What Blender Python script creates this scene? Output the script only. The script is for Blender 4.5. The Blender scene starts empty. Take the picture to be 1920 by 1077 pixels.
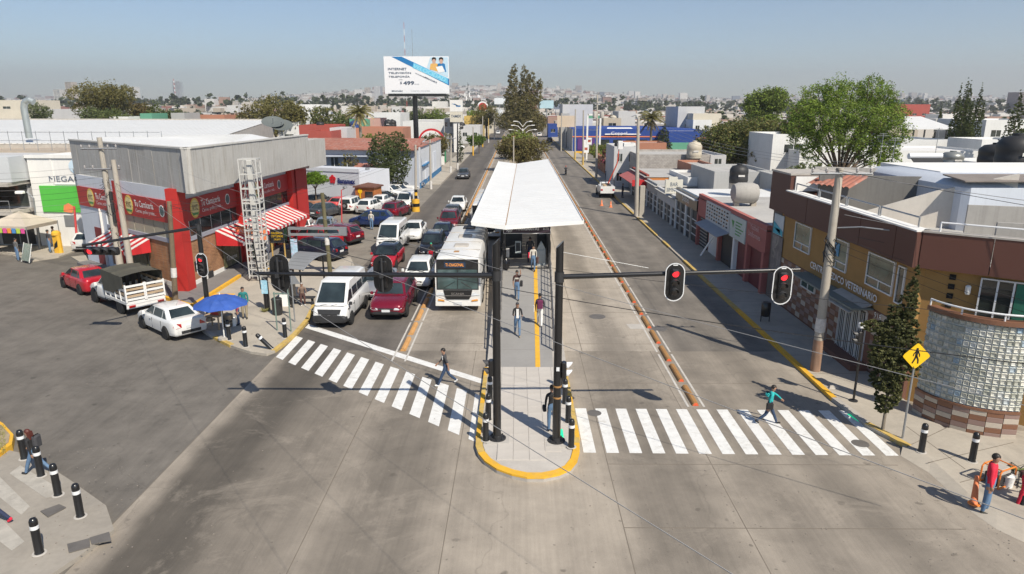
import bpy, bmesh, math, random
import numpy as np
from mathutils import Matrix, Vector
R = math.radians
rng = random.Random(7)
sc = bpy.context.scene
COL = sc.collection
# ---------------------------------------------------------------- camera
FPX, HC = 1280.0, 11.0
PITCH = math.atan(338/FPX); YAW = math.atan(10*math.cos(PITCH)/FPX)
cam_d = bpy.data.cameras.new('camera'); cam = bpy.data.objects.new('camera', cam_d); COL.objects.link(cam)
cam.location = (0, 0, HC); cam.rotation_euler = (math.pi/2-PITCH, 0, YAW)
cam_d.sensor_width = 36; cam_d.lens = 36*FPX/1920; cam_d.clip_end = 30000; cam_d.clip_start = .1
sc.camera = cam
# ---------------------------------------------------------------- light
SUN_EL, SUN_AZ = 46.5, 144.0          # azimuth clockwise from +Y (the road's direction)
W = bpy.data.worlds.new('World'); sc.world = W; W.use_nodes = True
nt = W.node_tree; nt.nodes.clear()
sky = nt.nodes.new('ShaderNodeTexSky'); sky.sky_type = 'NISHITA'; sky.sun_disc = False
sky.sun_elevation = R(SUN_EL); sky.sun_rotation = R(SUN_AZ); sky.altitude = 2100
sky.air_density = 1.15; sky.dust_density = 2.2; sky.ozone_density = 3.0
bg = nt.nodes.new('ShaderNodeBackground'); bg.inputs[1].default_value = .102
wo = nt.nodes.new('ShaderNodeOutputWorld')
nt.links.new(sky.outputs[0], bg.inputs[0]); nt.links.new(bg.outputs[0], wo.inputs[0])
sun_d = bpy.data.lights.new('sun', 'SUN'); sun = bpy.data.objects.new('sun', sun_d); COL.objects.link(sun)
sun_d.energy = 5.0; sun_d.angle = R(.53); sun_d.color = (1, .92, .79)
az, el = R(SUN_AZ), R(SUN_EL)
sdir = Vector((math.sin(az)*math.cos(el), math.cos(az)*math.cos(el), math.sin(el)))
sun.rotation_euler = sdir.to_track_quat('Z', 'Y').to_euler(); sun.location = (20, -30, 60)
sc.view_settings.view_transform = 'Standard'; sc.view_settings.look = 'None'
sc.view_settings.gamma = 1; sc.view_settings.use_curve_mapping = False
sc.view_settings.exposure = 0.17
sc.cycles.volume_bounces = 0; sc.cycles.max_bounces = 5; sc.cycles.diffuse_bounces = 2; sc.cycles.transparent_max_bounces = 8
sc.cycles.use_adaptive_sampling = True

# ---------------------------------------------------------------- site survey: image point -> place on the ground or on the plane y = Y
def _ray(px, py):
    xc = (px-960)/FPX; yc = (538.5-py)/FPX
    d = (xc, math.cos(PITCH)+yc*math.sin(PITCH), -math.sin(PITCH)+yc*math.cos(PITCH))
    c, s = math.cos(YAW), math.sin(YAW)
    return (d[0]*c-d[1]*s, d[0]*s+d[1]*c, d[2])
def G(px, py, z=0.0):
    d = _ray(px, py); t = (z-HC)/d[2]; return Vector((d[0]*t, d[1]*t, z))
def Q(px, py, Y):
    d = _ray(px, py); t = Y/d[1]; return Vector((d[0]*t, Y, HC+d[2]*t))
def HT(px, pb, pt, z=0.0):
    p = G(px, pb, z); return Q(px, pt, p.y).z-z

# ---------------------------------------------------------------- materials
MATS = {}
def _new(name):
    m = bpy.data.materials.new(name); m.use_nodes = True
    n = m.node_tree; b = n.nodes['Principled BSDF']; MATS[name] = m
    return m, n, b
def noise(n, scale, detail=4, rough=.55, vec=None, dist=0):
    t = n.nodes.new('ShaderNodeTexNoise'); t.inputs['Scale'].default_value = scale
    t.inputs['Detail'].default_value = detail; t.inputs['Roughness'].default_value = rough
    t.inputs['Distortion'].default_value = dist
    if vec is not None: n.links.new(vec, t.inputs['Vector'])
    return t.outputs['Fac']
def pos(n, sx=1, sy=1, sz=1, rz=0):
    g = n.nodes.new('ShaderNodeNewGeometry'); mp = n.nodes.new('ShaderNodeMapping')
    mp.inputs['Scale'].default_value = (sx, sy, sz); mp.inputs['Rotation'].default_value = (0, 0, rz)
    n.links.new(g.outputs['Position'], mp.inputs['Vector']); return mp.outputs[0]
def objpos(n, sx=1, sy=1, sz=1):
    g = n.nodes.new('ShaderNodeTexCoord'); mp = n.nodes.new('ShaderNodeMapping')
    mp.inputs['Scale'].default_value = (sx, sy, sz)
    n.links.new(g.outputs['Object'], mp.inputs['Vector']); return mp.outputs[0]
def math_(n, op, a, b=0.0, c=None, clamp=False):
    t = n.nodes.new('ShaderNodeMath'); t.operation = op; t.use_clamp = clamp
    for i, v in enumerate((a, b, c)):
        if v is None: continue
        if isinstance(v, (int, float)): t.inputs[i].default_value = v
        else: n.links.new(v, t.inputs[i])
    return t.outputs[0]
def remap(n, v, a, b, c, d):
    t = n.nodes.new('ShaderNodeMapRange'); n.links.new(v, t.inputs[0])
    for i, q in enumerate((a, b, c, d)): t.inputs[i+1].default_value = q
    return t.outputs[0]
def mixc(n, fac, a, b, mode='MIX'):
    t = n.nodes.new('ShaderNodeMix'); t.data_type = 'RGBA'; t.blend_type = mode
    for i, v in ((0, fac), (6, a), (7, b)):
        if isinstance(v, (int, float)): t.inputs[i].default_value = v
        elif isinstance(v, (tuple, list)): t.inputs[i].default_value = (*v[:3], 1)
        else: n.links.new(v, t.inputs[i])
    return t.outputs[2]
def ramp(n, v, stops, interp='LINEAR'):
    t = n.nodes.new('ShaderNodeValToRGB'); n.links.new(v, t.inputs[0]); e = t.color_ramp.elements
    t.color_ramp.interpolation = interp
    while len(e) < len(stops): e.new(.5)
    for k, (p, c) in enumerate(stops):
        e[k].position = p; e[k].color = (*(c if isinstance(c, tuple) else (c, c, c)), 1)
    return t.outputs[0]
def bump(n, b, h, strength=.3, dist=.02):
    t = n.nodes.new('ShaderNodeBump'); t.inputs['Strength'].default_value = strength
    t.inputs['Distance'].default_value = dist; n.links.new(h, t.inputs['Height']); n.links.new(t.outputs[0], b.inputs['Normal'])
def S(r, g, b):           # sRGB 0-255 -> linear
    f = lambda c: (c/255/12.92 if c <= 10 else ((c/255+.055)/1.055)**2.4)
    return (f(r), f(g), f(b))
def mat(name, c, rough=.7, var=.12, scale=1.3, metal=0.0, bmp=0.0, stain=0.0, stain_c=None, coat=0.0, emit=0.0, streak=0.0):
    """plain surface with cloudy wear, fine grain and optional rust / rain streaks"""
    if name in MATS: return MATS[name]
    m, n, b = _new(name)
    b.inputs['Roughness'].default_value = rough; b.inputs['Metallic'].default_value = metal
    b.inputs['Coat Weight'].default_value = coat; b.inputs['Coat Roughness'].default_value = .06
    if emit: b.inputs['Emission Color'].default_value = (*c, 1); b.inputs['Emission Strength'].default_value = emit
    if var <= 0 and not stain and not streak: b.inputs['Base Color'].default_value = (*c, 1); return m
    v = objpos(n)
    a = noise(n, scale, 5, .6, v); f = noise(n, scale*14, 3, .6, v)
    k = math_(n, 'ADD', math_(n, 'MULTIPLY', a, .7), math_(n, 'MULTIPLY', f, .3))
    k = remap(n, k, .3, .7, 1-var, 1+var)
    t = n.nodes.new('ShaderNodeVectorMath'); t.operation = 'SCALE'
    t.inputs[0].default_value = c; n.links.new(k, t.inputs['Scale'])
    out = t.outputs[0]
    if stain:
        s = remap(n, noise(n, scale*.8, 6, .7, v, 1.5), .52, .72, 0, stain)
        out = mixc(n, s, out, stain_c or tuple(x*.45 for x in c))
    if streak:
        sv = objpos(n, 3.5, 3.5, .22)
        s = remap(n, noise(n, 1.6, 5, .7, sv), .5, .75, 0, streak)
        out = mixc(n, s, out, stain_c or tuple(x*.4 for x in c))
    n.links.new(out, b.inputs['Base Color'])
    if bmp: bump(n, b, f, bmp, .01)
    return m
def glassm(name, c, rough=.08):
    m, n, b = _new(name)
    v = pos(n); k = remap(n, noise(n, .9, 3, .5, v), .35, .7, .5, 1.6)
    t = n.nodes.new('ShaderNodeVectorMath'); t.operation = 'SCALE'; t.inputs[0].default_value = c; n.links.new(k, t.inputs['Scale'])
    n.links.new(t.outputs[0], b.inputs['Base Color']); b.inputs['Roughness'].default_value = rough
    b.inputs['Specular IOR Level'].default_value = .8; return m
def brickm(name, c1, c2, mortar, bw=.24, bh=.07, ax='xz', ms=.012, offs=.5):
    m, n, b = _new(name)
    tc = n.nodes.new('ShaderNodeTexCoord'); sp = n.nodes.new('ShaderNodeSeparateXYZ'); cb = n.nodes.new('ShaderNodeCombineXYZ')
    n.links.new(tc.outputs['Object'], sp.inputs[0])
    s = math_(n, 'ADD', sp.outputs[0], sp.outputs[1])
    n.links.new(s, cb.inputs[0]); n.links.new(sp.outputs[2], cb.inputs[1])
    t = n.nodes.new('ShaderNodeTexBrick'); n.links.new(cb.outputs[0], t.inputs['Vector'])
    t.inputs['Color1'].default_value = (*c1, 1); t.inputs['Color2'].default_value = (*c2, 1); t.inputs['Mortar'].default_value = (*mortar, 1)
    t.inputs['Scale'].default_value = 1; t.inputs['Brick Width'].default_value = bw; t.inputs['Row Height'].default_value = bh
    t.inputs['Mortar Size'].default_value = ms; t.offset = offs
    k = remap(n, noise(n, 1.1, 5, .65, tc.outputs['Object']), .3, .7, .72, 1.22)
    o = n.nodes.new('ShaderNodeVectorMath'); o.operation = 'SCALE'; n.links.new(t.outputs[0], o.inputs[0]); n.links.new(k, o.inputs['Scale'])
    n.links.new(o.outputs[0], b.inputs['Base Color']); b.inputs['Roughness'].default_value = .85
    bump(n, b, math_(n, 'SUBTRACT', 1.0, t.outputs['Fac']), .5, .01); return m
def leafm(name, c1, c2, transl=.25):
    m, n, b = _new(name)
    g = n.nodes.new('ShaderNodeNewGeometry')
    k = noise(n, .55, 3, .5, pos(n))
    f = math_(n, 'ADD', math_(n, 'MULTIPLY', g.outputs['Random Per Island'], .55), math_(n, 'MULTIPLY', remap(n, k, .35, .65, 0, 1), .45), clamp=True)
    c = mixc(n, f, c1, c2); n.links.new(c, b.inputs['Base Color']); b.inputs['Roughness'].default_value = .65
    b.inputs['Specular IOR Level'].default_value = .25
    tr = n.nodes.new('ShaderNodeBsdfTranslucent'); n.links.new(c, tr.inputs[0])
    mx = n.nodes.new('ShaderNodeMixShader'); mx.inputs[0].default_value = transl
    n.links.new(b.outputs[0], mx.inputs[1]); n.links.new(tr.outputs[0], mx.inputs[2])
    n.links.new(mx.outputs[0], n.nodes['Material Output'].inputs[0]); return m
def roadm(name, base, bands=None, x0=-11.0, x1=12.2, contrast=.16, warm=1.0, along=True, crack=.22):
    """worn road: tyre bands along the lanes (stops over x), cloudy stains, fine aggregate, dark drips, cracks"""
    m, n, b = _new(name)
    g = n.nodes.new('ShaderNodeNewGeometry'); sp = n.nodes.new('ShaderNodeSeparateXYZ'); n.links.new(g.outputs['Position'], sp.inputs[0])
    big = noise(n, .16, 5, .6, pos(n)); mid = noise(n, .9, 5, .65, pos(n)); fine = noise(n, 26, 3, .7, pos(n))
    lane = noise(n, 1.0, 5, .6, pos(n, 1.7, .035, 1)) if along else noise(n, 1.0, 5, .6, pos(n, 1.6, .1, 1, R(37)))
    fs = noise(n, 1.0, 4, .7, pos(n, 9, .22, 1)) if along else noise(n, 1.0, 4, .7, pos(n, 8, .5, 1, R(37)))
    k = math_(n, 'MULTIPLY', big, .36)
    for q, w in ((mid, .32), (fine, .14), (lane, .18)): k = math_(n, 'ADD', k, math_(n, 'MULTIPLY', q, w))
    k = remap(n, k, .36, .64, 1-contrast*2.1, 1+contrast*2.0)
    k = math_(n, 'MULTIPLY', k, remap(n, fs, .3, .7, .92, 1.07))
    grain = noise(n, 70, 2, .8, pos(n)); k = math_(n, 'MULTIPLY', k, remap(n, grain, .25, .75, .86, 1.14))
    out = k
    if bands:
        xw = math_(n, 'ADD', sp.outputs[0], math_(n, 'MULTIPLY', math_(n, 'SUBTRACT', noise(n, .12, 4, .6, pos(n)), .5), 1.9))
        xf = math_(n, 'DIVIDE', math_(n, 'SUBTRACT', xw, x0), x1-x0)
        out = math_(n, 'MULTIPLY', k, ramp(n, xf, [((p-x0)/(x1-x0), v) for p, v in bands], 'EASE'))
    sc_ = n.nodes.new('ShaderNodeVectorMath'); sc_.operation = 'SCALE'; sc_.inputs[0].default_value = base; n.links.new(out, sc_.inputs['Scale'])
    c = sc_.outputs[0]
    sp1 = remap(n, noise(n, 2.2, 2, .4, pos(n)), .70, .76, 0, .55); c = mixc(n, sp1, c, tuple(x*.35 for x in base))
    sp2 = remap(n, noise(n, 6.5, 1, .4, pos(n)), .74, .78, 0, .6); c = mixc(n, sp2, c, tuple(x*.4 for x in base))
    lt = remap(n, noise(n, .35, 7, .78, pos(n), .6), .52, .74, 0, .55); c = mixc(n, lt, c, tuple(min(1, x*1.5) for x in base))
    if crack:
        vo = n.nodes.new('ShaderNodeTexVoronoi'); vo.feature = 'DISTANCE_TO_EDGE'; vo.inputs['Scale'].default_value = .13
        wv = n.nodes.new('ShaderNodeVectorMath'); wv.operation = 'ADD'
        nz = n.nodes.new('ShaderNodeTexNoise'); nz.inputs['Scale'].default_value = .5; nz.inputs['Detail'].default_value = 6
        n.links.new(g.outputs['Position'], nz.inputs['Vector'])
        vs = n.nodes.new('ShaderNodeVectorMath'); vs.operation = 'SCALE'; vs.inputs['Scale'].default_value = 2.2; n.links.new(nz.outputs['Color'], vs.inputs[0])
        n.links.new(g.outputs['Position'], wv.inputs[0]); n.links.new(vs.outputs[0], wv.inputs[1]); n.links.new(wv.outputs[0], vo.inputs['Vector'])
        cr = remap(n, vo.outputs['Distance'], 0, .0045, crack, 0); c = mixc(n, cr, c, tuple(x*.3 for x in base))
    n.links.new(c, b.inputs['Base Color']); b.inputs['Roughness'].default_value = .82
    bump(n, b, grain, .25, .006); return m

# ---------------------------------------------------------------- mesh building
I4 = Matrix.Identity(4)
class MB:
    def __init__(s, M=None): s.v = []; s.f = []; s.m = []; s.M = M or I4; s.cur = 0
    def add(s, vs, fs, m=None):
        o = len(s.v); s.v += [tuple(s.M @ Vector(p)) for p in vs]
        s.f += [tuple(i+o for i in f) for f in fs]; s.m += [s.cur if m is None else m]*len(fs); return s
    def box(s, x0, x1, y0, y1, z0, z1, m=None):
        if x0 > x1: x0, x1 = x1, x0
        if y0 > y1: y0, y1 = y1, y0
        if z0 > z1: z0, z1 = z1, z0
        return s.add([(x0,y0,z0),(x1,y0,z0),(x1,y1,z0),(x0,y1,z0),(x0,y0,z1),(x1,y0,z1),(x1,y1,z1),(x0,y1,z1)],
              [(3,2,1,0),(4,5,6,7),(0,1,5,4),(1,2,6,5),(2,3,7,6),(3,0,4,7)], m)
    def bbox(s, x0, x1, y0, y1, z0, z1, b=.02, m=None):   # box with chamfered vertical and top edges
        P = [(x0+b,y0),(x1-b,y0),(x1,y0+b),(x1,y1-b),(x1-b,y1),(x0+b,y1),(x0,y1-b),(x0,y0+b)]
        T = [(x0+2*b,y0+b),(x1-2*b,y0+b),(x1-b,y0+2*b),(x1-b,y1-2*b),(x1-2*b,y1-b),(x0+2*b,y1-b),(x0+b,y1-2*b),(x0+b,y0+2*b)]
        vs = [(*p,z0) for p in P]+[(*p,z1-b) for p in P]+[(*p,z1) for p in T]
        fs = [tuple(range(7,-1,-1)), tuple(range(16,24))]
        for k in (0, 8):
            for i in range(8): j = (i+1)%8; fs.append((k+i,k+j,k+8+j,k+8+i))
        return s.add(vs, fs, m)
    def prism(s, pts, z0, z1, m=None):
        n = len(pts); a = sum(pts[i][0]*pts[(i+1)%n][1]-pts[(i+1)%n][0]*pts[i][1] for i in range(n))
        if a < 0: pts = pts[::-1]
        return s.add([(p[0],p[1],z0) for p in pts]+[(p[0],p[1],z1) for p in pts],
              [tuple(range(n-1,-1,-1)), tuple(range(n,2*n))]+[(i,(i+1)%n,n+(i+1)%n,n+i) for i in range(n)], m)
    def poly(s, pts, m=None): return s.add(pts, [tuple(range(len(pts)))], m)
    def slab(s, pts, d, m=None):   # thick polygon: pts in 3D, d = offset vector
        n = len(pts); q = [tuple(Vector(p)+Vector(d)) for p in pts]
        return s.add(list(map(tuple, pts))+q, [tuple(range(n)), tuple(range(2*n-1,n-1,-1))]+[((i+1)%n,i,n+i,n+(i+1)%n) for i in range(n)], m)
    def tube(s, a, b, r, r2=None, n=8, m=None, cap=True):
        a, b = Vector(a), Vector(b); r2 = r if r2 is None else r2; d = (b-a)
        if d.length < 1e-6: return s
        q = d.to_track_quat('Z', 'Y'); vs = []
        for c, rr in ((a, r), (b, r2)):
            for i in range(n): t = 2*math.pi*i/n; vs.append(tuple(c+q@Vector((math.cos(t)*rr, math.sin(t)*rr, 0))))
        fs = [(i,(i+1)%n,n+(i+1)%n,n+i) for i in range(n)]
        if cap: fs += [tuple(range(n-1,-1,-1)), tuple(range(n,2*n))]
        return s.add(vs, fs, m)
    def path(s, pts, r, n=6, m=None, r2=None):
        k = len(pts)
        for i in range(k-1):
            ra = r if r2 is None else r+(r2-r)*i/(k-1); rb = r if r2 is None else r+(r2-r)*(i+1)/(k-1)
            s.tube(pts[i], pts[i+1], ra, rb, n, m)
        return s
    def lathe(s, prof, n=16, c=(0,0,0), m=None, axis='z'):
        vs = []
        for r, z in prof:
            for i in range(n):
                t = 2*math.pi*i/n; x, y = r*math.cos(t), r*math.sin(t)
                p = (x,y,z) if axis == 'z' else ((x,z,y) if axis == 'y' else (z,x,y))
                vs.append((p[0]+c[0], p[1]+c[1], p[2]+c[2]))
        k = len(prof); fs = []
        for j in range(k-1):
            for i in range(n): i2 = (i+1)%n; fs.append((j*n+i, j*n+i2, (j+1)*n+i2, (j+1)*n+i))
        fs += [tuple(range(n-1,-1,-1)), tuple(range((k-1)*n, k*n))]
        return s.add(vs, fs, m)
    def mesh(s, name, mats, smooth=False, angle=None):
        me = bpy.data.meshes.new(name); me.from_pydata(s.v, [], s.f)
        for m in (mats if isinstance(mats, (list, tuple)) else [mats]): me.materials.append(m)
        me.polygons.foreach_set('material_index', s.m)
        if smooth:
            me.polygons.foreach_set('use_smooth', [True]*len(me.polygons))
            if angle: 
                try: me.set_sharp_from_angle(angle=R(angle))
                except Exception: pass
        me.update(); return me
    def obj(s, name, mats, parent=None, smooth=False, loc=None, angle=40):
        o = bpy.data.objects.new(name, s.mesh(name, mats, smooth, angle)); COL.objects.link(o)
        if parent: o.parent = parent
        if loc is not None: o.location = loc
        return o
def tag(o, label=None, cat=None, group=None, kind=None):
    for k, v in (('label', label), ('category', cat), ('group', group), ('kind', kind)):
        if v: o[k] = v
    return o
def thing(name, label, cat, loc=(0,0,0), rz=0.0, group=None):
    o = bpy.data.objects.new(name, None); COL.objects.link(o); o.empty_display_size = .2
    o.location = loc; o.rotation_euler = (0, 0, rz); return tag(o, label, cat, group)
def struct(o): o['kind'] = 'structure'; return o
KIDS = {}
def kids(o): return [c for c in o.children]
def inst(me, name, parent, loc=(0,0,0), rz=0.0, mats=None, scale=None):
    o = bpy.data.objects.new(name, me); COL.objects.link(o); o.parent = parent; o.location = loc; o.rotation_euler = (0,0,rz)
    if scale: o.scale = scale
    if mats:
        for i, m in enumerate(mats):
            if m: o.material_slots[i].link = 'OBJECT'; o.material_slots[i].material = m
    return o
def copy_tree(o, parent=None, name=None):
    c = o.copy(); COL.objects.link(c)
    if parent: c.parent = parent
    for ch in list(o.children): copy_tree(ch, c)
    return c
def face_matrix(o, right, up):      # text / sign plane: x = right, y = up, z = towards the reader
    r = Vector(right).normalized(); u = Vector(up).normalized(); nn = r.cross(u)
    return Matrix(((r.x,u.x,nn.x,o[0]),(r.y,u.y,nn.y,o[1]),(r.z,u.z,nn.z,o[2]),(0,0,0,1)))
def lettering(s, parent, M, w, h, m, name='lettering', depth=.004, bold=0.0, shear=0.0):
    """flat letters fitted into w x h, centred on the origin of M (x right, y up, z to the reader), in the parent's space"""
    cu = bpy.data.curves.new('t', 'FONT'); cu.body = s; cu.align_x = 'LEFT'; cu.resolution_u = 2; cu.offset = bold; cu.shear = shear
    ob = bpy.data.objects.new('t', cu); COL.objects.link(ob); bpy.context.view_layer.update()
    me = bpy.data.meshes.new_from_object(ob.evaluated_get(bpy.context.evaluated_depsgraph_get()))
    bpy.data.objects.remove(ob); bpy.data.curves.remove(cu)
    n = len(me.vertices); co = np.empty(n*3); me.vertices.foreach_get('co', co); co = co.reshape(-1, 3)
    lo, hi = co.min(0), co.max(0); c = (lo+hi)/2
    co = (co-c); co[:, 0] *= w/max(1e-6, hi[0]-lo[0]); co[:, 1] *= h/max(1e-6, hi[1]-lo[1]); co[:, 2] = depth
    A = np.array(M); co = co@A[:3, :3].T+A[:3, 3]
    me.vertices.foreach_set('co', co.ravel()); me.materials.clear(); me.materials.append(m)
    me.name = name; o = bpy.data.objects.new(name, me); COL.objects.link(o); o.parent = parent; me.update(); return o
# ================================================================ materials
M_asph = roadm('asphalt_left_lanes', (.115, .102, .088), [(-11, 1.1), (-10.2, .95), (-9.4, .85), (-8.6, 1.15), (-7.6, 1.0), (-6.6, .82), (-5.9, 1.15), (-5.4, 1.3), (12, 1)])
M_asphr = roadm('asphalt_right_lanes', (.175, .156, .133), [(-11, 1), (6.9, 1.2), (7.7, .86), (8.6, 1.08), (9.5, .9), (10.5, 1.1), (11.3, .85), (12.2, 1.15)])
M_conc = roadm('concrete_bus_lane', (.35, .308, .255), [(-5.4, .9), (-4.6, .78), (-3.7, .62), (-2.9, .7), (-2.1, .98), (-1.3, 1.15), (2.2, 1.15), (3.1, 1.12), (3.9, .66), (4.8, .66), (5.5, 1.0), (6.7, 1.05)], contrast=.12)
M_inter = roadm('intersection_concrete', (.262, .229, .188), [(-11, 1.15), (-10.6, .95), (-10.0, .38), (-8.8, .33), (-7.6, .66), (-6.4, .74), (-5.5, .95), (-4.4, .68), (-3.2, .70), (-1.8, 1.15), (.4, 1.35), (2.4, 1.25), (3.7, .78), (5.0, .80), (6.0, 1.12), (7.6, .78), (8.8, .98), (9.9, .70), (11, 1.0), (12.2, 1.15)])
M_cross = roadm('asphalt_cross_street', (.145, .131, .113), None, along=False, contrast=.2)
M_lot = roadm('asphalt_parking', (.22, .197, .165), None, along=False, contrast=.14)
M_side = mat('sidewalk_concrete', (.40, .36, .30), .88, .16, .5, bmp=.2, stain=.45, stain_c=(.2, .185, .165))
M_slab = mat('paving_slab', (.44, .415, .38), .85, .12, .8, bmp=.2, stain=.35, stain_c=(.3, .28, .25))
M_ramp = mat('ramp_surface', (.285, .275, .26), .8, .1, .6, stain=.25, stain_c=(.2, .2, .2))
M_kerb = mat('kerb_concrete', (.42, .39, .35), .85, .15, 2, stain=.4)
M_yel = mat('yellow_road_paint', (.72, .40, .03), .7, .15, 3, stain=.5, stain_c=(.40, .30, .15))
M_yelo = mat('worn_yellow_paint', (.52, .36, .10), .8, .25, 3, stain=.85, stain_c=(.33, .30, .26))
M_wht = mat('white_road_paint', (.70, .70, .68), .7, .12, 3.2, stain=.62, stain_c=(.40, .37, .32))
M_whto = mat('worn_white_paint', (.40, .375, .33), .8, .2, 2.5, stain=.9, stain_c=(.31, .285, .25))
M_orng = mat('orange_separator', (.55, .29, .10), .7, .2, 2, stain=.7, stain_c=(.36, .26, .17))
M_brn = mat('brown_separator', (.36, .19, .065), .65, .2, 2, stain=.3)
M_red = mat('red_reflector', (.75, .12, .05), .4, 0)
M_joint = mat('joint_tar', (.17, .145, .115), .9, .2, 2)
M_grn = mat('green_light_strip', (.02, .75, .35), .4, 0, emit=.35)
M_far = mat('far_ground', (.20, .18, .15), .95, .3, .02, stain=.5, stain_c=(.08, .09, .05))
M_blk = mat('black_paint', (.012, .012, .013), .32, .1, 3, coat=.3)
M_dark = mat('dark_metal', (.03, .03, .032), .5, .1, 3)
M_grey = mat('grey_metal', (.30, .31, .32), .45, .1, 2, metal=.4)
M_pgry = mat('grey_painted_rail', (.10, .10, .105), .5, .1, 2)
M_white = mat('white_plaster', (.76, .75, .72), .8, .05, .6, streak=.25, stain_c=(.5, .47, .42))
M_soil = mat('dry_soil', (.30, .24, .16), .95, .3, 2)
M_iron = mat('iron_cover', (.13, .12, .11), .6, .2, 3)

# ================================================================ ground and roads
struct(MB().poly([(-14000,-60,-.05),(14000,-60,-.05),(14000,16000,-.05),(-14000,16000,-.05)]).obj('ground', M_far))
def sheet(name, pts, m, z=0.0, parent=None):
    o = MB().poly([(p[0], p[1], z) for p in pts]).obj(name, m, parent)
    if not parent: struct(o)
    return o
road_x = sheet('road_intersection', [(-11,-30),(60,-30),(60,30),(-11,30)], M_inter)
sheet('cross_street', [(-120,-30),(-11,-30),(-11,30),(-11,44),(-110,118)], M_cross)
sheet('parking_lot', [(-11,44),(-11,130),(-60,130),(-60,80.25)], M_lot)
sheet('road_left_lanes', [(-11,30),(-5.45,30),(-5.45,900),(-11,900)], M_asph)
sheet('bus_lane', [(-5.45,30),(6.75,30),(6.75,900),(-5.45,900)], M_conc)
sheet('road_right_lanes', [(6.75,30),(12.6,30),(12.6,900),(6.75,900)], M_asphr)
# tar joints and repaired strips on the concrete
jb = MB()
for x in (-11.02, -5.6, -1.9, 2.9, 6.2): jb.box(x-.012, x+.012, 14 if x > -11 else 15.9, 30, .0, .003)
for y in (16.2, 19.6, 26.2): jb.box(2.9, 12.1, y-.015, y+.015, 0, .0025)
for k in range(14): jb.box(2.3, 6.5, 31+5.2*k-.015, 31+5.2*k+.015, 0, .003)
for k in range(3): jb.box(-5.0, -1.5, 31+5.2*k-.015, 31+5.2*k+.015, 0, .003)
jb.box(3.02, 3.05, 30, 95, 0, .003); jb.box(-5.62, -5.6, 18, 30, .003, .004)
jb.obj('expansion_joint', M_joint, road_x)
for (px, py, s) in ((1120, 594, .45), (1236, 617, .4), (1612, 832, .3), (1115, 775, .28)):
    p = G(px, py); MB().lathe([(s, 0), (s, .006), (s*.8, .008)], 20, (p.x, p.y, 0)).obj('manhole_cover', M_iron, road_x)
MB().prism([tuple(G(*a)[:2]) for a in ((1174,608),(1205,608),(1210,617),(1182,617))], 0, .005).obj('road_patch', M_slab, road_x)

# painted markings
cw = tag(bpy.data.objects.new('crosswalk', None), kind='structure'); COL.objects.link(cw)
for i in range(13):
    x0 = -10.95+i*.775; t0 = i/12; x1 = x0+.43
    yt = lambda x: 32.05+(x+10.95)*(25.05-32.05)/9.3; yb = lambda x: 29.1+(x+10.95)*(21.25-29.1)/9.3
    s = MB().slab([(x0,yb(x0),.004),(x1,yb(x1),.004),(x1,yt(x1),.004),(x0,yt(x0),.004)], (0,0,.003)).obj('crosswalk_stripe', M_wht, cw)
cw2 = tag(bpy.data.objects.new('crosswalk', None), kind='structure'); COL.objects.link(cw2)
for i in range(14):
    x0 = 2.2+i*.757; d = -.01*i
    MB().slab([(x0,20.33+d,.004),(x0+.41,20.33+d,.004),(x0+.41,23.74+d,.004),(x0,23.74+d,.004)], (0,0,.003)).obj('crosswalk_stripe', M_wht, cw2)
sheet('stop_line', [(-10.9,33.35),(-1.2,25.9),(-1.2,26.4),(-10.9,33.95)], M_wht, .005)
cw3 = tag(bpy.data.objects.new('crosswalk', None), kind='structure'); COL.objects.link(cw3)
for q in (((18,888),(38,873),(104,912),(110,930),(85,934)), ((-40,900),(-5,890),(56,950),(40,966)), ((-40,985),(5,975),(46,1016),(22,1033))):
    MB().slab([tuple(G(*a, .124)) for a in q], (0,0,.003)).obj('crosswalk_stripe', M_whto, cw3)
# lane separators, white lines either side of them
for x, y0, y1, nm in ((-5.3, 28.6, 560, 0), (6.8, 23.9, 560, 1)):
    mk = MB()
    for dx in (-.34, .26):
        for k in range(int((y1-y0)/6)):
            mk.box(x+dx, x+dx+.085, y0+6*k, y0+6*k+5.7, .004, .007)
    tag(mk.obj('lane_marking_line', mat('dirty_white_line', (.52,.50,.46), .8, .2, 2, stain=.7, stain_c=(.33,.30,.26))), kind='structure')
def sep_mesh(m, red):
    b = MB(); L = 1.75
    P = [(-.13,0),(-.10,.09),(-.05,.125),(.05,.125),(.10,.09),(.13,0)]
    n = len(P); vs = [(p[0],0,p[1]) for p in P]+[(p[0],L,p[1]) for p in P]
    b.add(vs, [tuple(range(n)), tuple(range(2*n-1,n-1,-1))]+[(i+1,i,n+i,n+i+1) for i in range(n-1)], 0)
    return b.mesh('lane_separator', [m])
sL, sR = sep_mesh(M_orng, 0), sep_mesh(M_brn, 1)
rf = MB().slab([(-.11,-.012,.005),(.11,-.012,.005),(.05,-.012,.11),(-.05,-.012,.11)], (0,.011,0)).mesh('reflector', [M_red])
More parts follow.
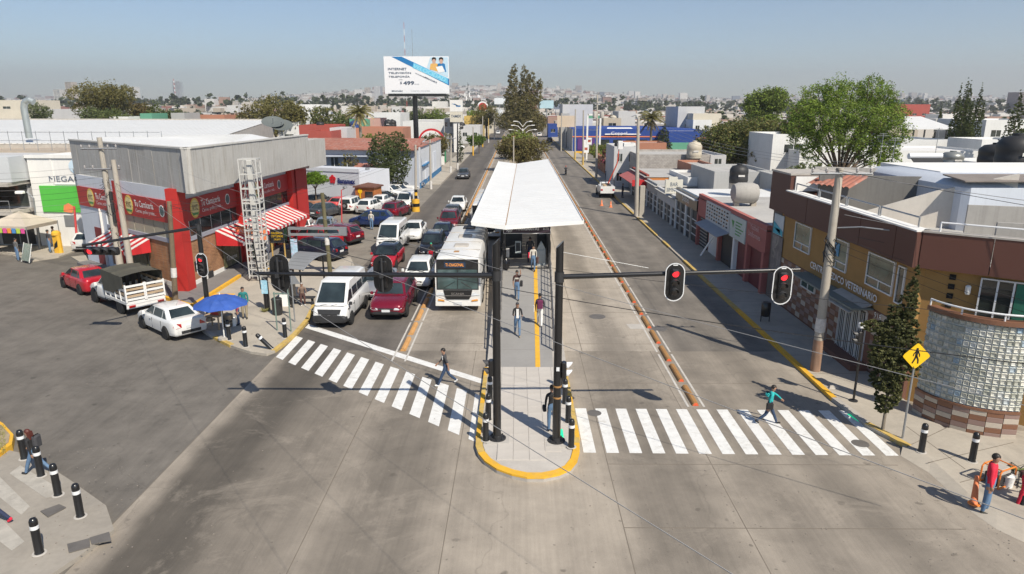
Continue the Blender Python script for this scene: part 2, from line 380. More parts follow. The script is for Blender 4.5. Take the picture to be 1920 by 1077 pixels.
for me, x, y0, lab, g in ((sL, -5.3, 29.9, 'orange', 'orange lane separators beside the queue of cars'), (sR, 6.8, 24.0, 'brown', 'brown lane separators along the right bus lane')):
    for k in range(38):
        o = bpy.data.objects.new('lane_separator', me); COL.objects.link(o); o.location = (x, y0+2.35*k, .003); o.rotation_euler.z = (rng.random()-.5)*.02
        where = ('first %s kerb block, nearest the zebra crossing' if k == 0 else '%s raised kerb block in the row dividing bus lane from traffic') % lab
        tag(o, where, 'lane separator', g)
        if x > 0 and k < 22: inst(rf, 'reflector', o)
    b = MB()
    for k in range(38, 110): b.box(x-.11, x+.11, y0+2.35*k, y0+2.35*k+1.75, .003, .11)
    tag(b.obj('far_lane_separators', M_orng if x < 0 else M_brn), 'far run of raised kerb blocks receding along the road', 'lane separator', g, 'stuff')

# ================================================================ traffic island
isl = tag(bpy.data.objects.new('traffic_island', None), kind='structure'); COL.objects.link(isl)
nose = [(-1.37,21.05),(-1.36,20.5),(-1.25,20.0),(-1.02,19.5),(-.62,19.0),(-.15,18.68),(.32,18.5),(.82,18.5),(1.3,18.68),(1.68,19.0),(1.92,19.5),(2.05,20.1),(2.1,20.7),(2.12,21.3)]
cx_, cy_ = .38, 20.9
inn = [(cx_+(x-cx_)*.87, cy_+(y-cy_)*.88) for x, y in nose]
MB().prism(nose+[(2.12,27.5),(-1.37,27.5)], 0, .105).obj('island_base', M_kerb, isl)
for i in range(len(nose)-1):
    a, b_, c, d = nose[i], nose[i+1], inn[i+1], inn[i]
    g = .012; m = M_yel if 1 < i < 12 else M_yelo
    MB().prism([a, b_, c, d], .1, .165).obj('kerb_stone', m, isl)
for x0 in (-1.39, 1.98):
    for k in range(7): MB().box(x0, x0+.16, 21.1+.92*k, 21.1+.92*k+.9, .0, .168).obj('kerb_stone', M_yelo if k % 3 else M_yel, isl)
mats_ = [mat('paving_slab_%d' % k, (.50+.012*k, .465+.012*k, .42+.012*k), .85, .1, 1.3, bmp=.15, stain=.35, stain_c=(.34, .31, .27)) for k in (-1, 0, 1)]
sm = {}
for j in range(15):
    for i in range(6):
        x0 = -1.15+.52*i; y0 = 19.0+.57*j
        corners = [(x0,y0),(x0+.5,y0),(x0+.5,y0+.55),(x0,y0+.55)]
        ok = all((y > 20.9) or ((x-.38)**2/1.45**2+(y-20.9)**2/2.05**2 < .93) for x, y in corners)
        if not ok or y0+.55 > 27.55: continue
        key = rng.randrange(3)
        if key not in sm: sm[key] = MB().bbox(0, .513, 0, .563, 0, .055, .004).mesh('paving_slab', [mats_[key]])
        inst(sm[key], 'paving_slab', isl, (x0, y0, .105+rng.random()*.008))
MB().prism([(cx_+(x-cx_)*.985, cy_+(y-cy_)*.985) for x, y in inn]+[(1.97,27.5),(-1.2,27.5)], .1, .135).obj('mortar_bed', mat('mortar_bed', (.47, .44, .40), .9, .15, 1), isl)
MB().box(.98, 1.7, 20.45, 21.2, .13, .172).box(-1.0, -.25, 20.65, 21.35, .13, .172).obj('mast_footing', M_slab, isl)
for px, py, l in ((1047, 778, .85), (1053, 815, .8)):
    p = G(px, py, .17); MB().box(p.x-.05, p.x+.06, p.y-l/2, p.y+l/2, .16, .175).obj('green_light_strip', M_grn, isl)
p = G(1607, 787, .0); MB(Matrix.Translation((p.x, p.y, 0)) @ Matrix.Rotation(R(12), 4, 'Z')).box(-.07, .07, -.45, .45, .005, .02).obj('green_light_strip', M_grn, cw2)
# platform and ramp
plat = tag(bpy.data.objects.new('station_platform', None), kind='structure'); COL.objects.link(plat)
y0, y1, z0, z1 = 27.56, 43.25, .15, .95
MB().add([(-1.3,y0,0),(2.15,y0,0),(2.3,y1,0),(-1.35,y1,0),(-1.3,y0,z0-.03),(2.15,y0,z0-.03),(2.3,y1,z1-.03),(-1.35,y1,z1-.03)],
   [(3,2,1,0),(4,5,6,7),(0,1,5,4),(1,2,6,5),(2,3,7,6),(3,0,4,7)]).obj('ramp_base', M_kerb, plat)
n = 8
for k in range(n):
    a, b_ = k/n, (k+1)/n-.0015
    f = lambda t: y0+(y1-y0)*t; h = lambda t: z0+(z1-z0)*t; xl = lambda t: -.76-.14*t; xr = lambda t: 1.56+.5*t
    sl = [(xl(a),f(a),h(a)),(xr(a),f(a),h(a)),(xr(b_),f(b_),h(b_)),(xl(b_),f(b_),h(b_))]
    MB().slab(sl, (0,0,-.04)).obj('ramp_panel', M_ramp, plat)
ts = lambda t, o: (.80+.28*t+o, y0+(y1-y0)*t, z0+(z1-z0)*t+.004)
MB().slab([ts(0,0), ts(0,.21), ts(1,.23), ts(1,0)], (0,0,.005)).obj('tactile_strip', M_yel, plat)
MB().box(-1.35, 2.3, y1, 92, 0, z1).obj('platform_slab', M_kerb, plat)
# ramp railings
for side in (-1, 1):
    rl = thing('ramp_railing', 'grey ladder railing on the %s edge of the station ramp' % ('left' if side < 0 else 'right'), 'railing', (0, 0, 0), 0, 'railings along the station ramp')
    X = (lambda t: -.82-.14*t) if side < 0 else (lambda t: 1.62+.5*t)
    N = 11; top = MB(); t0 = .12
    tt = [t0+(1-t0)*k/(N-1) for k in range(N)]
    for t in tt: MB().box(X(t)-.04, X(t)+.04, f(t)-.04, f(t)+.04, h(t)-.1, h(t)+1.0).obj('post', M_pgry, rl)
    for dz in (.98, .62, .3):
        MB().path([(X(t), f(t), h(t)+dz) for t in (t0, 1)], .028 if dz > .9 else .016).obj('handrail' if dz > .9 else 'rail', M_pgry, rl)

# ================================================================ pavements
# left corner pavement (vendor, bus stop)
lc = [(378,622),(400,636),(432,652),(470,664),(500,668),(516,662),(535,648),(556,630),(580,602),(592,575)]
cl = [G(*a) for a in lc]
P = [tuple(p[:2]) for p in cl]+[(-11.5,47),(-12.5,50),(-18.2,50),(-18.9,44.0),(-30.6,51.8),(-33.5,49.9)]
P += [tuple(G(*a)[:2]) for a in ((165,503),(235,545),(300,585))]
cs = struct(MB().prism(P, 0, .12).obj('sidewalk_left', M_side))
kb = [(*p[:2],) for p in cl]
for i in range(len(kb)-1):
    a, b_ = Vector(kb[i]), Vector(kb[i+1]); d = (b_-a).normalized(); nr = Vector((-d.y, d.x))
    if i in (2, 3, 4): continue
    MB().prism([tuple(a-nr*.02), tuple(b_-nr*.02), tuple(b_+nr*.2), tuple(a+nr*.2)], 0, .135).obj('kerb_stone', M_yelo if i else M_kerb, cs)
# butcher's raised terrace with a yellow edge
tp = [G(362,571,.3), G(285,545,.3), G(205,520,.3)]
c1 = G(362,571,.3); d1 = G(451,515,.3)
terr = [tuple(c1[:2]), tuple(d1[:2]), (-17.4, 57.5), (-19.3,57.5), (-20.3,40.4), (-30.6,48.6), (-31.4,47.3), (-20.9,38.6)]
cs2 = struct(MB().prism(terr, 0, .28).obj('shop_terrace', mat('terrace_paving', (.19, .18, .175), .8, .15, .8, bmp=.2)))
for a, b_, m in ((c1, d1, M_yel), (c1, Vector((-20.9,38.6,0)), M_yel)):
    d = (Vector(b_[:2])-Vector(a[:2])).normalized(); nr = Vector((-d.y, d.x)); L = (Vector(b_[:2])-Vector(a[:2])).length
    if m is M_white: nr = -nr
    k = 0; s = 0
    while s < L-.2:
        e = min(s+2.0, L); p0, p1 = Vector(a[:2])+d*s, Vector(a[:2])+d*(e-.01)
        MB().prism([tuple(p0+nr*.16), tuple(p1+nr*.16), tuple(p1-nr*.04), tuple(p0-nr*.04)], 0, .30).obj('edge_kerb', m if (m is M_yel or k != 0) else M_yel, cs2); s = e; k += 1
# lower left corner refuge with bollards
P = [tuple(G(*a)[:2]) for a in ((-60,800),(15,850),(60,860),(130,905),(200,955),(215,1000),(150,1050),(60,1110),(-80,1180))]
lr = struct(MB().prism(P, 0, .12).obj('sidewalk_refuge', M_lot if False else mat('refuge_concrete', (.30, .272, .232), .9, .2, .45, bmp=.2, stain=.4, stain_c=(.18, .17, .155))))
P = [tuple(G(*a)[:2]) for a in ((-40,780),(8,806),(28,828),(25,846),(-4,868),(-50,885))]
MB().prism(P, 0, .26).obj('planted_corner_kerb', M_yel, lr)
c_ = Vector((sum(p[0] for p in P)/6, sum(p[1] for p in P)/6))
MB().prism([tuple(c_+(Vector(p)-c_)*.8) for p in P], .2, .285).obj('planting_bed', M_soil, lr)
for q, nm in ((((76,960),(111,947),(124,953),(90,971)),'hatch_cover'), (((126,1022),(168,1011),(169,1027),(129,1038)),'hatch_cover'), (((168,1010),(205,999),(209,1015),(172,1022)),'hatch_cover')):
    MB().slab([tuple(G(*a, .125)) for a in q], (0,0,.03)).obj(nm, M_iron, lr)
# right pavement
rp = [(2080,1040),(1916,990),(1868,968),(1812,930),(1772,892),(1745,868),(1693,838),(1655,820),(1620,800),(1596,778),(1560,752)]
P = [tuple(G(*a)[:2]) for a in rp]+[(12.2,26.5),(12.2,260),(14.9,260),(14.9,24),(15,22),(60,18),(60,8)]
sr = struct(MB().prism(P, 0, .12).obj('sidewalk_right', M_side))
kk = [G(*a) for a in ((1700,843),(1655,818),(1622,800),(1596,778),(1560,752))]+[Vector((12.2,26.5,0))]
for i in range(len(kk)-1):
    a, b_ = Vector(kk[i][:2]), Vector(kk[i+1][:2]); d = (b_-a).normalized(); nr = Vector((-d.y, d.x))
    MB().prism([tuple(a+nr*.03), tuple(b_+nr*.03), tuple(b_-nr*.18), tuple(a-nr*.18)], 0, .145).obj('kerb_stone', [M_yelo, M_yelo, M_kerb, M_kerb, M_yel][i], sr)
for k in range(28):
    if k in (9, 10, 12, 17): continue
    y = 26.5+2.5*k; MB().box(12.17, 12.38, y, y+2.48, 0, .15).obj('kerb_stone', M_yelo if k > 3 else M_yel, sr)
MB().box(12.17, 12.36, 97, 250, 0, .15).obj('kerb_stone', M_yelo, sr)
apr = [G(*a) for a in rp[:7]]
for i in range(6):
    a, b_ = apr[i].copy(), apr[i+1].copy(); nr = Vector((-.42, -.62, 0))
    MB().add([(*a[:2],.119),(*b_[:2],.119),(b_.x+nr.x,b_.y+nr.y,.004),(a.x+nr.x,a.y+nr.y,.004)],[(0,1,2,3)]).obj('kerb_ramp', M_side, sr)
b = MB()
for k in range(36): b.box(12.4, 14.9, 27+2.2*k, 27.02+2.2*k, .119, .123)
b.obj('expansion_joint', M_joint, sr)
b = MB()
for i, (p, q) in enumerate((((1740,868),(1900,830)),((1700,838),(1780,800)),((1800,905),(1925,870)),((1700,800),(1810,880)))):
    a, c = G(*p,.12), G(*q,.12); d = (c-a).normalized(); nr = Vector((-d.y,d.x,0))*.012
    b.slab([a-nr, c-nr, c+nr, a+nr], (0,0,.004))
b.obj('expansion_joint', M_joint, sr)
# left roadside pavement further on, median of the avenue
struct(MB().prism([(-11.2,100),(-11.2,520),(-14.2,520),(-14.2,100)], 0, .1).obj('sidewalk_far_left', M_side))
md = struct(MB().prism([(-1.6,95),(-1.6,560),(2.6,560),(2.6,95)], 0, .22).obj('median', M_soil))
MB().box(-1.8, -1.6, 95, 560, 0, .24).box(2.6, 2.8, 95, 560, 0, .24).obj('median_kerb', M_kerb, md)
for px0, px1, py in ((636, 675, 453), (480, 560, 507), (397, 440, 556)):
    a, b_ = G(px0, py), G(px1, py)
    o = MB().bbox(a.x, b_.x, a.y-.15, a.y+.15, 0, .14, .02).obj('parking_kerb', M_yel)
    tag(o, 'yellow parking kerb %s' % {636: 'beside the dark red suv', 480: 'under the bus shelter roof', 397: 'at the foot of the terrace'}[px0], 'kerb')
# oil and dirt streaks are in the materials; loose stones and litter near the workers
M_silver = mat('signal_rim_white', (.72,.73,.74), .3, 0)
# ================================================================ vehicles
M_paint = mat('vehicle_paint', (.7, .7, .7), .25, 0, coat=.6)
def paint(name, c, rough=.28, metal=.0):
    return mat('paint_'+name, c, rough, .05, 1.5, metal=metal, coat=.6, stain=.12, stain_c=tuple(x*.7+.05 for x in c))
PT = dict(white=paint('white', (.74,.74,.72)), red=paint('red', (.50,.015,.03), .25, .2), dkred=paint('dark_red', (.20,.008,.025), .22, .3),
    black=paint('black', (.012,.012,.014), .15), blue=paint('blue', (.012,.03,.11), .25, .3), navy=paint('navy', (.018,.022,.045), .2, .3),
    grey=paint('grey', (.085,.088,.095), .3, .4), silver=paint('silver', (.38,.39,.41), .3, .5), ltblue=paint('light_blue', (.25,.42,.58), .35, .2),
    steel=paint('steel_blue', (.22,.28,.35), .3, .4), maroon=paint('maroon', (.16,.012,.02), .25, .2), coral=paint('coral_red', (.62,.08,.08), .3))
M_cg = glassm('vehicle_glass', (.022, .032, .035), .05)
M_tyre = mat('tyre_rubber', (.018, .018, .018), .85, .15, 5)
M_rim = mat('alloy_rim', (.45, .45, .46), .35, .05, 3, metal=.7)
M_well = mat('wheel_well', (.008, .008, .008), .9, 0)
M_plas = mat('black_plastic', (.025, .025, .026), .55, .08, 4)
M_head = mat('headlight_glass', (.62, .65, .68), .12, .05, 6, coat=.8)
M_tail = mat('taillight_red', (.42, .012, .012), .2, .05, 6, coat=.8)
M_chrome = mat('chrome', (.6, .6, .62), .18, 0, metal=1)
M_plate = mat('licence_plate_white', (.65, .66, .66), .5, .1, 30)
M_seat = mat('seat_fabric', (.10, .09, .085), .9, .1, 4)

def wheel_meshes(r, w):
    t = MB().lathe([(r*.62,-w/2),(r*.94,-w/2),(r,-w*.36),(r,w*.36),(r*.94,w/2),(r*.62,w/2)], 22, axis='y').mesh('tyre', [M_tyre], True, 35)
    b = MB().lathe([(r*.60,-w*.46),(r*.63,-w*.40),(r*.63,-w*.2)], 22, axis='y')
    b = MB(); b.lathe([(r*.64,-w*.3),(r*.64,w*.3)], 22, axis='y', m=0)
    for s in (-1, 1):
        b.lathe([(r*.64,s*w*.45),(r*.56,s*w*.47),(r*.54,s*w*.36)] if s > 0 else [(r*.54,s*w*.36),(r*.56,s*w*.47),(r*.64,s*w*.45)], 22, axis='y', m=0)
        for k in range(7):
            a = 2*math.pi*k/7; c, q = math.cos(a), math.sin(a); hw = .11*r
            b.slab([(c*r*.12-q*hw, s*w*.40, q*r*.12+c*hw), (c*r*.56-q*hw*.8, s*w*.44, q*r*.56+c*hw*.8), (c*r*.56+q*hw*.8, s*w*.44, q*r*.56-c*hw*.8), (c*r*.12+q*hw, s*w*.40, q*r*.12-c*hw)], (0,s*w*.04,0), m=0)
        b.lathe([(r*.15,s*w*.40),(r*.10,s*w*.48)], 10, axis='y', m=0)
        b.lathe([(r*.52,s*w*.30),(r*.50,s*w*.305)][::s], 18, axis='y', m=1)
    return t, b.mesh('rim', [M_rim, M_well], True, 30)

def loft(st, flat=0):
    """body shell: st = list of (x, zbottom, ztop, halfwidth); smooth rounded sections"""
    b = MB(); vs = []; prof = []
    for x, zb, zt, hw in st:
        h = zt-zb
        sec = [(0,zb), (hw*.86,zb), (hw*.975,zb+.06), (hw*.995,zb+h*.28), (hw,zb+h*.5), (hw*.985,zb+h*.76), (hw*.945,zt-.07), (hw*.86,zt-.015), (hw*.5,zt+.008), (0,zt+.012)]
        prof.append([(x,y,z) for y, z in sec]+[(x,-y,z) for y, z in sec[-2:0:-1]])
    n = len(prof[0]); k = len(prof); vs = [p for s in prof for p in s]; fs = []
    for j in range(k-1):
        for i in range(n): i2 = (i+1)%n; fs.append((j*n+i, (j+1)*n+i, (j+1)*n+i2, j*n+i2))
    fs.append(tuple(range(n))); fs.append(tuple(range((k-1)*n+n-1, (k-1)*n-1, -1)))
    b.add(vs, fs); return b

class CarType: pass
PROTO = {}
def car_type(key, L, Wd, H, belt, st, gh, wheels, r=.32, side_w=(), hood_z=None, doors=(), rails=False, spare=False, plastic=0.0, high=False):
    """st: body stations; gh = (rear base x, rear top x, front top x, front base x) of the glasshouse; x forward, wheels = (rear x, front x)"""
    hw = Wd/2; root = bpy.data.objects.new('proto_'+key, None)
    xr0, xr1, xf1, xf0 = gh; parts = []
    def part(b, name, m, smooth=True, ang=40, parent=None): me = b.mesh(name, m if isinstance(m, list) else [m], smooth, ang); parts.append((name, me, (0,0,0), parent)); return len(parts)-1
    part(loft(st), 'body', [M_paint], True, 50)
    # glasshouse shell
    wb, wt = hw*.90, hw*.70 if not high else hw*.80
    z0, z1 = belt-.02, H
    corner = .10
    def ring(x0, x1, w, z, c): return [(x0,w-c,z),(x0+c,w,z),(x1-c,w,z),(x1,w-c,z),(x1,-w+c,z),(x1-c,-w,z),(x0+c,-w,z),(x0,-w+c,z)]
    rg = [ring(xr0, xf0, wb, z0, .06 if not high else .12), ring(xr1-.02, xf1+.02, wt+.01, z1-.055, .10 if not high else .2), ring(xr1+.12, xf1-.14, wt-.12, z1-.008, .10)]
    b = MB(); vs = sum(rg, []); fs = [(8*j+i, 8*j+(i+1)%8, 8*j+8+(i+1)%8, 8*j+8+i)[::-1] for j in range(2) for i in range(8)]; fs.append(tuple(range(16, 24))[::-1])
    b.add(vs, fs); part(b, 'roof', [M_paint], True, 35)
    # glass: bilinear panels just proud of the shell
    def panel(A, B, C, D, u0, u1, v0, v1, name, off=.012, m=None, n=4):
        A, B, C, D = map(Vector, (A, B, C, D)); nr = (B-A).cross(D-A).normalized()*off
        P = lambda u, v: (A*(1-u)+B*u)*(1-v)+(D*(1-u)+C*u)*v+nr
        q = [P(u0,v0), P(u1,v0), P(u1,v1), P(u0,v1)]
        bb = MB().slab([tuple(x) for x in q], tuple(-nr*1.6)); return part(bb, name, m or M_cg, False)
    zt = z1-.055
    F = [(xf0,-wb+.03,z0),(xf0,wb-.03,z0),(xf1,wt-.06,zt),(xf1,-wt+.06,zt)]
    panel(*F, .05, .95, .12, .95, 'windshield', .016)
    Rr = [(xr0,wb-.03,z0),(xr0,-wb+.03,z0),(xr1,-wt+.06,zt),(xr1,wt-.06,zt)]
    panel(*Rr, .09, .91, .16 if not high else .12, .9, 'rear_window', .016)
    for s in (1, -1):
        A, B, C, D = (xr0,s*wb,z0),(xf0,s*wb,z0),(xf1,s*wt,zt),(xr1,s*wt,zt)
        for (u0, u1, v0, v1) in side_w:
            # u measured along the belt, converted so that pillars lean with the glass
            pts = []
            for (x, v) in ((u0[0], v0), (u1[0], v0), (u1[1], v1), (u0[1], v1)):
                y = wb+(wt-wb)*v+.012; pts.append((x, s*y, z0+(zt-z0)*v))
            if s < 0: pts = pts[::-1]
            part(MB().slab(pts, (0,-s*.02,0)), 'side_window', M_cg, False)
    # lower trim, door gaps
    xb, xf = st[0][0], st[-1][0]
    if plastic:
        part(loft([(x*1.008, zb-.02, zb+plastic, w*1.012+.004) for x, zb, ztp, w in st]), 'bumper_trim', [M_plas], True)
    zb_mid = min(s_[1] for s_ in st)
    for x in doors:
        bb = MB()
        for s in (1, -1): bb.box(x-.009, x+.009, s*hw*.985, s*(hw+.004), zb_mid+.12, belt-.1)
        part(bb, 'door_seam', M_well, False)
    bb = MB()
    for s in (1, -1):
        for x in doors[1:]: bb.box(x+.10, x+.24, s*hw*.98, s*(hw+.022), belt-.22, belt-.185)
    if len(doors) > 1: part(bb, 'door_handle', M_plas if high else M_chrome, False)
    # arches and wheels
    tm, rm = wheel_meshes(r, .21)
    for x in wheels:
        for s in (1, -1):
            bb = MB().lathe([(r*1.16, s*(hw-.10)), (r*1.16, s*(hw+.004))] if s > 0 else [(r*1.16, s*(hw+.004)), (r*1.16, s*(hw-.10))], 24, (x, 0, r), axis='y')
            part(bb, 'wheel_arch', M_well, False)
            parts.append(('wheel', tm, (x, s*(hw-.058), r), None)); parts.append(('rim', rm, (0, 0, 0), len(parts)-1))
    # lamps, grille, plates
    hz_ = (hood_z or belt-.15)
    ft = st[-2]; rt = st[1]
    nose_z0, nose_z1 = st[-1][1], st[-1][2]; tz0, tz1 = st[0][1], st[0][2]
    hh = nose_z1-nose_z0
    for s in (1, -1):
        w = st[-1][3]; xn = st[-1][0]; w2 = ft[3]; xs = ft[0]
        q = [(xn+.012, s*w*.58, nose_z1-hh*.42), (xn+.012, s*w*.97, nose_z1-hh*.40), (xs+.02, s*(w2*.99+.01), nose_z1-hh*.20), (xs-.02, s*(w2*.96), nose_z1-hh*.02), (xn-.01, s*w*.90, nose_z1-hh*.04), (xn+.01, s*w*.62, nose_z1-hh*.14)]
        part(MB().slab(q if s > 0 else q[::-1], (-.06, -s*.03, 0)), 'headlight', M_head, False)
        w = st[0][3]; xn = st[0][0]; w2 = rt[3]; xs = rt[0]
        if high: q = [(xn-.012, s*w*.86, tz1-.75), (xn-.012, s*w*.99, tz1-.75), (xn-.012, s*w*.99, tz1-.2), (xn-.012, s*w*.86, tz1-.2)]
        else: q = [(xn-.012, s*w*.60, tz1-.30), (xn-.012, s*w*.98, tz1-.32), (xs, s*(w2+.008), tz1-.26), (xs, s*(w2*.96+.006), tz1-.08), (xn-.005, s*w*.9, tz1-.07), (xn-.012, s*w*.62, tz1-.12)]
        part(MB().slab(q if s < 0 else q[::-1], (.05, -s*.03, 0)), 'taillight', M_tail, False)
        # mirrors
        xm = xf0-.28; part(MB().bbox(xm-.09, xm+.06, s*hw*.99-(0 if s > 0 else .16), s*hw*.99+(.16 if s > 0 else 0), belt-.03, belt+.13, .03), 'side_mirror', M_paint if not high else M_plas)
    w = st[-1][3]; xn = st[-1][0]
    if high and L > 5:
        part(MB().slab([(xn-.01,-w*.72,.78),(xn-.01,w*.72,.78),(2.46,w*.80,1.03),(2.46,-w*.80,1.03)],(.035,0,.02)), 'front_grille', M_plas, False)
        part(loft([(2.38,.34,.74,.93),(2.55,.32,.74,.90),(2.64,.38,.70,.80)]), 'front_bumper', M_plas)
    part(MB().box(xn-.02, xn+.016, -w*.54, w*.54, nose_z1-hh*.40, nose_z1-hh*.16), 'grille', M_plas, False)
    part(MB().box(xn+.014, xn+.024, -w*.52, w*.52, nose_z1-hh*.30, nose_z1-hh*.27).box(xn+.014, xn+.024, -.07, .07, nose_z1-hh*.34, nose_z1-hh*.22), 'badge_bar', M_chrome, False)
    part(MB().box(xn-.02, xn+.014, -w*.66, w*.66, nose_z0+.06, nose_z0+hh*.24), 'lower_grille', M_plas, False)
    part(MB().box(xn+.013, xn+.03, -.22, .22, nose_z0+hh*.28, nose_z0+hh*.28+.13), 'licence_plate', M_plate, False)
    xn = st[0][0]; zc = tz0+(tz1-tz0)*.52
    part(MB().box(xn-.03, xn-.008, -.22, .22, zc-.07, zc+.07), 'licence_plate', M_plate, False)
    part(MB().box(xn-.016, xn+.02, -w*.75, w*.75, tz0+.02, tz0+.16), 'rear_valance', M_plas, False)
    # seats seen through the glass are dark shapes; wiper, aerial
    part(MB().tube((xf0+.02,-.5,z0+.03),(xf0-.10,.05,z0+.09),.009,n=4).tube((xf0+.02,.1,z0+.03),(xf0-.10,.55,z0+.09),.009,n=4), 'wiper', M_plas, False)
    part(MB().tube((xr1+.15,0,H-.01),(xr1-.05,0,H+.22),.006,n=4), 'aerial', M_plas, False)
    if rails:
        bb = MB()
        for s in (1, -1): bb.path([(xr1+.15,s*(wt-.1),H+.01),(xr1+.25,s*(wt-.1),H+.06),(xf1-.4,s*(wt-.1),H+.06),(xf1-.25,s*(wt-.1),H+.0)], .02)
        part(bb, 'roof_rail', M_grey)
    if spare:
        part(MB().lathe([(.17,-.1),(.33,-.1),(.34,.02),(.30,.10),(.17,.1)], 22, (xr0-.10,0,.92), axis='x'), 'spare_wheel', M_tyre)
        part(MB().lathe([(.17,-.13),(.05,-.15)], 22, (xr0-.10,0,.92), axis='x'), 'spare_rim', M_rim)
    PROTO[key] = (parts, r)

car_type('sedan', 4.4, 1.72, 1.42, .93,
  [(-2.2,.34,.98,.72),(-2.12,.26,1.03,.80),(-1.75,.22,1.03,.85),(-1.2,.22,.99,.86),(0,.22,.95,.865),(1.0,.22,.93,.86),(1.45,.22,.88,.855),(1.85,.24,.80,.82),(2.08,.26,.72,.74),(2.18,.30,.64,.62)],
  (-1.62,-.98,.36,1.10), (-1.32,1.32), .315,
  side_w=(((-1.32,-.98),(-.93,-.90),.14,.90), ((-.85,-.83),(.05,.02),.12,.92), ((.13,.10),(.93,.38),.12,.92)), doors=(-.9,.09,1.0))
car_type('hatch', 3.95, 1.70, 1.49, .95,
  [(-1.97,.34,.98,.76),(-1.9,.26,1.0,.82),(-1.5,.22,1.0,.85),(0,.22,.97,.855),(.9,.22,.94,.85),(1.35,.22,.88,.84),(1.7,.24,.78,.80),(1.9,.26,.70,.72),(1.97,.32,.64,.62)],
  (-1.92,-1.45,.38,1.12), (-1.22,1.22), .31,
  side_w=(((-1.62,-1.35),(-1.0,-1.0),.2,.9), ((-.9,-.9),(.03,0),.12,.92), ((.12,.1),(.95,.36),.12,.92)), doors=(-.95,.07,1.0))
car_type('suv', 4.5, 1.86, 1.70, 1.08,
  [(-2.24,.42,1.1,.80),(-2.16,.34,1.14,.89),(-1.7,.30,1.15,.92),(0,.30,1.11,.93),(1.0,.30,1.08,.925),(1.5,.30,1.03,.91),(1.9,.32,.96,.88),(2.14,.34,.86,.80),(2.24,.42,.74,.70)],
  (-2.16,-1.75,.42,1.15), (-1.36,1.38), .36,
  side_w=(((-1.92,-1.65),(-1.3,-1.25),.22,.88), ((-1.2,-1.15),(-.12,-.12),.12,.92), ((-.03,-.03),(.96,.38),.12,.92)), doors=(-1.15,-.07,1.02), rails=True, plastic=.14)
car_type('bigsuv', 5.0, 1.96, 1.68, 1.12,
  [(-2.5,.42,1.14,.84),(-2.4,.34,1.18,.94),(-1.9,.30,1.18,.97),(0,.30,1.14,.98),(1.1,.30,1.11,.975),(1.7,.30,1.07,.96),(2.15,.32,1.0,.92),(2.4,.34,.90,.84),(2.5,.42,.78,.74)],
  (-2.42,-1.95,.45,1.25), (-1.5,1.5), .38,
  side_w=(((-2.1,-1.8),(-1.45,-1.4),.22,.88), ((-1.35,-1.3),(-.17,-.17),.12,.92), ((-.08,-.08),(1.05,.42),.12,.92)), doors=(-1.3,-.12,1.1), rails=False, plastic=.14)
car_type('boxsuv', 4.1, 1.74, 1.74, 1.06,
  [(-2.0,.44,1.08,.78),(-1.95,.38,1.10,.84),(-1.5,.34,1.10,.87),(0,.34,1.08,.87),(1.0,.34,1.07,.865),(1.5,.34,1.02,.85),(1.85,.36,.96,.80),(2.0,.40,.86,.74)],
  (-1.98,-1.85,.35,.92), (-1.2,1.25), .36,
  side_w=(((-1.85,-1.72),(-1.15,-1.12),.14,.90), ((-1.06,-1.03),(-.20,-.20),.12,.92), ((-.1,-.1),(.75,.32),.12,.92)), doors=(-1.08,-.14,.85), rails=True, spare=True)
car_type('oldsedan', 4.3, 1.64, 1.42, .94,
  [(-2.15,.36,.95,.76),(-2.1,.28,.97,.80),(-1.4,.24,.97,.82),(0,.24,.94,.82),(1.2,.24,.90,.82),(1.9,.26,.86,.80),(2.12,.28,.82,.76),(2.15,.34,.72,.72)],
  (-1.55,-1.1,.30,.85), (-1.25,1.3), .30,
  side_w=(((-1.3,-1.0),(-.93,-.9),.14,.90), ((-.85,-.83),(-.02,-.02),.12,.92), ((.06,.06),(.72,.3),.12,.92)), doors=(-.9,.02,.85))
car_type('van', 5.1, 1.90, 2.30, 1.22,
  [(-2.55,.42,1.30,.90),(-2.48,.34,1.32,.94),(0,.32,1.30,.95),(1.6,.32,1.28,.95),(2.0,.32,1.24,.945),(2.3,.34,1.12,.92),(2.48,.36,1.0,.86),(2.55,.42,.86,.78)],
  (-2.52,-2.44,1.22,2.30), (-1.45,1.65), .35,
  side_w=(((-2.35,-2.33),(-1.35,-1.35),.18,.62), ((-1.27,-1.27),(-.2,-.2),.18,.62), ((-.12,-.12),(.85,.85),.18,.62), ((1.0,1.0),(1.95,1.45),.10,.60)), doors=(-.15,.92,1.98), plastic=.22, high=True)
car_type('smallvan', 4.1, 1.70, 1.82, 1.10,
  [(-2.05,.40,1.12,.80),(-1.98,.32,1.14,.84),(0,.30,1.12,.85),(1.0,.30,1.10,.85),(1.5,.30,1.02,.84),(1.85,.32,.90,.80),(2.05,.40,.74,.70)],
  (-2.02,-1.93,.55,1.30), (-1.25,1.35), .32,
  side_w=(((.15,.15),(1.1,.55),.12,.75),), doors=(-.9,.1,1.1), plastic=.18, high=True)
# pickup body shared by the stake truck and the utility pickup
car_type('pickup', 5.1, 1.78, 1.74, 1.08,
  [(.05,.36,1.10,.86),(.12,.34,1.12,.88),(1.0,.34,1.10,.885),(1.6,.34,1.06,.88),(2.1,.36,1.0,.86),(2.42,.38,.92,.80),(2.5,.46,.78,.74)],
  (.08,.22,.75,1.42), (-1.6,1.7), .38,
  side_w=(((.3,.34),(1.2,.72),.12,.92),), doors=(.2,1.28), plastic=.16)

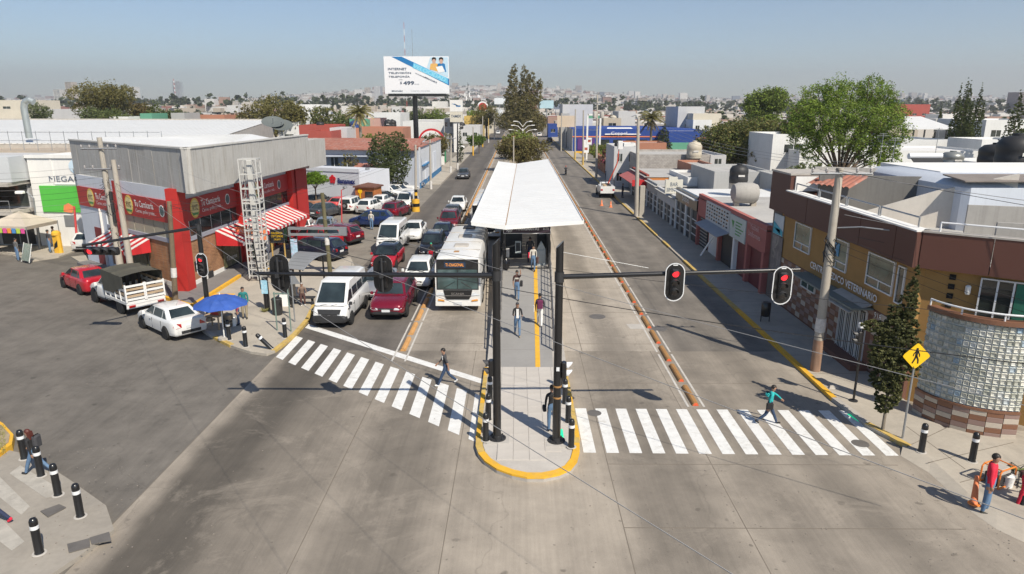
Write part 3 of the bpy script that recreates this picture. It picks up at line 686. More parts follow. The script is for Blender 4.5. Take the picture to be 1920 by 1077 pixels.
def car(key, name, label, at, heading, pt, group=None, roof=None, cat='car', s=1.0):
    """at = (x, y) of the middle; heading in degrees, 0 = facing +X, -90 = facing the camera"""
    parts, r = PROTO[key]; pm = PT[pt] if isinstance(pt, str) else pt
    if group == Q1: at = (at[0], at[1]*.982)
    t = thing(name, label, cat, (at[0], at[1], .004), R(heading), group); t.scale = (s, s, s)
    objs = []
    for nm, me, loc, par in parts:
        o = bpy.data.objects.new(nm, me); COL.objects.link(o); o.location = loc; o.parent = objs[par] if par is not None else t
        for i, sl in enumerate(o.material_slots):
            if me.materials[i] is M_paint: sl.link = 'OBJECT'; sl.material = (PT[roof] if (roof and nm == 'roof') else pm)
        objs.append(o)
    return t
def front(px, py, L):   # middle of a car facing the camera whose nose touches the ground at this image point
    p = G(px, py); return (p.x, p.y+L/2)
Q0 = 0
Q1 = 'cars queuing at the crossing'; Q2 = 'cars parked in front of the bank'; Q3 = 'cars parked along the cypress trees'; Q4 = 'cars parked on the cross street'
car('van', 'passenger_van', 'white high roof passenger van with black bumper, first at the stop line', (-9.5, 36.3), -91.5, 'white', Q1, cat='van', s=.97)
car('bigsuv', 'family_suv', 'dark red suv with chrome grille behind the stop line, left of the bus', (-6.9, 37.6), -90.5, 'dkred', Q1, s=.99)
car('hatch', 'hatchback_car', 'white hatchback queuing behind the front dark red suv', (-6.25, 43.5), -89, 'white', Q1, s=1.05)
car('sedan', 'sedan_car', 'silver sedan half hidden behind the front white van', (-8.45, 41.2), -90, 'silver', Q1)
car('suv', 'compact_suv', 'black suv with a motorcyclist right in front of it', (-6.45, 52.4), -89, 'black', Q1)
car('sedan', 'sedan_car', 'dark charcoal sedan second in line behind the motorcyclist', (-6.35, 58.4), -89, 'navy', Q1, s=1.03)
car('suv', 'compact_suv', 'maroon suv queued between two dark cars beside the bus', (-6.3, 64.2), -89, 'maroon', Q1)
car('sedan', 'sedan_car', 'dark grey sedan between the maroon suv and the last white car', (-6.5, 69.6), -89, 'grey', Q1, s=1.03)
car('sedan', 'sedan_car', 'white sedan at the tail of the queue', (-6.5, 76.5), -89, 'white', Q1, s=1.05)
car('oldsedan', 'old_sedan', 'old dark grey sedan driving alone on the far left road', (-8.5, 109.5), -90, 'grey', s=1.1)
car('van', 'passenger_van', 'white high roof van with a green card in its windshield, behind the red hatchback', (-9.9, 54.6), -91.5, 'white', Q1, cat='van', s=.97)
car('hatch', 'hatchback_car', 'red hatchback with a black roof behind the mast arm', (-9.25, 48.6), -92, 'red', Q1, roof='black', s=1.03)
car('sedan', 'sedan_car', 'white sedan driving beside the second white van', (-8.9, 59.4), -90, 'white', Q1, s=1.03)
# bank car park
def cm(px, py, dy=0, dx=0): p = G(px, py); return (p.x+dx, p.y+dy)
car('hatch', 'hatchback_car', 'dark blue hatchback side on with a person in a white hood at its door', cm(697, 424), 180, 'blue', None, s=1.04)
car('suv', 'compact_suv', 'red suv parked behind the blue hatchback', cm(737, 413, 2.3), 78, 'dkred', Q2, s=.98)
car('smallvan', 'delivery_van', 'white delivery van next to the yellow and black banded pole', cm(757, 398, 2.2), -97, 'white', Q2, cat='van', s=1.05)
car('boxsuv', 'off_roader', 'white off roader with a spare wheel on its rear door', cm(653, 403, 2.2), 80, 'white', Q2)
car('hatch', 'hatchback_car', 'white hatchback parked right of the off roader', cm(688, 404, 2.0), 78, 'white', Q2, s=1.05)
car('oldsedan', 'old_sedan', 'white sedan parked further back beside the kiosk', cm(710, 393, 2.2), 82, 'white', Q2)
car('sedan', 'sedan_car', 'black car parked side on beside the wooden kiosk', cm(716, 383, 1.2), -8, 'black', Q3)
car('sedan', 'sedan_car', 'red coupe parked against the bank wall', cm(633, 397, 1.9), 72, 'coral', Q2)
car('sedan', 'sedan_car', 'dark grey sedan parked behind the wooden pole, tail to the camera', cm(600, 413, 2.2), 72, 'grey', Q2, s=1.05)
car('sedan', 'sedan_car', 'navy sedan parked at the left end near the butcher shop', cm(558, 412, 2.2), 70, 'navy', Q2, s=1.05)
car('oldsedan', 'old_sedan', 'black sedan in the second row behind the navy and grey sedans', cm(588, 393, 2.2), 75, 'black', Q2, s=1.05)
car('oldsedan', 'old_sedan', 'silver grey sedan at the back corner beside the bank windows', cm(550, 393, 2.0), 75, 'silver', Q2)
car('oldsedan', 'old_sedan', 'white sedan facing the camera behind the long grey sign beam', (-18.9, 59.6), -82, 'white', Q2)
car('oldsedan', 'old_sedan', 'pale steel blue sedan facing the camera beside the wooden pole', (-17.2, 60.4), -84, 'steel', Q2)
car('suv', 'compact_suv', 'bright red suv side on below the long grey sign beam', (-16.3, 54.0), 150, 'red', Q2, s=1.05)
car('suv', 'compact_suv', 'dark red suv behind the bright red one, tail to the right', (-14.9, 56.2), 150, 'dkred', Q2, s=.95)
car('bigsuv', 'family_suv', 'dark blue suv behind the bus shelter roof', (-15.2, 49.8), 160, 'navy', Q2)
for i, (px, py, c, k, lb) in enumerate(((727,374,'white','suv','white suv with roof rails parked behind the black car'), (744,369,'white','sedan','white sedan parked nose out right of the cypress trunks'), (752,362,'white','oldsedan','white saloon third from the kiosk under the cypresses'),
        (765,353,'silver','sedan','silver sedan parked further along the cypress trees'), (772,345,'black','oldsedan','black sedan parked near the light blue car'), (780,338,'ltblue','oldsedan','light blue car at the far end of the parked row'))):
    car(k, 'parked_car', lb, cm(px, py, 1), -18, c, Q3)
# cross street
car('sedan', 'sedan_car', 'red sedan driving away up the cross street', (-26.9, 41.1), 141, 'red', Q4, s=1.02)
car('sedan', 'sedan_car', 'white sedan parked beside the blue parasol', (-17.6, 33.0), 140, 'white', Q4, s=1.02)
car('hatch', 'hatchback_car', 'small white hatchback seen from behind at the corner of the white shop', cm(150, 474, 1.9), 98, 'white', Q4)
for px, py, c, l in ((1003,190,'white',1),(1012,189,'maroon',2)): pass
for x, y, c, k, hd, lb in ((-8.0,290,'white','sedan',-90,'white car approaching far down the left road'), (-8.6,395,'white','sedan',-90,'far white car near the vanishing point on the left road'), (-6.4,400,'maroon','sedan',-90,'far maroon car near the vanishing point on the left road'),
        (10.2,222,'black','suv',90,'dark car driving away far down the right road'), (8.2,262,'white','suv',90,'white car driving away far down the right road')):
    car(k, 'distant_car', lb, (x, y), hd, c, None)
car('pickup', 'white_pickup', 'white pickup parked on the far left pavement', (-16.5, 184), 20, 'white', None, cat='pickup')

# pickup with a timber stake bed and tarpaulin
M_tarp = mat('olive_tarpaulin', (.075, .072, .055), .85, .25, 1.2, bmp=.4, stain=.4)
M_wood = mat('raw_timber', (.42, .31, .20), .8, .2, 2)
tr = car('pickup', 'stake_truck', 'white pickup truck with a slatted stake bed under an olive tarpaulin', (-22.5, 37.6), 141, 'white', None, cat='truck', s=1.08)
MB().bbox(-2.62, .02, -.95, .95, .62, .76, .01).obj('bed_floor', PT['white'], tr)
for s in (-1, 1):
    for k in range(5): MB().box(-2.6+.62*k, -2.54+.62*k, s*.93-.03, s*.93+.03, .76, 1.62).obj('stake', PT['white'], tr)
    for k in range(4): MB().box(-2.6, -.02, s*.90-.015, s*.90+.015, .86+.21*k, .99+.21*k).obj('slat', M_wood if k % 2 else PT['white'], tr)
for yy in (-.93, -.03, .03, .93): MB().box(-2.66, -2.61, yy-.035, yy+.035, .76, 1.66).obj('stake', PT['white'], tr)
for k in range(5):
    for s in (-1, 1): MB().box(-2.64, -2.61, s*.05, s*.90, .82+.17*k, .93+.17*k).obj('slat', PT['white'] if k in (0, 2, 4) else M_wood, tr)
for k in range(6): MB().box(-.03, 0, -.9+.31*k, -.72+.31*k, .8, 2.05).obj('slat', M_plas, tr)
MB().box(-2.6, -2.55, -.95, .95, .40, .62).obj('rear_bar', PT['white'], tr)
for s in (-1, 1): MB().box(-2.67, -2.6, s*.55, s*.85, .47, .58).obj('taillight', M_tail, tr)
tp_ = MB()
for s in (-1, 1): tp_.slab([(-2.55,s*.965,2.05),(.05,s*.97,2.1),(.05,s*.96,1.0),(-1.2,s*.97,1.05),(-1.9,s*.97,1.35),(-2.5,s*.965,1.5)], (0,s*.012,0))
NN = 12
for k in range(NN):
    x0, x1 = -2.62+2.7*k/NN, -2.62+2.7*(k+1)/NN; zz = lambda x: 2.12+.035*math.sin(x*4.1)+.02*math.sin(x*9)
    for (ya, yb, da, db) in ((-.98,-.5,-.07,.0),(-.5,0,0,.03),(0,.5,.03,0),(.5,.98,0,-.07)): tp_.add([(x0,ya,zz(x0)+da),(x1,ya,zz(x1)+da),(x1,yb,zz(x1)+db),(x0,yb,zz(x0)+db)], [(0,1,2,3)])
tp_.slab([(.06,-.97,2.1),(.06,.97,2.1),(.06,.97,1.2),(.06,-.97,1.2)], (.012,0,0))
tp_.obj('tarpaulin', M_tarp, tr, True, angle=60)
# utility pickup with a boom, right kerb
ut = car('pickup', 'utility_pickup', 'white utility pickup with a red boom parked at the right kerb', (11.2, 87.4), 90, 'white', None, cat='truck', s=1.0)
MB().bbox(-2.6, .02, -.9, .9, .62, 1.45, .03).obj('tool_body', PT['white'], ut)
MB().tube((-2.4,-.8,1.45),(-2.4,-.8,2.2),.03).tube((-2.4,.8,1.45),(-2.4,.8,2.2),.03).tube((-2.4,-.8,2.2),(-2.4,.8,2.2),.03).tube((.0,-.8,2.2),(-2.4,-.8,2.2),.03).tube((.0,.8,2.2),(-2.4,.8,2.2),.03).obj('rack', M_plas, ut)
for k in range(4): MB().lathe([(.25,0),(.25,.12)], 12, (-2.0+.5*k, .3*(-1)**k, 1.46+.02*k)).obj('cable_reel', M_plas if k % 2 else M_wood, ut)
MB().tube((-.6,-.2,1.4),(-.9,-1.3,4.2),.09,.07).obj('boom', mat('boom_red', (.55,.07,.03), .5, .1), ut)
MB().tube((-.9,-1.3,4.2),(-.6,-1.5,6.1),.07,.05).obj('boom', MATS['boom_red'], ut)
MB().bbox(-.95, -.35, -1.9, -1.3, 5.9, 6.9, .06).obj('bucket', PT['white'], ut)
for s in (-1, 1): MB().box(-2.63, -2.58, s*.6, s*.85, .95, 1.15).obj('taillight', M_tail, ut)
# buses
M_bw = mat('bus_white', (.72, .71, .68), .35, .08, .7, coat=.3, stain=.25, stain_c=(.45,.43,.38), streak=.15)
M_amb = mat('destination_amber', (.8, .3, .04), .5, 0, emit=.5)
def bus(name, label, x, y, L, front_c, lets):
    t = thing(name, label, 'bus', (x, y, .004), 0)
    w, H = 1.27, 3.15
    # body: lofted section swept along y with rounded front (front at y=0, tail at y=L)
    sec = lambda sc_, dz, y_: [(sx*sc_, y_, z) for sx, z in ((-w,.38),(-w,1.2),(-w*1.0,2.5),(-w*.975,2.85+dz),(-w*.90,3.03+dz),(-w*.70,3.12+dz),(0,3.15+dz),(w*.70,3.12+dz),(w*.90,3.03+dz),(w*.975,2.85+dz),(w,2.5),(w,1.2),(w,.38))]
    st = [(0.06,.96,-.10),(.0,.97,-.1),(.10,.985,-.04),(.35,1,0),(L-.3,1,0),(L,.97,-.05)]
    b = MB(); rows = [sec(s_, dz, yy) for yy, s_, dz in st[1:]]
    n = 13; vs = [p for r_ in rows for p in r_]; fs = []
    for j in range(len(rows)-1):
        for i in range(n-1): fs.append((j*n+i, (j+1)*n+i, (j+1)*n+i+1, j*n+i+1))
        fs.append((j*n+n-1, (j+1)*n+n-1, (j+1)*n, j*n))
    fs.append(tuple(range(n))); fs.append(tuple(range(len(rows)*n-1, (len(rows)-1)*n-1, -1)))
    b.add(vs, fs); b.obj('body', M_bw, t, True, angle=35)
    q = MB(); q.slab([(-1.15,-.035,1.28),(1.15,-.035,1.28),(1.14,-.035,2.98),(-1.14,-.035,2.98)], (0,.05,0)); q.obj('windshield_surround', M_blk, t)
    wg = glassm('bus_glass', (.05,.085,.085), .06) if 'bus_glass' not in MATS else MATS['bus_glass']
    for s in (-1, 1): MB().slab([(s*.02 if s > 0 else -1.10,-.05,1.34),(1.10 if s > 0 else -.02,-.05,1.34),(1.08 if s > 0 else -.02,-.05,2.42),(s*.02 if s > 0 else -1.08,-.05,2.42)], (0,.03,0)).obj('windshield', wg, t)
    sgn = MB().box(-.72, .45, -.06, -.03, 2.53, 2.85).obj('destination_sign', mat('sign_navy', (.02,.04,.075), .25, 0), t)
    if lets: lettering('T1-DIAGONAL', t, face_matrix((-.14,-.066,2.69), (1,0,0), (0,0,1)), 1.0, .17, M_amb)
    MB().slab([(-1.22,-.02,.95),(1.22,-.02,.95),(1.17,-.03,1.28),(-1.17,-.03,1.28)], (0,.04,0)).obj('front_panel', M_bw, t)
    MB().slab([(-.62,-.045,.74),(.62,-.045,.74),(.72,-.045,.92),(.80,-.045,1.27),(-.80,-.045,1.27),(-.72,-.045,.92)], (0,.03,0)).obj('front_grille', M_blk, t)
    MB().slab([(-.70,-.06,.93),(.70,-.06,.93),(.72,-.06,.965),(-.72,-.06,.965)], (0,.03,0)).obj('chrome_strip', M_chrome, t)
    if lets: lettering('SCANIA', t, face_matrix((0,-.064,1.06), (1,0,0), (0,0,1)), .72, .13, M_chrome, bold=.02)
    for s in (-1, 1):
        MB().slab([(s*.74,-.05,.95),(s*1.18,-.03,.98),(s*1.22,-.0,1.18),(s*.80,-.05,1.10)][::s], (0,.06,0)).obj('headlight', M_head, t)
        MB().slab([(s*.74,-.055,.62),(s*1.10,-.045,.66),(s*1.08,-.045,.75),(s*.76,-.055,.70)][::s], (0,.04,0)).obj('fog_light', mat('amber_lens', (.7,.3,.05), .3, 0), t)
        MB().path([(s*1.2,.1,2.75),(s*1.42,-.25,2.7),(s*1.44,-.28,2.35)], .025).obj('mirror_arm', M_plas, t)
        MB().bbox(s*1.44-.10, s*1.44+.10, -.34, -.22, 1.95, 2.38, .03).obj('mirror', M_plas, t)
        k = 0; yy = .55
        while yy < L-1.3:
            ln = 1.35; 
            if not (k == 0 and s < 0):
                MB().slab([(s*(w+.004),yy,1.45),(s*(w+.004),yy+ln-.1,1.45),(s*(w*.992+.004),yy+ln-.1,2.55),(s*(w*.992+.004),yy,2.55)][::s], (-s*.03,0,0)).obj('side_window', wg, t)
            yy += ln; k += 1
        if s > 0:
            for yd in (3.0, 7.2): MB().box(w-.01, w+.022, yd, yd+1.2, .45, 2.6).obj('side_door', M_plas, t)
        for yd in (2.2, L-3.0):
            MB().lathe([(.55,s*(w-.1)),(.55,s*(w+.003))][::s], 22, (0,0,0), axis='x').obj('wheel_arch', M_well, t, loc=(0,yd,.48))
            tm = MB().lathe([(.28,-.14),(.46,-.14),(.48,-.08),(.48,.08),(.46,.14),(.28,.14)], 22, axis='x').obj('wheel', M_tyre, t, True, loc=(s*(w-.12),yd,.48))
            MB().lathe([(.29,s*.09),(.26,s*.12),(.1,s*.10),(.08,s*.15)][::s], 18, axis='x').obj('rim', M_rim, tm, True)
    MB().slab([(-1.24,-.03,.36),(1.24,-.03,.36),(1.24,-.01,.60),(-1.24,-.01,.60)], (0,.05,0)).obj('bumper', M_bw, t)
    MB().box(-.22, .22, -.06, -.03, .44, .60).obj('licence_plate', M_plate, t)
    if L > 10:
        for yy in (2.6, 5.6): MB().bbox(-.42, .42, yy, yy+.85, 3.14, 3.22, .05).obj('roof_hatch', M_kerb, t)
        MB().bbox(-.35, .45, 8.6, 9.6, 3.14, 3.24, .06).obj('roof_hatch', M_plas, t)
        MB().bbox(-.3, .02, 1.1, 1.5, 3.10, 3.17, .03).obj('roof_vent', M_brn, t)
        for yy in (1.9, 4.2, 7.4, 10.3): MB().box(-1.15, 1.15, yy, yy+.03, 3.12, 3.158).obj('roof_seam', M_kerb, t)
    MB().tube((-.75,-.07,1.4),(-.15,-.07,1.75),.012,n=4).tube((.75,-.07,1.4),(.2,-.07,1.75),.012,n=4).obj('wiper', M_plas, t)
    return t
bus('city_bus', 'white city bus with amber T1 destination sign beside the ramp', -3.25, 36.2, 10.2, None, True)
bus('city_bus', 'white city bus waiting under the station canopy', -2.62, 57.2, 11.0, None, False)

# motorcycles (riders are people of their own)
def moto(label, x, y, rz, c):
    t = thing('motorcycle', label, 'motorcycle', (x, y, 0), rz)
    tm = MB().lathe([(.19,-.05),(.29,-.05),(.31,0),(.29,.05),(.19,.05)], 18, axis='x')
    me = tm.mesh('wheel', [M_tyre], True); rm = MB().lathe([(.19,-.03),(.03,-.05),(.03,.05),(.19,.03)], 14, axis='x').mesh('rim', [M_rim])
    for yy in (-.62, .62): w_ = inst(me, 'wheel', t, (0,yy,.31)); inst(rm, 'rim', w_)
    MB().bbox(-.12, .12, -.35, .30, .42, .78, .05).obj('body', PT[c], t)
    MB().bbox(-.13, .13, .2, .85, .76, .86, .04).obj('seat', M_plas, t)
    MB().tube((-.06,-.62,.31),(-.06,-.38,1.0),.025).tube((.06,-.62,.31),(.06,-.38,1.0),.025).obj('fork', M_grey, t)
    MB().tube((-.36,-.3,1.05),(.36,-.3,1.05),.018).obj('handlebar', M_plas, t)
    MB().bbox(-.16, .16, -.62, -.42, .78, 1.0, .05).obj('headlight_fairing', PT[c], t)
    MB().lathe([(.02,-.02),(.085,0),(.085,.05)], 12, (0,-.60,.88), axis='y').obj('headlight', M_head, t)
    MB().tube((.16,.0,.3),(.18,.75,.38),.045).obj('exhaust', M_chrome, t)
    return t
moto('red and black motorcycle in front of the black suv', -6.25, 48.6, R(4), 'red')
moto('motorcycle driving away on the right road', 8.14, 115.6, R(183), 'grey')
# ================================================================ generic houses, trees
WALLC = {}
def wallm(n, c, **k):
    if n not in WALLC: WALLC[n] = mat('wall_'+n, c, .85, .1, .3, streak=.3, stain_c=tuple(x*.55 for x in c))
    return WALLC[n]
for n, c in dict(white=(.70,.70,.68), cream=(.60,.55,.45), grey=(.40,.40,.39), red=(.38,.08,.06), terracotta=(.42,.19,.12), pink=(.55,.33,.28), blue=(.02,.06,.26), green=(.12,.33,.22), beige=(.48,.42,.33), lightgrey=(.52,.52,.52), yellow=(.6,.42,.12)).items(): wallm(n, c)
M_flat = mat('flat_roof', (.42,.41,.39), .9, .15, .3, stain=.5, stain_c=(.28,.26,.24)); M_flatr = mat('red_flat_roof', (.34,.10,.07), .9, .15, .3, stain=.3)
M_flatw = mat('white_flat_roof', (.68,.67,.65), .9, .1, .3, stain=.3, stain_c=(.45,.43,.4))
def house(label, px0, px1, pyt, Y, depth, wall='white', roof=None, wins=0, rows=1, name='house', cat='house', pyb=None, parapet=.35, extra=None, rz=0, group=None):
    a, b_ = Q(px0, pyt, Y), Q(px1, pyt, Y); H_ = max(2.4, a.z); w = b_.x-a.x
    t = thing(name, label, cat, ((a.x+b_.x)/2, Y, 0), R(rz), group); wm = WALLC[wall] if isinstance(wall, str) else wall
    MB().box(-w/2, w/2, 0, depth, 0, H_-parapet).obj('wall', wm, t)
    b = MB(); p = .18
    for x0, x1, y0_, y1_ in ((-w/2,w/2,0,p),(-w/2,w/2,depth-p,depth),(-w/2,-w/2+p,p,depth-p),(w/2-p,w/2,p,depth-p)): b.box(x0,x1,y0_,y1_,H_-parapet,H_)
    b.obj('parapet', wm, t); MB().box(-w/2+p, w/2-p, p, depth-p, H_-parapet, H_-parapet+.06).obj('roof', roof or M_flat, t)
    for j in range(rows):
        for k in range(wins):
            ww = w/wins*.42; xc = -w/2+w*(k+.5)/wins; zc = (H_-parapet)*(j+.55)/rows
            o = MB().box(xc-ww/2, xc+ww/2, -.03, .05, zc-.55, zc+.55).obj('window', M_gls, t); MB().box(xc-ww/2-.06, xc+ww/2+.06, -.06, -.03, zc-.62, zc-.55).box(xc-.025, xc+.025, -.05, -.03, zc-.55, zc+.55).obj('frame', M_pw, o)
    if extra: extra(t, w, H_, depth)
    return t
def tank(label, px, py, Y, r, h, m=None, z=None):
    c = Q(px, py, Y); t = thing('water_tank', label, 'water tank', (c.x, Y, c.z-h))
    b = MB(); b.lathe([(r,0),(r,.1*h),(r*1.02,.12*h),(r*1.02,.3*h),(r,.32*h),(r,.5*h),(r*1.02,.52*h),(r,.7*h),(r*.75,.88*h),(r*.3,.93*h),(r*.3,h)], 20); b.obj('tank', m or M_plas, t, True, angle=50)
    MB().box(-r,r,-.08,.08,-.5,0).obj('stand', M_kerb, t); MB().box(-r*.35,r*.35,-r*1.04,-r*1.02,.35*h,.45*h).obj('tank_label', M_poster, t); return t
npr = np.random.default_rng(11)
def leaves(blobs, n, size, mats, density_shell=.55, jit=1.0):
    """leaf clumps through ellipsoid blobs: (cx,cy,cz, rx,ry,rz); returns a mesh of small folded leaves"""
    vol = np.array([b[3]*b[4]*b[5] for b in blobs])**(.75 if jit > .5 else .5); cnt = np.maximum(1, (n*vol/vol.sum()).astype(int)); P = []
    for b, c in zip(blobs, cnt):
        k = max(1, c//14); d = npr.normal(size=(k, 3)); d /= np.linalg.norm(d, axis=1)[:, None]
        r = (density_shell+(1-density_shell)*npr.random(k))**.6; ctr = d*r[:, None]*(1+.14*jit*npr.normal(size=(k,1)))
        cl = np.repeat(ctr, 14, 0)*np.array(b[3:6])+np.array(b[:3])+npr.normal(size=(k*14, 3))*min(b[3:6])*.11*jit
        P.append(cl)
    P = np.concatenate(P); m = len(P); s = size*(.6+.8*npr.random(m))
    u = npr.normal(size=(m, 3)); u /= np.linalg.norm(u, axis=1)[:, None]; u[:, 2] *= .6; v = np.cross(u, npr.normal(size=(m, 3))); v /= np.linalg.norm(v, axis=1)[:, None]
    a = P-u*s[:, None]*.5; b_ = P+v*s[:, None]*.32; c = P+u*s[:, None]*.5; d = P-v*s[:, None]*.32
    V = np.stack([a, b_, c, d], 1).reshape(-1, 3); me = bpy.data.meshes.new('crown')
    me.vertices.add(len(V)); me.vertices.foreach_set('co', V.ravel()); me.loops.add(m*4); me.loops.foreach_set('vertex_index', np.arange(m*4, dtype=np.int32))
    me.polygons.add(m); me.polygons.foreach_set('loop_start', np.arange(0, m*4, 4, dtype=np.int32)); me.polygons.foreach_set('loop_total', np.full(m, 4, dtype=np.int32))
    me.update(calc_edges=True)
    for q in (mats if isinstance(mats, list) else [mats]): me.materials.append(q)
    if isinstance(mats, list): me.polygons.foreach_set('material_index', npr.integers(0, len(mats), m).astype(np.int32))
    return me
M_bark = mat('tree_bark', (.12,.085,.055), .95, .3, 3, bmp=.4); M_barkg = mat('grey_bark', (.22,.19,.15), .95, .25, 3, bmp=.3)
def tree(label, x, y, H_, rad, kind='round', lm=None, n=9000, leaf=.28, trunk_h=None, seed=1, name='tree', group=None, bark=None, squash=.8, blobs=None, z0=0, limbs=7):
    t = thing(name, label, 'tree', (x, y, z0), 0, group); r_ = random.Random(seed); th = trunk_h if trunk_h is not None else H_*.35
    if blobs is None:
        blobs = []
        if kind == 'round':
            nb = 15
            for k in range(nb):
                a = 2.4*k; rr = rad*(.62 if k else 0)*r_.uniform(.6,1.05); zc = th+(H_-th)*r_.uniform(.28,.78); s = rad*r_.uniform(.36,.58)
                blobs.append((rr*math.cos(a), rr*math.sin(a), min(zc, H_-s*squash), s, s, s*squash))
            blobs.append((0,0,th+(H_-th)*.5,rad*.72,rad*.72,(H_-th)*.42))
        elif kind == 'column':
            nb = 16
            for k in range(nb):
                f_ = k/(nb-1); z = th+(H_-th)*f_; s = rad*(math.sin(math.pi*min(1,(f_*.78+.2)))**.8)*(1-.55*f_**2.2); a = r_.random()*6.3
                blobs.append((math.cos(a)*s*.22, math.sin(a)*s*.22, z, s*.85, s*.85, (H_-th)/nb*1.6))
        elif kind == 'cone':
            nb = 34
            for k in range(nb):
                f_ = k/(nb-1); z = th+(H_-th)*f_; s = max(.05, rad*(1-f_**1.5)**.9*min(1,.62+f_*3)); a = r_.random()*6.3
                blobs.append((math.cos(a)*s*.15, math.sin(a)*s*.15, z, s, s, (H_-th)/nb*1.7))
    me = leaves(blobs, n, leaf, lm, jit=.22 if kind in ('cone','tight') else 1.0); o = bpy.data.objects.new('crown', me); COL.objects.link(o); o.parent = t
    b = MB(); rt = max(.06, rad*.07)
    if kind == 'cone': b.tube((0,0,0),(0,0,H_*.9),rt,rt*.2,8)
    else:
        b.tube((0,0,0),(0,0,th),rt,rt*.8,9)
        for k in range(limbs):
            bl = blobs[k % len(blobs)]; top = Vector(bl[:3])*1.0; mid = Vector((top.x*.4, top.y*.4, th+(top.z-th)*.45)); b.path([(0,0,th*.95), tuple(mid), tuple(top)], rt*(.6 if limbs < 15 else .33), 6, r2=rt*.1)
            for q in range(2): e_ = top+Vector((r_.uniform(-1,1),r_.uniform(-1,1),r_.uniform(.1,1)))*bl[3]*.8; b.path([tuple(mid.lerp(top,.6)), tuple(e_)], rt*.2, 5, r2=rt*.06)
    b.obj('trunk', bark or M_bark, t, True); return t
# ================================================================ people
SKIN = mat('skin', (.34, .19, .125), .6, .05, 4)
CL = {}
def cloth(n, c): 
    if n not in CL: CL[n] = mat('cloth_'+n, c, .85, .16, 6, bmp=.3)
    return CL[n]
for n, c in dict(teal=(.02,.36,.36), red=(.62,.02,.05), jeans=(.11,.19,.31), darkjeans=(.03,.055,.11), black=(.018,.018,.02), white=(.68,.68,.66), brown=(.075,.035,.03), grey=(.12,.12,.12), khaki=(.30,.25,.17),
      purple=(.13,.02,.07), darkgrey=(.05,.05,.055), green=(.015,.17,.17), floral=(.35,.05,.10), blue=(.02,.22,.42), navy=(.02,.03,.07), leaf=(.19,.13,.10), boots=(.06,.06,.05), cream=(.55,.52,.46)).items(): cloth(n, c)
HAIR = mat('dark_hair', (.014, .011, .009), .55, .1, 12); HAIRR = mat('reddish_hair', (.09, .022, .015), .55, .15, 12)
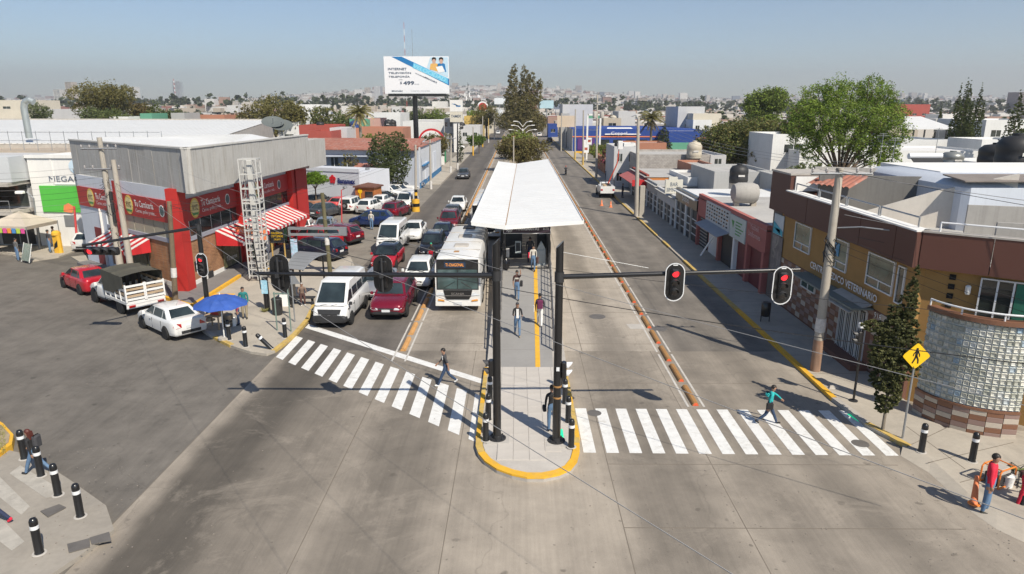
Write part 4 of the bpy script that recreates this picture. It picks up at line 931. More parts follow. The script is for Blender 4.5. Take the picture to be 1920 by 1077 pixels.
def person(label, x, y, z=0.0, rz=0.0, h=1.70, pose='stand', top='grey', legs='jeans', shoes='black', sleeve='long', hair=HAIR, wide=1.0, long_hair=False, hands=True, cap=None, group=None, legs_=None, arms_=None, lean=0.0, name='person'):
    """one skinned body facing local -Y... legs_/arms_: (angle, bend) for left and right in degrees, positive swings forward"""
    t = thing(name, label, 'person', (x, y, z), rz, group)
    k = h/1.70
    PO = dict(stand=(((2,0),(-3,2)), ((4,10),(-2,12))), walk=(((26,4),(-22,26)), ((-22,14),(24,22))), step=(((16,4),(-14,16)), ((-14,16),(14,18))),
              sit=(((84,84),(80,78)), ((28,60),(30,62))), bend=(((10,6),(-6,4)), ((62,20),(58,30))), ride=(((62,70),(62,70)), ((52,25),(52,25))))
    lg, ar = PO[pose]; lg = legs_ or lg; ar = arms_ or ar
    hip_z = .90 if pose not in ('sit', 'ride') else (.50 if pose == 'sit' else .86)
    tl = {'bend': 62, 'ride': 12, 'walk': 5, 'step': 3}.get(pose, 0)+lean
    V_ = []; E_ = []; Rr = []; tagm = []
    def v(p, r): V_.append(tuple(p)); Rr.append(r if isinstance(r, tuple) else (r, r)); return len(V_)-1
    def e(a, b_, m): E_.append((a, b_)); tagm.append(m)
    fwd = Vector((0,-1,0)); up = Vector((0,0,1))
    def tors(s, f=0, xx=0):   # point along the torso axis
        a = R(tl); return Vector((xx, 0, hip_z))+ (up*math.cos(a)+fwd*math.sin(a))*s+(fwd*math.cos(a)-up*math.sin(a))*f
    w = wide
    pel = v(tors(0), (.145*w,.115*w)); wai = v(tors(.17), (.130*w,.10*w)); che = v(tors(.36,-.01), (.155*w,.115*w)); shc = v(tors(.485,-.01), (.13*w,.09)); nk = v(tors(.565), .055); hd0 = v(tors(.63,.02), .082); hd1 = v(tors(.72,.03), .098); hd2 = v(tors(.79,.025), .075)
    e(pel, wai, 1 if top else 1); e(wai, che, 0); e(che, shc, 0); e(shc, nk, 0); e(nk, hd0, 3); e(hd0, hd1, 3); e(hd1, hd2, 3)
    for i, s in enumerate((1, -1)):
        a, bn = lg[i]; a = R(a); kb = a-R(bn)
        hp = v(tors(-.03, 0, s*.085*w), (.098*w,.10*w)); d1 = fwd*math.sin(a)-up*math.cos(a); kn_p = Vector(V_[hp])+d1*.42+Vector((s*.01,0,0)); kn = v(kn_p, .068*w)
        d2 = fwd*math.sin(kb)-up*math.cos(kb); mid = v(kn_p+d2*.15, .066*w); an_p = kn_p+d2*.40; an = v(an_p, .048)
        fd = (fwd*math.cos(kb*.6)+up*math.sin(kb*.6)); heel = v(an_p+d2*.045-fd*.03, .044); toe = v(an_p+d2*.055+fd*.15, (.042,.032))
        e(pel, hp, 1); e(hp, kn, 1); e(kn, mid, 1); e(mid, an, 1); e(an, heel, 2); e(heel, toe, 2)
    for i, s in enumerate((1, -1)):
        a, bn = ar[i]; a = R(a)+R(tl)*.0; fb = a+R(bn)
        sh_p = tors(.47, -.01, s*.175*w); sh = v(sh_p, .058*w); d1 = fwd*math.sin(a)-up*math.cos(a)+Vector((s*.16,0,0)); d1.normalize(); el_p = sh_p+d1*.27; el = v(el_p, .043*w)
        d2 = fwd*math.sin(fb)-up*math.cos(fb)+Vector((-s*.03,0,0)); d2.normalize(); wr_p = el_p+d2*.235; wr = v(wr_p, .030)
        hm = 3; e(shc, sh, 0); e(sh, el, 0); e(el, wr, 0 if sleeve == 'long' else 3)
        pm_ = v(wr_p+d2*.055, (.036,.022)); e(wr, pm_, 3)
        if hands:
            side = Vector((s,0,0)); cr = d2.cross(side).normalized()
            for j, (o_, ln) in enumerate(((-.024,.066),(-.008,.076),(.008,.072),(.024,.058))):
                b0 = v(wr_p+d2*.075+cr*o_, .0115); b1 = v(wr_p+d2*(.075+ln*.55)+cr*o_*1.15-side*.004, .0105); b2 = v(wr_p+d2*(.075+ln)+cr*o_*1.15-side*.018, .009)
                e(pm_, b0, 3); e(b0, b1, 3); e(b1, b2, 3)
            th = v(wr_p+d2*.045+cr*(-.042), .0125); th2 = v(wr_p+d2*.075+cr*(-.058)-side*.012, .0105); e(pm_, th, 3); e(th, th2, 3)
        else: ft_ = v(wr_p+d2*.125, (.026,.018)); e(pm_, ft_, 3)
    me = bpy.data.meshes.new('body'); me.from_pydata([tuple(Vector(p)*k) for p in V_], E_, []); ob = bpy.data.objects.new('body', me); COL.objects.link(ob)
    md_ = ob.modifiers.new('s', 'SKIN'); md_.use_smooth_shade = True
    for i, sv in enumerate(me.skin_vertices[0].data): sv.radius = (Rr[i][0]*k, Rr[i][1]*k); sv.use_root = (i == 0)
    sb = ob.modifiers.new('d', 'SUBSURF'); sb.levels = 1; sb.render_levels = 1
    SKINQ.append((ob, t, [Vector(V_[a])*k for a, b_ in E_], [Vector(V_[b_])*k for a, b_ in E_], tagm, [cloth(top, (0,0,0)), cloth(legs, (0,0,0)), cloth(shoes, (0,0,0)), SKIN], sleeve, z))
    hc = Vector(V_[hd1])*k; ax = (Vector(V_[hd2])-Vector(V_[hd0])).normalized(); fw = (fwd*math.cos(R(tl))-up*math.sin(R(tl)))
    Mh = Matrix.Translation(hc+ax*.018*k-fw*.012*k) @ Matrix(((1,-fw.x*0,0,0),(0,-fw.y,ax.y,0),(0,-fw.z,ax.z,0),(0,0,0,1)))
    hb = MB(Mh)
    prof = []
    n = 12; vs = []; fs = []
    rr = .100*k
    for j in range(7):
        ph = R(-25+ (115/6)*j) if True else 0
        for i in range(n):
            a = 2*math.pi*i/n; x_ = math.cos(ph)*math.cos(a); y_ = math.cos(ph)*math.sin(a); z_ = math.sin(ph)
            lift = .55 if y_ < -.25 else 0   # local -y = face: keep the brow clear
            zz = max(z_, .28*(1 if y_ < -.3 else -3)) 
            vs.append((x_*rr*.90, y_*rr*1.04+.008, zz*rr*1.04))
    for j in range(6):
        for i in range(n): i2 = (i+1)%n; fs.append((j*n+i, j*n+i2, (j+1)*n+i2, (j+1)*n+i))
    fs.append(tuple(range(6*n, 7*n))); hb.add(vs, fs)
    if long_hair: hb.add([(-.09*k,.02,-.0),(.09*k,.02,0),(.10*k,.06*k,-.26*k),(-.10*k,.06*k,-.26*k),(-.085*k,.12*k,0),(.085*k,.12*k,0),(.08*k,.14*k,-.27*k),(-.08*k,.14*k,-.27*k)], [(0,1,2,3),(5,4,7,6),(0,3,7,4),(1,5,6,2),(3,2,6,7),(0,4,5,1)])
    hb.obj('cap' if cap else 'hair', cap or hair, t, True)
    fm = MB(Mh)   # face: brow, nose, mouth
    fm.slab([(-.055*k,-rr*.93,.012*k),(.055*k,-rr*.93,.012*k),(.05*k,-rr*.93,.03*k),(-.05*k,-rr*.93,.03*k)], (0,.02*k,0), 1)
    fm.add([(-.014*k,-rr*.88,-.035*k),(.014*k,-rr*.88,-.035*k),(0,-rr*1.15,-.03*k),(0,-rr*.9,.015*k)], [(0,1,2),(0,2,3),(1,3,2)], 0)
    fm.slab([(-.025*k,-rr*.84,-.065*k),(.025*k,-rr*.84,-.065*k),(.025*k,-rr*.84,-.055*k),(-.025*k,-rr*.84,-.055*k)], (0,.02*k,0), 2)
    fm.obj('face', [SKIN, HAIR, mat('lips', (.22,.07,.06), .6, 0)], t)
    return t, k
SKINQ = []
def finish_people():
    bpy.context.view_layer.update(); dg = bpy.context.evaluated_depsgraph_get()
    for ob, t, A, B, tg, ms, sleeve, zf in SKINQ:
        me = bpy.data.meshes.new_from_object(ob.evaluated_get(dg)); me.name = 'body'
        n = len(me.polygons); c = np.empty(n*3); me.polygons.foreach_get('center', c); c = c.reshape(-1, 3)
        A_ = np.array([list(p) for p in A]); B_ = np.array([list(p) for p in B]); D = B_-A_; L2 = (D**2).sum(1)
        tt = np.clip(((c[:, None]-A_)*D).sum(2)/L2, 0, 1); dd = np.linalg.norm(c[:, None]-(A_+tt[..., None]*D), axis=2)
        near = dd.argmin(1); mi = np.array(tg)[near]
        # hem of the top reaches below the waist
        me.materials.clear()
        for m in ms: me.materials.append(m)
        me.polygons.foreach_set('material_index', mi.astype(np.int32)); me.polygons.foreach_set('use_smooth', [True]*n)
        z = np.empty(len(me.vertices)*3); me.vertices.foreach_get('co', z); z = z.reshape(-1, 3); lo = z[:, 2].min()
        me.update(); old = ob.data; ob.modifiers.clear(); ob.data = me; bpy.data.meshes.remove(old); ob.name = 'body'; ob.parent = t
        t.location.z = zf-lo if abs(lo) < .35 else zf
def bag(t, nm, x, y, z, w, d, h, m, b=.03): return MB().bbox(x-w/2, x+w/2, y-d/2, y+d/2, z, z+h, b).obj(nm, m, t, True)

p = lambda px, py, z=0: (lambda q: (q.x, q.y, z))(G(px, py, z))
CWm = 1.72
t, k = person('man in a patterned grey t-shirt and jeans walking on the left zebra crossing', *p(836, 722), R(-78), 1.62, 'walk', 'darkgrey', 'darkjeans', 'white', 'short')
bag(t, 'shirt_print', 0, -.115, 1.18, .22, .03, .16, cloth('white', 0), .01)
t, k = person('woman in a teal hooded jacket and jeans crossing the right zebra crossing', *p(1440, 795), R(80), 1.52, 'walk', 'teal', 'darkjeans', 'black', long_hair=False, arms_=((60,-10),(-20,20)))
bag(t, 'handbag', -.24, .05, .72, .09, .24, .24, cloth('black', 0)); bag(t, 'hood', 0, .11, 1.27*k+.0, .24, .14, .12, cloth('teal', 0), .05)
t, k = person('man in a bright red sweater and blue jeans standing at the right edge', *p(1846, 962, .0), R(55), 1.76, 'stand', 'red', 'jeans', 'boots', wide=1.22)
t, k = person('worker in red overalls with black boots bending over the ground', *p(1915, 950), R(70), 1.60, 'bend', 'red', 'red', 'boots', wide=1.05)
MB().tube((.09,.0,.50),(.10,-.01,.56),.085,n=14).obj('reflective_band', mat('hi_vis', (.6,.7,.1), .5, 0), t); bag(t, 'tool_pouch', .16, .05, .80, .14, .16, .22, cloth('brown', 0))
MB().tube((.09,.01,.08),(.09,.0,.40),.075,.085,n=12).tube((-.09,.03,.08),(-.09,.02,.40),.075,.085,n=12).obj('boots', cloth('black', 0), t, True)
t, k = person('worker in a blue shirt crouching at the right edge behind the bending worker', *p(1927, 915, .12), R(75), 1.58, 'bend', 'blue', 'navy', 'black', lean=-25)
t, k = person('woman with reddish hair, black jacket and backpack striding past the bollards', *p(70, 888, .12), R(-95), 1.50, 'walk', 'black', 'jeans', 'black', hair=HAIRR, long_hair=True)
bag(t, 'backpack', 0, .19, .98, .28, .16, .38, cloth('darkgrey', 0), .05)
t, k = person('person in dark clothes half cut by the left edge of the picture', *p(-14, 985, .12), R(-90), 1.6, 'walk', 'grey', 'navy', 'coral' if False else 'red')
t, k = person('person in black with a handbag standing behind the right black mast', 1.20, 21.5, .165, R(185), 1.66, 'stand', 'black', 'jeans', 'black', 'long')
bag(t, 'handbag', .26, 0, .78, .12, .3, .16, cloth('black', 0)); MB().path([(.24,0,.95),(.17,0,1.35)], .012).obj('strap', cloth('black', 0), t)
t, k = person('man in a black jacket over a white shirt looking at his hands on the ramp', .02, 31.2, .33, R(4), 1.66, 'step', 'black', 'jeans', 'khaki', arms_=((22,75),(20,80)), cap=cloth('darkgrey', 0))
bag(t, 'white_shirt_front', 0, -.118, .92, .13, .03, .46, cloth('white', 0), .01)
t, k = person('man in a brown t-shirt with a shoulder bag walking down the ramp', .0, 36.6, .61, R(-4), 1.66, 'step', 'brown', 'jeans', 'boots', 'short', arms_=((120,55),(-6,10)))
bag(t, 'shoulder_bag', .24, .02, .78, .14, .3, .3, cloth('black', 0)); bag(t, 'shirt_print', 0, -.12, 1.2, .2, .02, .08, cloth('cream', 0), .005)
t, k = person('woman with a purple backpack and white trousers walking up the ramp', 1.14, 32.6, .41, R(178), 1.62, 'step', 'darkgrey', 'white', 'white', long_hair=False)
bag(t, 'backpack', 0, .19, .93, .30, .18, .46, cloth('purple', 0), .06); bag(t, 'white_bag', .30, -.02, .72, .06, .22, .34, cloth('white', 0))
t, k = person('person in a white and red top leaving the station door with bags', 1.02, 42.3, .91, R(0), 1.62, 'step', 'cream', 'jeans', 'black')
bag(t, 'red_bag', -.26, -.02, .85, .12, .2, .34, cloth('red', 0)); bag(t, 'dark_bag', .27, -.02, .5, .14, .24, .4, cloth('brown', 0))
t, k = person('person in a dark grey shirt with back turned inside the station door', .85, 44.3, .95, R(180), 1.7, 'stand', 'darkgrey', 'navy', 'black', hands=False, wide=1.1)
t, k = person('man in a green jacket and grey trousers standing by the vendor', *p(460, 598, .12), R(10), 1.68, 'stand', 'green', 'khaki', 'black', wide=1.08)
t, k = person('woman in a floral jacket standing beside the blue parasol', *p(448, 610, .12), R(-60), 1.46, 'stand', 'floral', 'darkjeans', 'black')
t, k = person('elderly woman in a patterned blouse sitting in the bus shelter', *p(568, 570, .12), R(20), 1.5, 'sit', 'leaf', 'brown', 'white', hair=mat('grey_hair', (.4,.38,.36), .7, .1), wide=1.15)
t, k = person('man in a checked shirt and pale jeans at the white shop corner', *p(95, 474, .1), R(150), 1.72, 'stand', 'darkgrey', 'jeans', 'grey', 'short', hands=False)
t, k = person('man in khaki trousers talking at the white shop corner', *p(105, 467, .1), R(-30), 1.74, 'stand', 'grey', 'khaki', 'black', hands=False)
t, k = person('person in jeans behind bare branches at the far left stall', *p(35, 490, .0), R(160), 1.66, 'stand', 'grey', 'jeans', 'grey', hands=False)
t, k = person('person in a white hooded top leaning at the blue hatchback door', *p(697, 431), R(175), 1.66, 'stand', 'cream', 'jeans', 'grey', hands=False, hair=cloth('cream', 0), wide=1.1)
t, k = person('person in a red top beside the wooden kiosk', *p(632, 384) if False else p(699, 384), R(90), 1.66, 'stand', 'red', 'jeans', 'black', hands=False)
t, k = person('motorcyclist in black with a green helmet in front of the black suv', -6.25, 48.75, -.02, R(4), 1.66, 'ride', 'black', 'navy', 'black', hands=False, cap=mat('helmet_green', (.02,.35,.2), .3, 0))
t, k = person('motorcyclist with a red helmet on the right road', 8.14, 115.4, -.02, R(183), 1.66, 'ride', 'darkgrey', 'navy', 'black', hands=False, cap=mat('helmet_red', (.5,.03,.02), .3, 0))
t, k = person('pedestrian on the far right pavement beside the brick fence', 13.6, 105, .12, R(0), 1.68, 'step', 'darkgrey', 'navy', 'black', hands=False)
t, k = person('person in a red top far down the left pavement', *p(822, 313), R(0), 1.66, 'stand', 'coral' if False else 'red', 'grey', 'black', hands=False)
t, k = person('worker in a yellow vest standing on the right pavement by the utility pickup', 13.0, 84.5, .12, R(60), 1.7, 'stand', 'navy', 'navy', 'black', hands=False)
finish_people()
# ================================================================ signal masts, bollards, signs, posts
def bolt_ring(b, c, r, n, z0, z1):
    for k in range(n): a = 2*math.pi*k/n; b.lathe([(.022,z0),(.022,z1)], 6, (c[0]+r*math.cos(a), c[1]+r*math.sin(a), 0))
M_lens_on = mat('signal_red_lit', (.9,.03,.04), .3, 0, emit=1.3); M_lens = mat('signal_lens_dark', (.045,.035,.03), .25, 0, coat=.5)
M_visor = mat('signal_visor', (.05,.05,.052), .42, .05)
def signal_head(parent, x, y, z, rz, lit=0, n=3, horizontal=False, plate=True, s=1.0, hood=M_visor, name='signal_head'):
    """front faces local -y"""
    M = Matrix.Translation((x, y, z)) @ Matrix.Rotation(rz, 4, 'Z') @ Matrix.Scale(s, 4)
    if horizontal: M = M @ Matrix.Rotation(R(90), 4, 'Y')
    h = MB(M).bbox(-.17, .17, -.06, .16, -.18*n, .18*n, .04).obj(name, M_blk, parent, angle=30)
    if plate:
        P = lambda w, hh: [(w*math.cos(R(a)), (hh-w)*(1 if a < 180 else -1)+w*math.sin(R(a))) for a in list(range(0, 181, 15))+list(range(180, 361, 15))]
        a = P(.385, .77)
        MB(M).slab([(p[0],.05,p[1]) for p in a], (0,.02,0)).obj('backplate', M_blk, h)
        o, i = P(.385, .77), P(.35, .735); rb = MB(M)
        for k in range(len(o)):
            k2 = (k+1)%len(o)
            if (Vector(o[k])-Vector(o[k2])).length < 1e-6: continue
            rb.slab([(o[k][0],.03,o[k][1]),(o[k2][0],.03,o[k2][1]),(i[k2][0],.03,i[k2][1]),(i[k][0],.03,i[k][1])], (0,.018,0))
        rb.obj('white_border', M_silver, h)
        MB(M).box(-.09,.09,.028,.045,.665,.705).obj('name_strip', M_silver, h)
    for k in range(n):
        zc = (n-1-2*k)*.18
        if horizontal: Mx = Matrix.Translation((x,y,z)) @ Matrix.Rotation(rz,4,'Z') @ Matrix.Scale(s,4) @ Matrix.Translation((zc*-1,0,0))
        else: Mx = M @ Matrix.Translation((0,0,zc))
        MB(Mx).lathe([(.135,-.075),(.12,-.09),(.06,-.10)][::-1], 18, axis='y').obj('signal_lens', M_lens_on if k == lit else M_lens, h, True)
        v = MB(Mx); N = 12
        for q in range(N):
            a0, a1 = R(-25+230*q/N), R(-25+230*(q+1)/N); l0 = .10+.16*max(0, math.sin(a0)); l1 = .10+.16*max(0, math.sin(a1))
            v.slab([(.15*math.cos(a0),-.06,.15*math.sin(a0)),(.15*math.cos(a1),-.06,.15*math.sin(a1)),(.155*math.cos(a1),-.06-l1,.155*math.sin(a1)),(.155*math.cos(a0),-.06-l0,.155*math.sin(a0))], (0,0,.008))
        v.obj('visor', hood, h)
    return h
def mast(label, x, y, z0, H, ah, arm_vec, heads, r=.14, foot=True):
    t = thing('traffic_signal_mast', label, 'traffic light', (x, y, z0), 0, None)
    b = MB(); n = 16; vs = []; 
    b.tube((0,0,0),(0,0,H-.2),r,r*.86,n)
    ob = b
    for i in range(n): a = 2*math.pi*i/n; vs.append((r*.86*math.cos(a), r*.86*math.sin(a), H-.2))
    for i in range(n): a = 2*math.pi*i/n; vs.append((r*.86*math.cos(a), r*.86*math.sin(a), H+.12*math.cos(a)))
    b.add(vs, [(i,(i+1)%n,n+(i+1)%n,n+i) for i in range(n)]+[tuple(range(n,2*n))])
    b.obj('pole', M_blk, t, True, angle=40)
    if foot:
        f_ = MB().lathe([(.30,0),(.30,.03),(.16,.035),(.155,.14)], 20); bolt_ring(f_, (0,0), .25, 8, .03, .09); f_.obj('base_flange', M_dark, t, True)
    v = Vector(arm_vec)
    MB().tube((0,0,ah), tuple(Vector((0,0,ah))+v), r*.62, r*.45, 12).obj('arm', M_blk, t, True)
    MB().tube((0,0,ah-.16),(0,0,ah+.16), r*1.08, n=12).obj('arm_collar', M_dark, t, True)
    for d, dz, rz, lit in heads:
        q = v*d; hd = signal_head(t, q.x, q.y+(-.22 if abs(rz) < 1 else .22), ah+dz, rz, lit, s=.8)
        MB().tube((q.x,q.y,ah-.55+dz),(q.x,q.y,ah+.55+dz),.035).box(q.x-.06,q.x+.06,q.y-.14,q.y+.14,ah-.06,ah+.06).obj('bracket', M_dark, hd)
    return t
la = Q(475, 517, 21.0); ra = Q(1498, 505, 20.9)
mL = mast('black signal mast on the left of the island, its arm reaching left over the cars', -.66, 21.0, .17, 6.75, 5.66, (la.x+.66, .0, .05),
     [((Q(716,510,21).x+.66)/(la.x+.66), .0, math.pi, -1), ((Q(521,510,21).x+.66)/(la.x+.66), .02, math.pi, -1)])
mR = mast('black signal mast on the right of the island, its arm carrying two red lights', 1.33, 20.84, .17, 6.70, 5.66, (ra.x-1.33, 0, .25),
     [((Q(1262,519,20.9).x-1.33)/(ra.x-1.33), -.12, 0, 0), ((Q(1463,513,20.9).x-1.33)/(ra.x-1.33), -.22, 0, 0)])
for t, xs, s in ((mL, -.20, 1), (mR, .22, -1)):
    h = signal_head(t, xs*1.1, .0, 2.55, R(90*s*-1) if s > 0 else R(90), -1, 2, plate=False, s=.75, hood=M_silver if s < 0 else M_visor, name='pedestrian_signal')
b = MB()
for z in (1.55, 1.95): b.lathe([(.142,z),(.146,z+.02),(.142,z+.06)], 14)
b.obj('strap_band', M_brn, mR, True)
MB().box(-.05,.05,-.16,-.14,2.55,2.68).obj('sticker', M_silver, mR)
MB().path([(.1,.0,6.45),(Q(1215,509,20.9).x-1.33,0,5.95)], .008).obj('stay_cable', M_grey, mR)
# corner mast by the butcher's
cmx = mast('black signal mast beside the blue parasol with a horizontal four lamp head', -16.2, 34.2, .12, 5.15, 4.95, (-3.35, -4.2, -.1), [], r=.13)
signal_head(cmx, -2.75, -3.75, 4.5, R(-4), 0, 4, True, False, 1.05)
MB().tube((-2.85,-3.60,4.55),(-2.85,-3.60,4.9),.03).obj('bracket', M_dark, cmx)
signal_head(cmx, .08, -.30, 3.05, R(-8), 0, 3, False, True, .82)
signal_head(cmx, -.30, .1, 2.9, R(60), -1, 2, False, False, .75, name='pedestrian_signal')
# pole with pedestrian signal on the right pavement
q = G(1600, 752, .12)
t = thing('pedestrian_signal_post', 'thin black post with two small signals and a white box on the right corner', 'traffic light', tuple(q))
MB().tube((0,0,0),(0,0,3.1),.045).obj('post', M_blk, t); MB().lathe([(.16,0),(.16,.03),(.05,.04)], 14).obj('base_flange', M_dark, t)
MB().bbox(-.17,.03,-.1,.1,2.95,3.12,.02).obj('control_box', M_silver, t)
signal_head(t, -.16, 0, 2.55, R(-90), -1, 2, False, False, .7, M_visor, 'pedestrian_signal')

def bollard_protos():
    b = MB().lathe([(.115,0),(.11,.03),(.10,.05),(.10,.86),(.095,.93),(.07,.985),(.03,1.005)], 18); body = b.mesh('post', [M_blk], True, 50)
    bd = MB().lathe([(.1035,.70),(.1035,.80)], 18).mesh('white_band', [M_silver], True, 40)
    ft = MB().lathe([(.17,0),(.16,.012)], 14).mesh('mortar_ring', [M_slab]); return body, bd, ft
bb_, bd_, bf_ = bollard_protos()
def bollard(px, py, z, label, group, tilt=None, lift=0):
    q = G(px, py, z); t = thing('bollard', label, 'bollard', (q.x, q.y, z), rng.random()*3, group)
    if tilt: t.rotation_euler = tilt
    inst(bb_, 'post', t); inst(bd_, 'white_band', t); inst(bf_, 'mortar_ring', t)
    return t
gi = 'bollards along the island edges'; gl = 'bollards on the lower left corner'; gr_ = 'bollards on the right corner'; gv = 'bollards at the vendor corner'
for a in ((1071,838,'bollard nearest the camera right of the right mast'), (1065,792,'second bollard back on the right island edge'), (1059,757,'third bollard back on the right island edge'), (1055,727,'rearmost bollard on the right island edge'),
          (911,826,'bollard nearest the camera beside the left mast'), (916,787,'middle bollard on the left island edge'), (919,752,'rearmost bollard on the left island edge')): bollard(a[0], a[1], .165, a[2], gi)
for a in ((74,1037,'bollard at the very front of the lower left corner beside the iron plates'), (151,968,'bollard right of the square hatch cover'), (109,928,'bollard just above the square hatch cover'), (77,892,'bollard right in front of the striding woman'), (46,860,'bollard by the yellow kerb left of the striding woman')): bollard(a[0], a[1], .12, a[2], gl)
bollard(1727, 847, .12, 'bollard right of the yellow pedestrian sign post', gr_); bollard(1822, 865, .12, 'bollard in front of the curved tiled wall above the man in red', gr_)
bollard(535, 633, .12, 'upright bollard nearest the white van at the zebra crossing', gv); bollard(461, 650, .12, 'upright bollard in the middle of the vendor corner', gv); bollard(430, 637, .12, 'upright bollard in front of the steel pot', gv)
bollard(510, 655, .10, 'bent bollard leaning over next to the zebra crossing', gv, (R(8), R(-38), 0))

# yellow pedestrian warning sign
q = G(1692, 822, .12); t = thing('pedestrian_sign', 'yellow diamond pedestrian warning sign on a grey post', 'sign', tuple(q))
MB().tube((0,0,0),(.0,0,3.05),.035).obj('post', M_grey, t)
Sg = .44; zc = 2.98; M_sy = mat('sign_yellow', (.85,.52,.01), .4, .02)
rd = lambda s: [(s,0),(s*.92,s*.14),(s*.14,s*.92),(0,s),(-s*.14,s*.92),(-s*.92,s*.14),(-s,0),(-s*.92,-s*.14),(-s*.14,-s*.92),(0,-s),(s*.14,-s*.92),(s*.92,-s*.14)]
pl = MB().slab([(a,-.05,zc+b_) for a, b_ in rd(Sg)], (0,.015,0)).obj('sign_plate', M_sy, t)
fg = MB(); y = -.056
def limb(a, b_, w0, w1): 
    a, b_ = Vector(a), Vector(b_); d = (b_-a).normalized(); n_ = Vector((-d.y, d.x))
    fg.slab([((a+n_*w0).x,y,zc+(a+n_*w0).y),((b_+n_*w1).x,y,zc+(b_+n_*w1).y),((b_-n_*w1).x,y,zc+(b_-n_*w1).y),((a-n_*w0).x,y,zc+(a-n_*w0).y)][::-1], (0,.004,0))
fg.slab([(.0+.042*math.cos(a*.5236),y,zc+.245+.042*math.sin(a*.5236)) for a in range(12)], (0,.004,0))
limb((0,.19),(-.01,.0),.045,.04); limb((0,.01),(.065,-.12),.032,.026); limb((.065,-.12),(.075,-.26),.026,.022); limb((-.01,.01),(-.055,-.12),.032,.026); limb((-.055,-.12),(-.115,-.25),.026,.022)
limb((.03,.17),(.09,.06),.02,.018); limb((.09,.06),(.10,-.02),.018,.015); limb((-.03,.17),(-.095,.08),.02,.018); limb((-.095,.08),(-.11,.0),.018,.015)
fg.obj('walking_figure', M_well, pl)

# poles -----------------------------------------------------------------
M_cpole = mat('concrete_pole', (.40,.365,.31), .85, .15, 1.2, stain=.4, stain_c=(.3,.22,.15), bmp=.2)
M_wpole = mat('timber_pole', (.17,.125,.08), .9, .3, 1.5, streak=.4)
M_poster = mat('paper_poster', (.6,.58,.55), .9, .25, 6, stain=.6, stain_c=(.3,.3,.32))
M_redpaint = mat('faded_red_paint', (.45,.10,.06), .8, .3, 2, stain=.5, stain_c=(.35,.25,.18))
M_ins = mat('porcelain', (.35,.33,.32), .3, 0)
def pole(label, base, top, r0, r1, m=M_cpole, arms=(), name='utility_pole', cat='pole', group=None, wrap=None):
    t = thing(name, label, cat, tuple(base), 0, group); d = Vector(top)-Vector(base)
    MB().tube((0,0,0), tuple(d), r0, r1, 12).obj('shaft', m, t, True)
    for f_, dx, w, ins in arms:
        c = d*f_; dv = Vector((math.cos(dx), math.sin(dx), 0))*w
        a = MB().tube(tuple(c-dv+Vector((0,-r0,0))), tuple(c+dv+Vector((0,-r0,0))), .05, n=4).obj('crossarm', M_grey if ins != 2 else M_wpole, t)
        for k in (-.95, -.5, .5, .95): p_ = c+dv*k+Vector((0,-r0,0)); MB().lathe([(.02,0),(.03,.06),(.06,.1),(.045,.14),(.06,.18),(.02,.24)], 8, tuple(p_)).obj('insulator', M_ins, a, True)
    if wrap:
        for z, h, m2 in wrap: MB().tube(tuple(d*(z/d.z)), tuple(d*((z+h)/d.z)), r0*1.03+.004, r0*1.01+.004, 12, cap=False).obj('painted_band', m2, t, True)
    return t
vp = pole('tall concrete utility pole with torn posters and red paint on the right kerb', (12.72,27.35,.12), Q(1575,315,27.35), .20, .14, M_cpole, [(.975, 0, 1.2, 1)], wrap=[(.0,1.4,mat('rust_stained_base',(.30,.19,.13),.85,.25,2,stain=.6,stain_c=(.34,.12,.07))),(1.75,.6,M_poster)])
b = MB(); dv = Q(1575,315,27.35)-Vector((12.72,27.35,.12))
for k in range(26): c = dv*(.58+.004*k+.02*rng.random()); a = rng.random()*6.3; b.path([tuple(c+Vector((.2*math.cos(a),.2*math.sin(a),0))), tuple(c+Vector((.26*math.cos(a+1),.26*math.sin(a+1),-.2))), tuple(c+Vector((.2*math.cos(a+2),.2*math.sin(a+2),-.45)))], .018, 4)
b.obj('cable_bundle', M_plas, vp)
MB().path([tuple(dv*.72+Vector((.2,0,0))), tuple(dv*.72+Vector((.9,-.5,.12))), tuple(dv*.72+Vector((2.2,-1.3,.06)))], .03, 6).obj('lamp_bracket', M_grey, vp)
pb = G(1193, 405, .12)
p2 = pole('tall concrete street lamp pole beside the orange shop on the right', pb, Q(1197,222,pb.y), .24, .14, M_cpole, wrap=[(0,.6,M_kerb)])
MB().path([tuple(Q(1197,226,pb.y)-pb), tuple(Q(1192,216,pb.y)-pb), tuple(Q(1184,219,pb.y)-pb)], .05).obj('lamp_arm', M_grey, p2)
MB().bbox(.25,.75,-.25,.25,-.05,3.1,.02).obj('concrete_pier', M_cpole, p2)
for i, (bx, by, tx, ty, lb) in enumerate(((1118,335,1120,178,'concrete pole with a transformer next to the portal sign on the right'), (1093,310,1094,207,'concrete pole standing behind the white speed limit sign'), (1078,300,1079,205,'slim concrete pole near the blue shop corner'), (1052,284,1053,212,'light concrete pole at the left end of the blue shop'))):
    bb = G(bx, by, .12); o = pole(lb, bb, Q(tx, ty, bb.y), .19, .12, M_cpole, [(.9, 0, 1.1, 1)] if i == 0 else [], wrap=[(0,1.6,M_yelo)] if i in (1, 2) else None)
    if i == 0:
        for s in (-1, 1): MB().lathe([(.3,0),(.32,.1),(.32,.9),(.25,1.0)], 12, (s*.55,-.2,9.2)).obj('transformer', M_kerb, o, True)
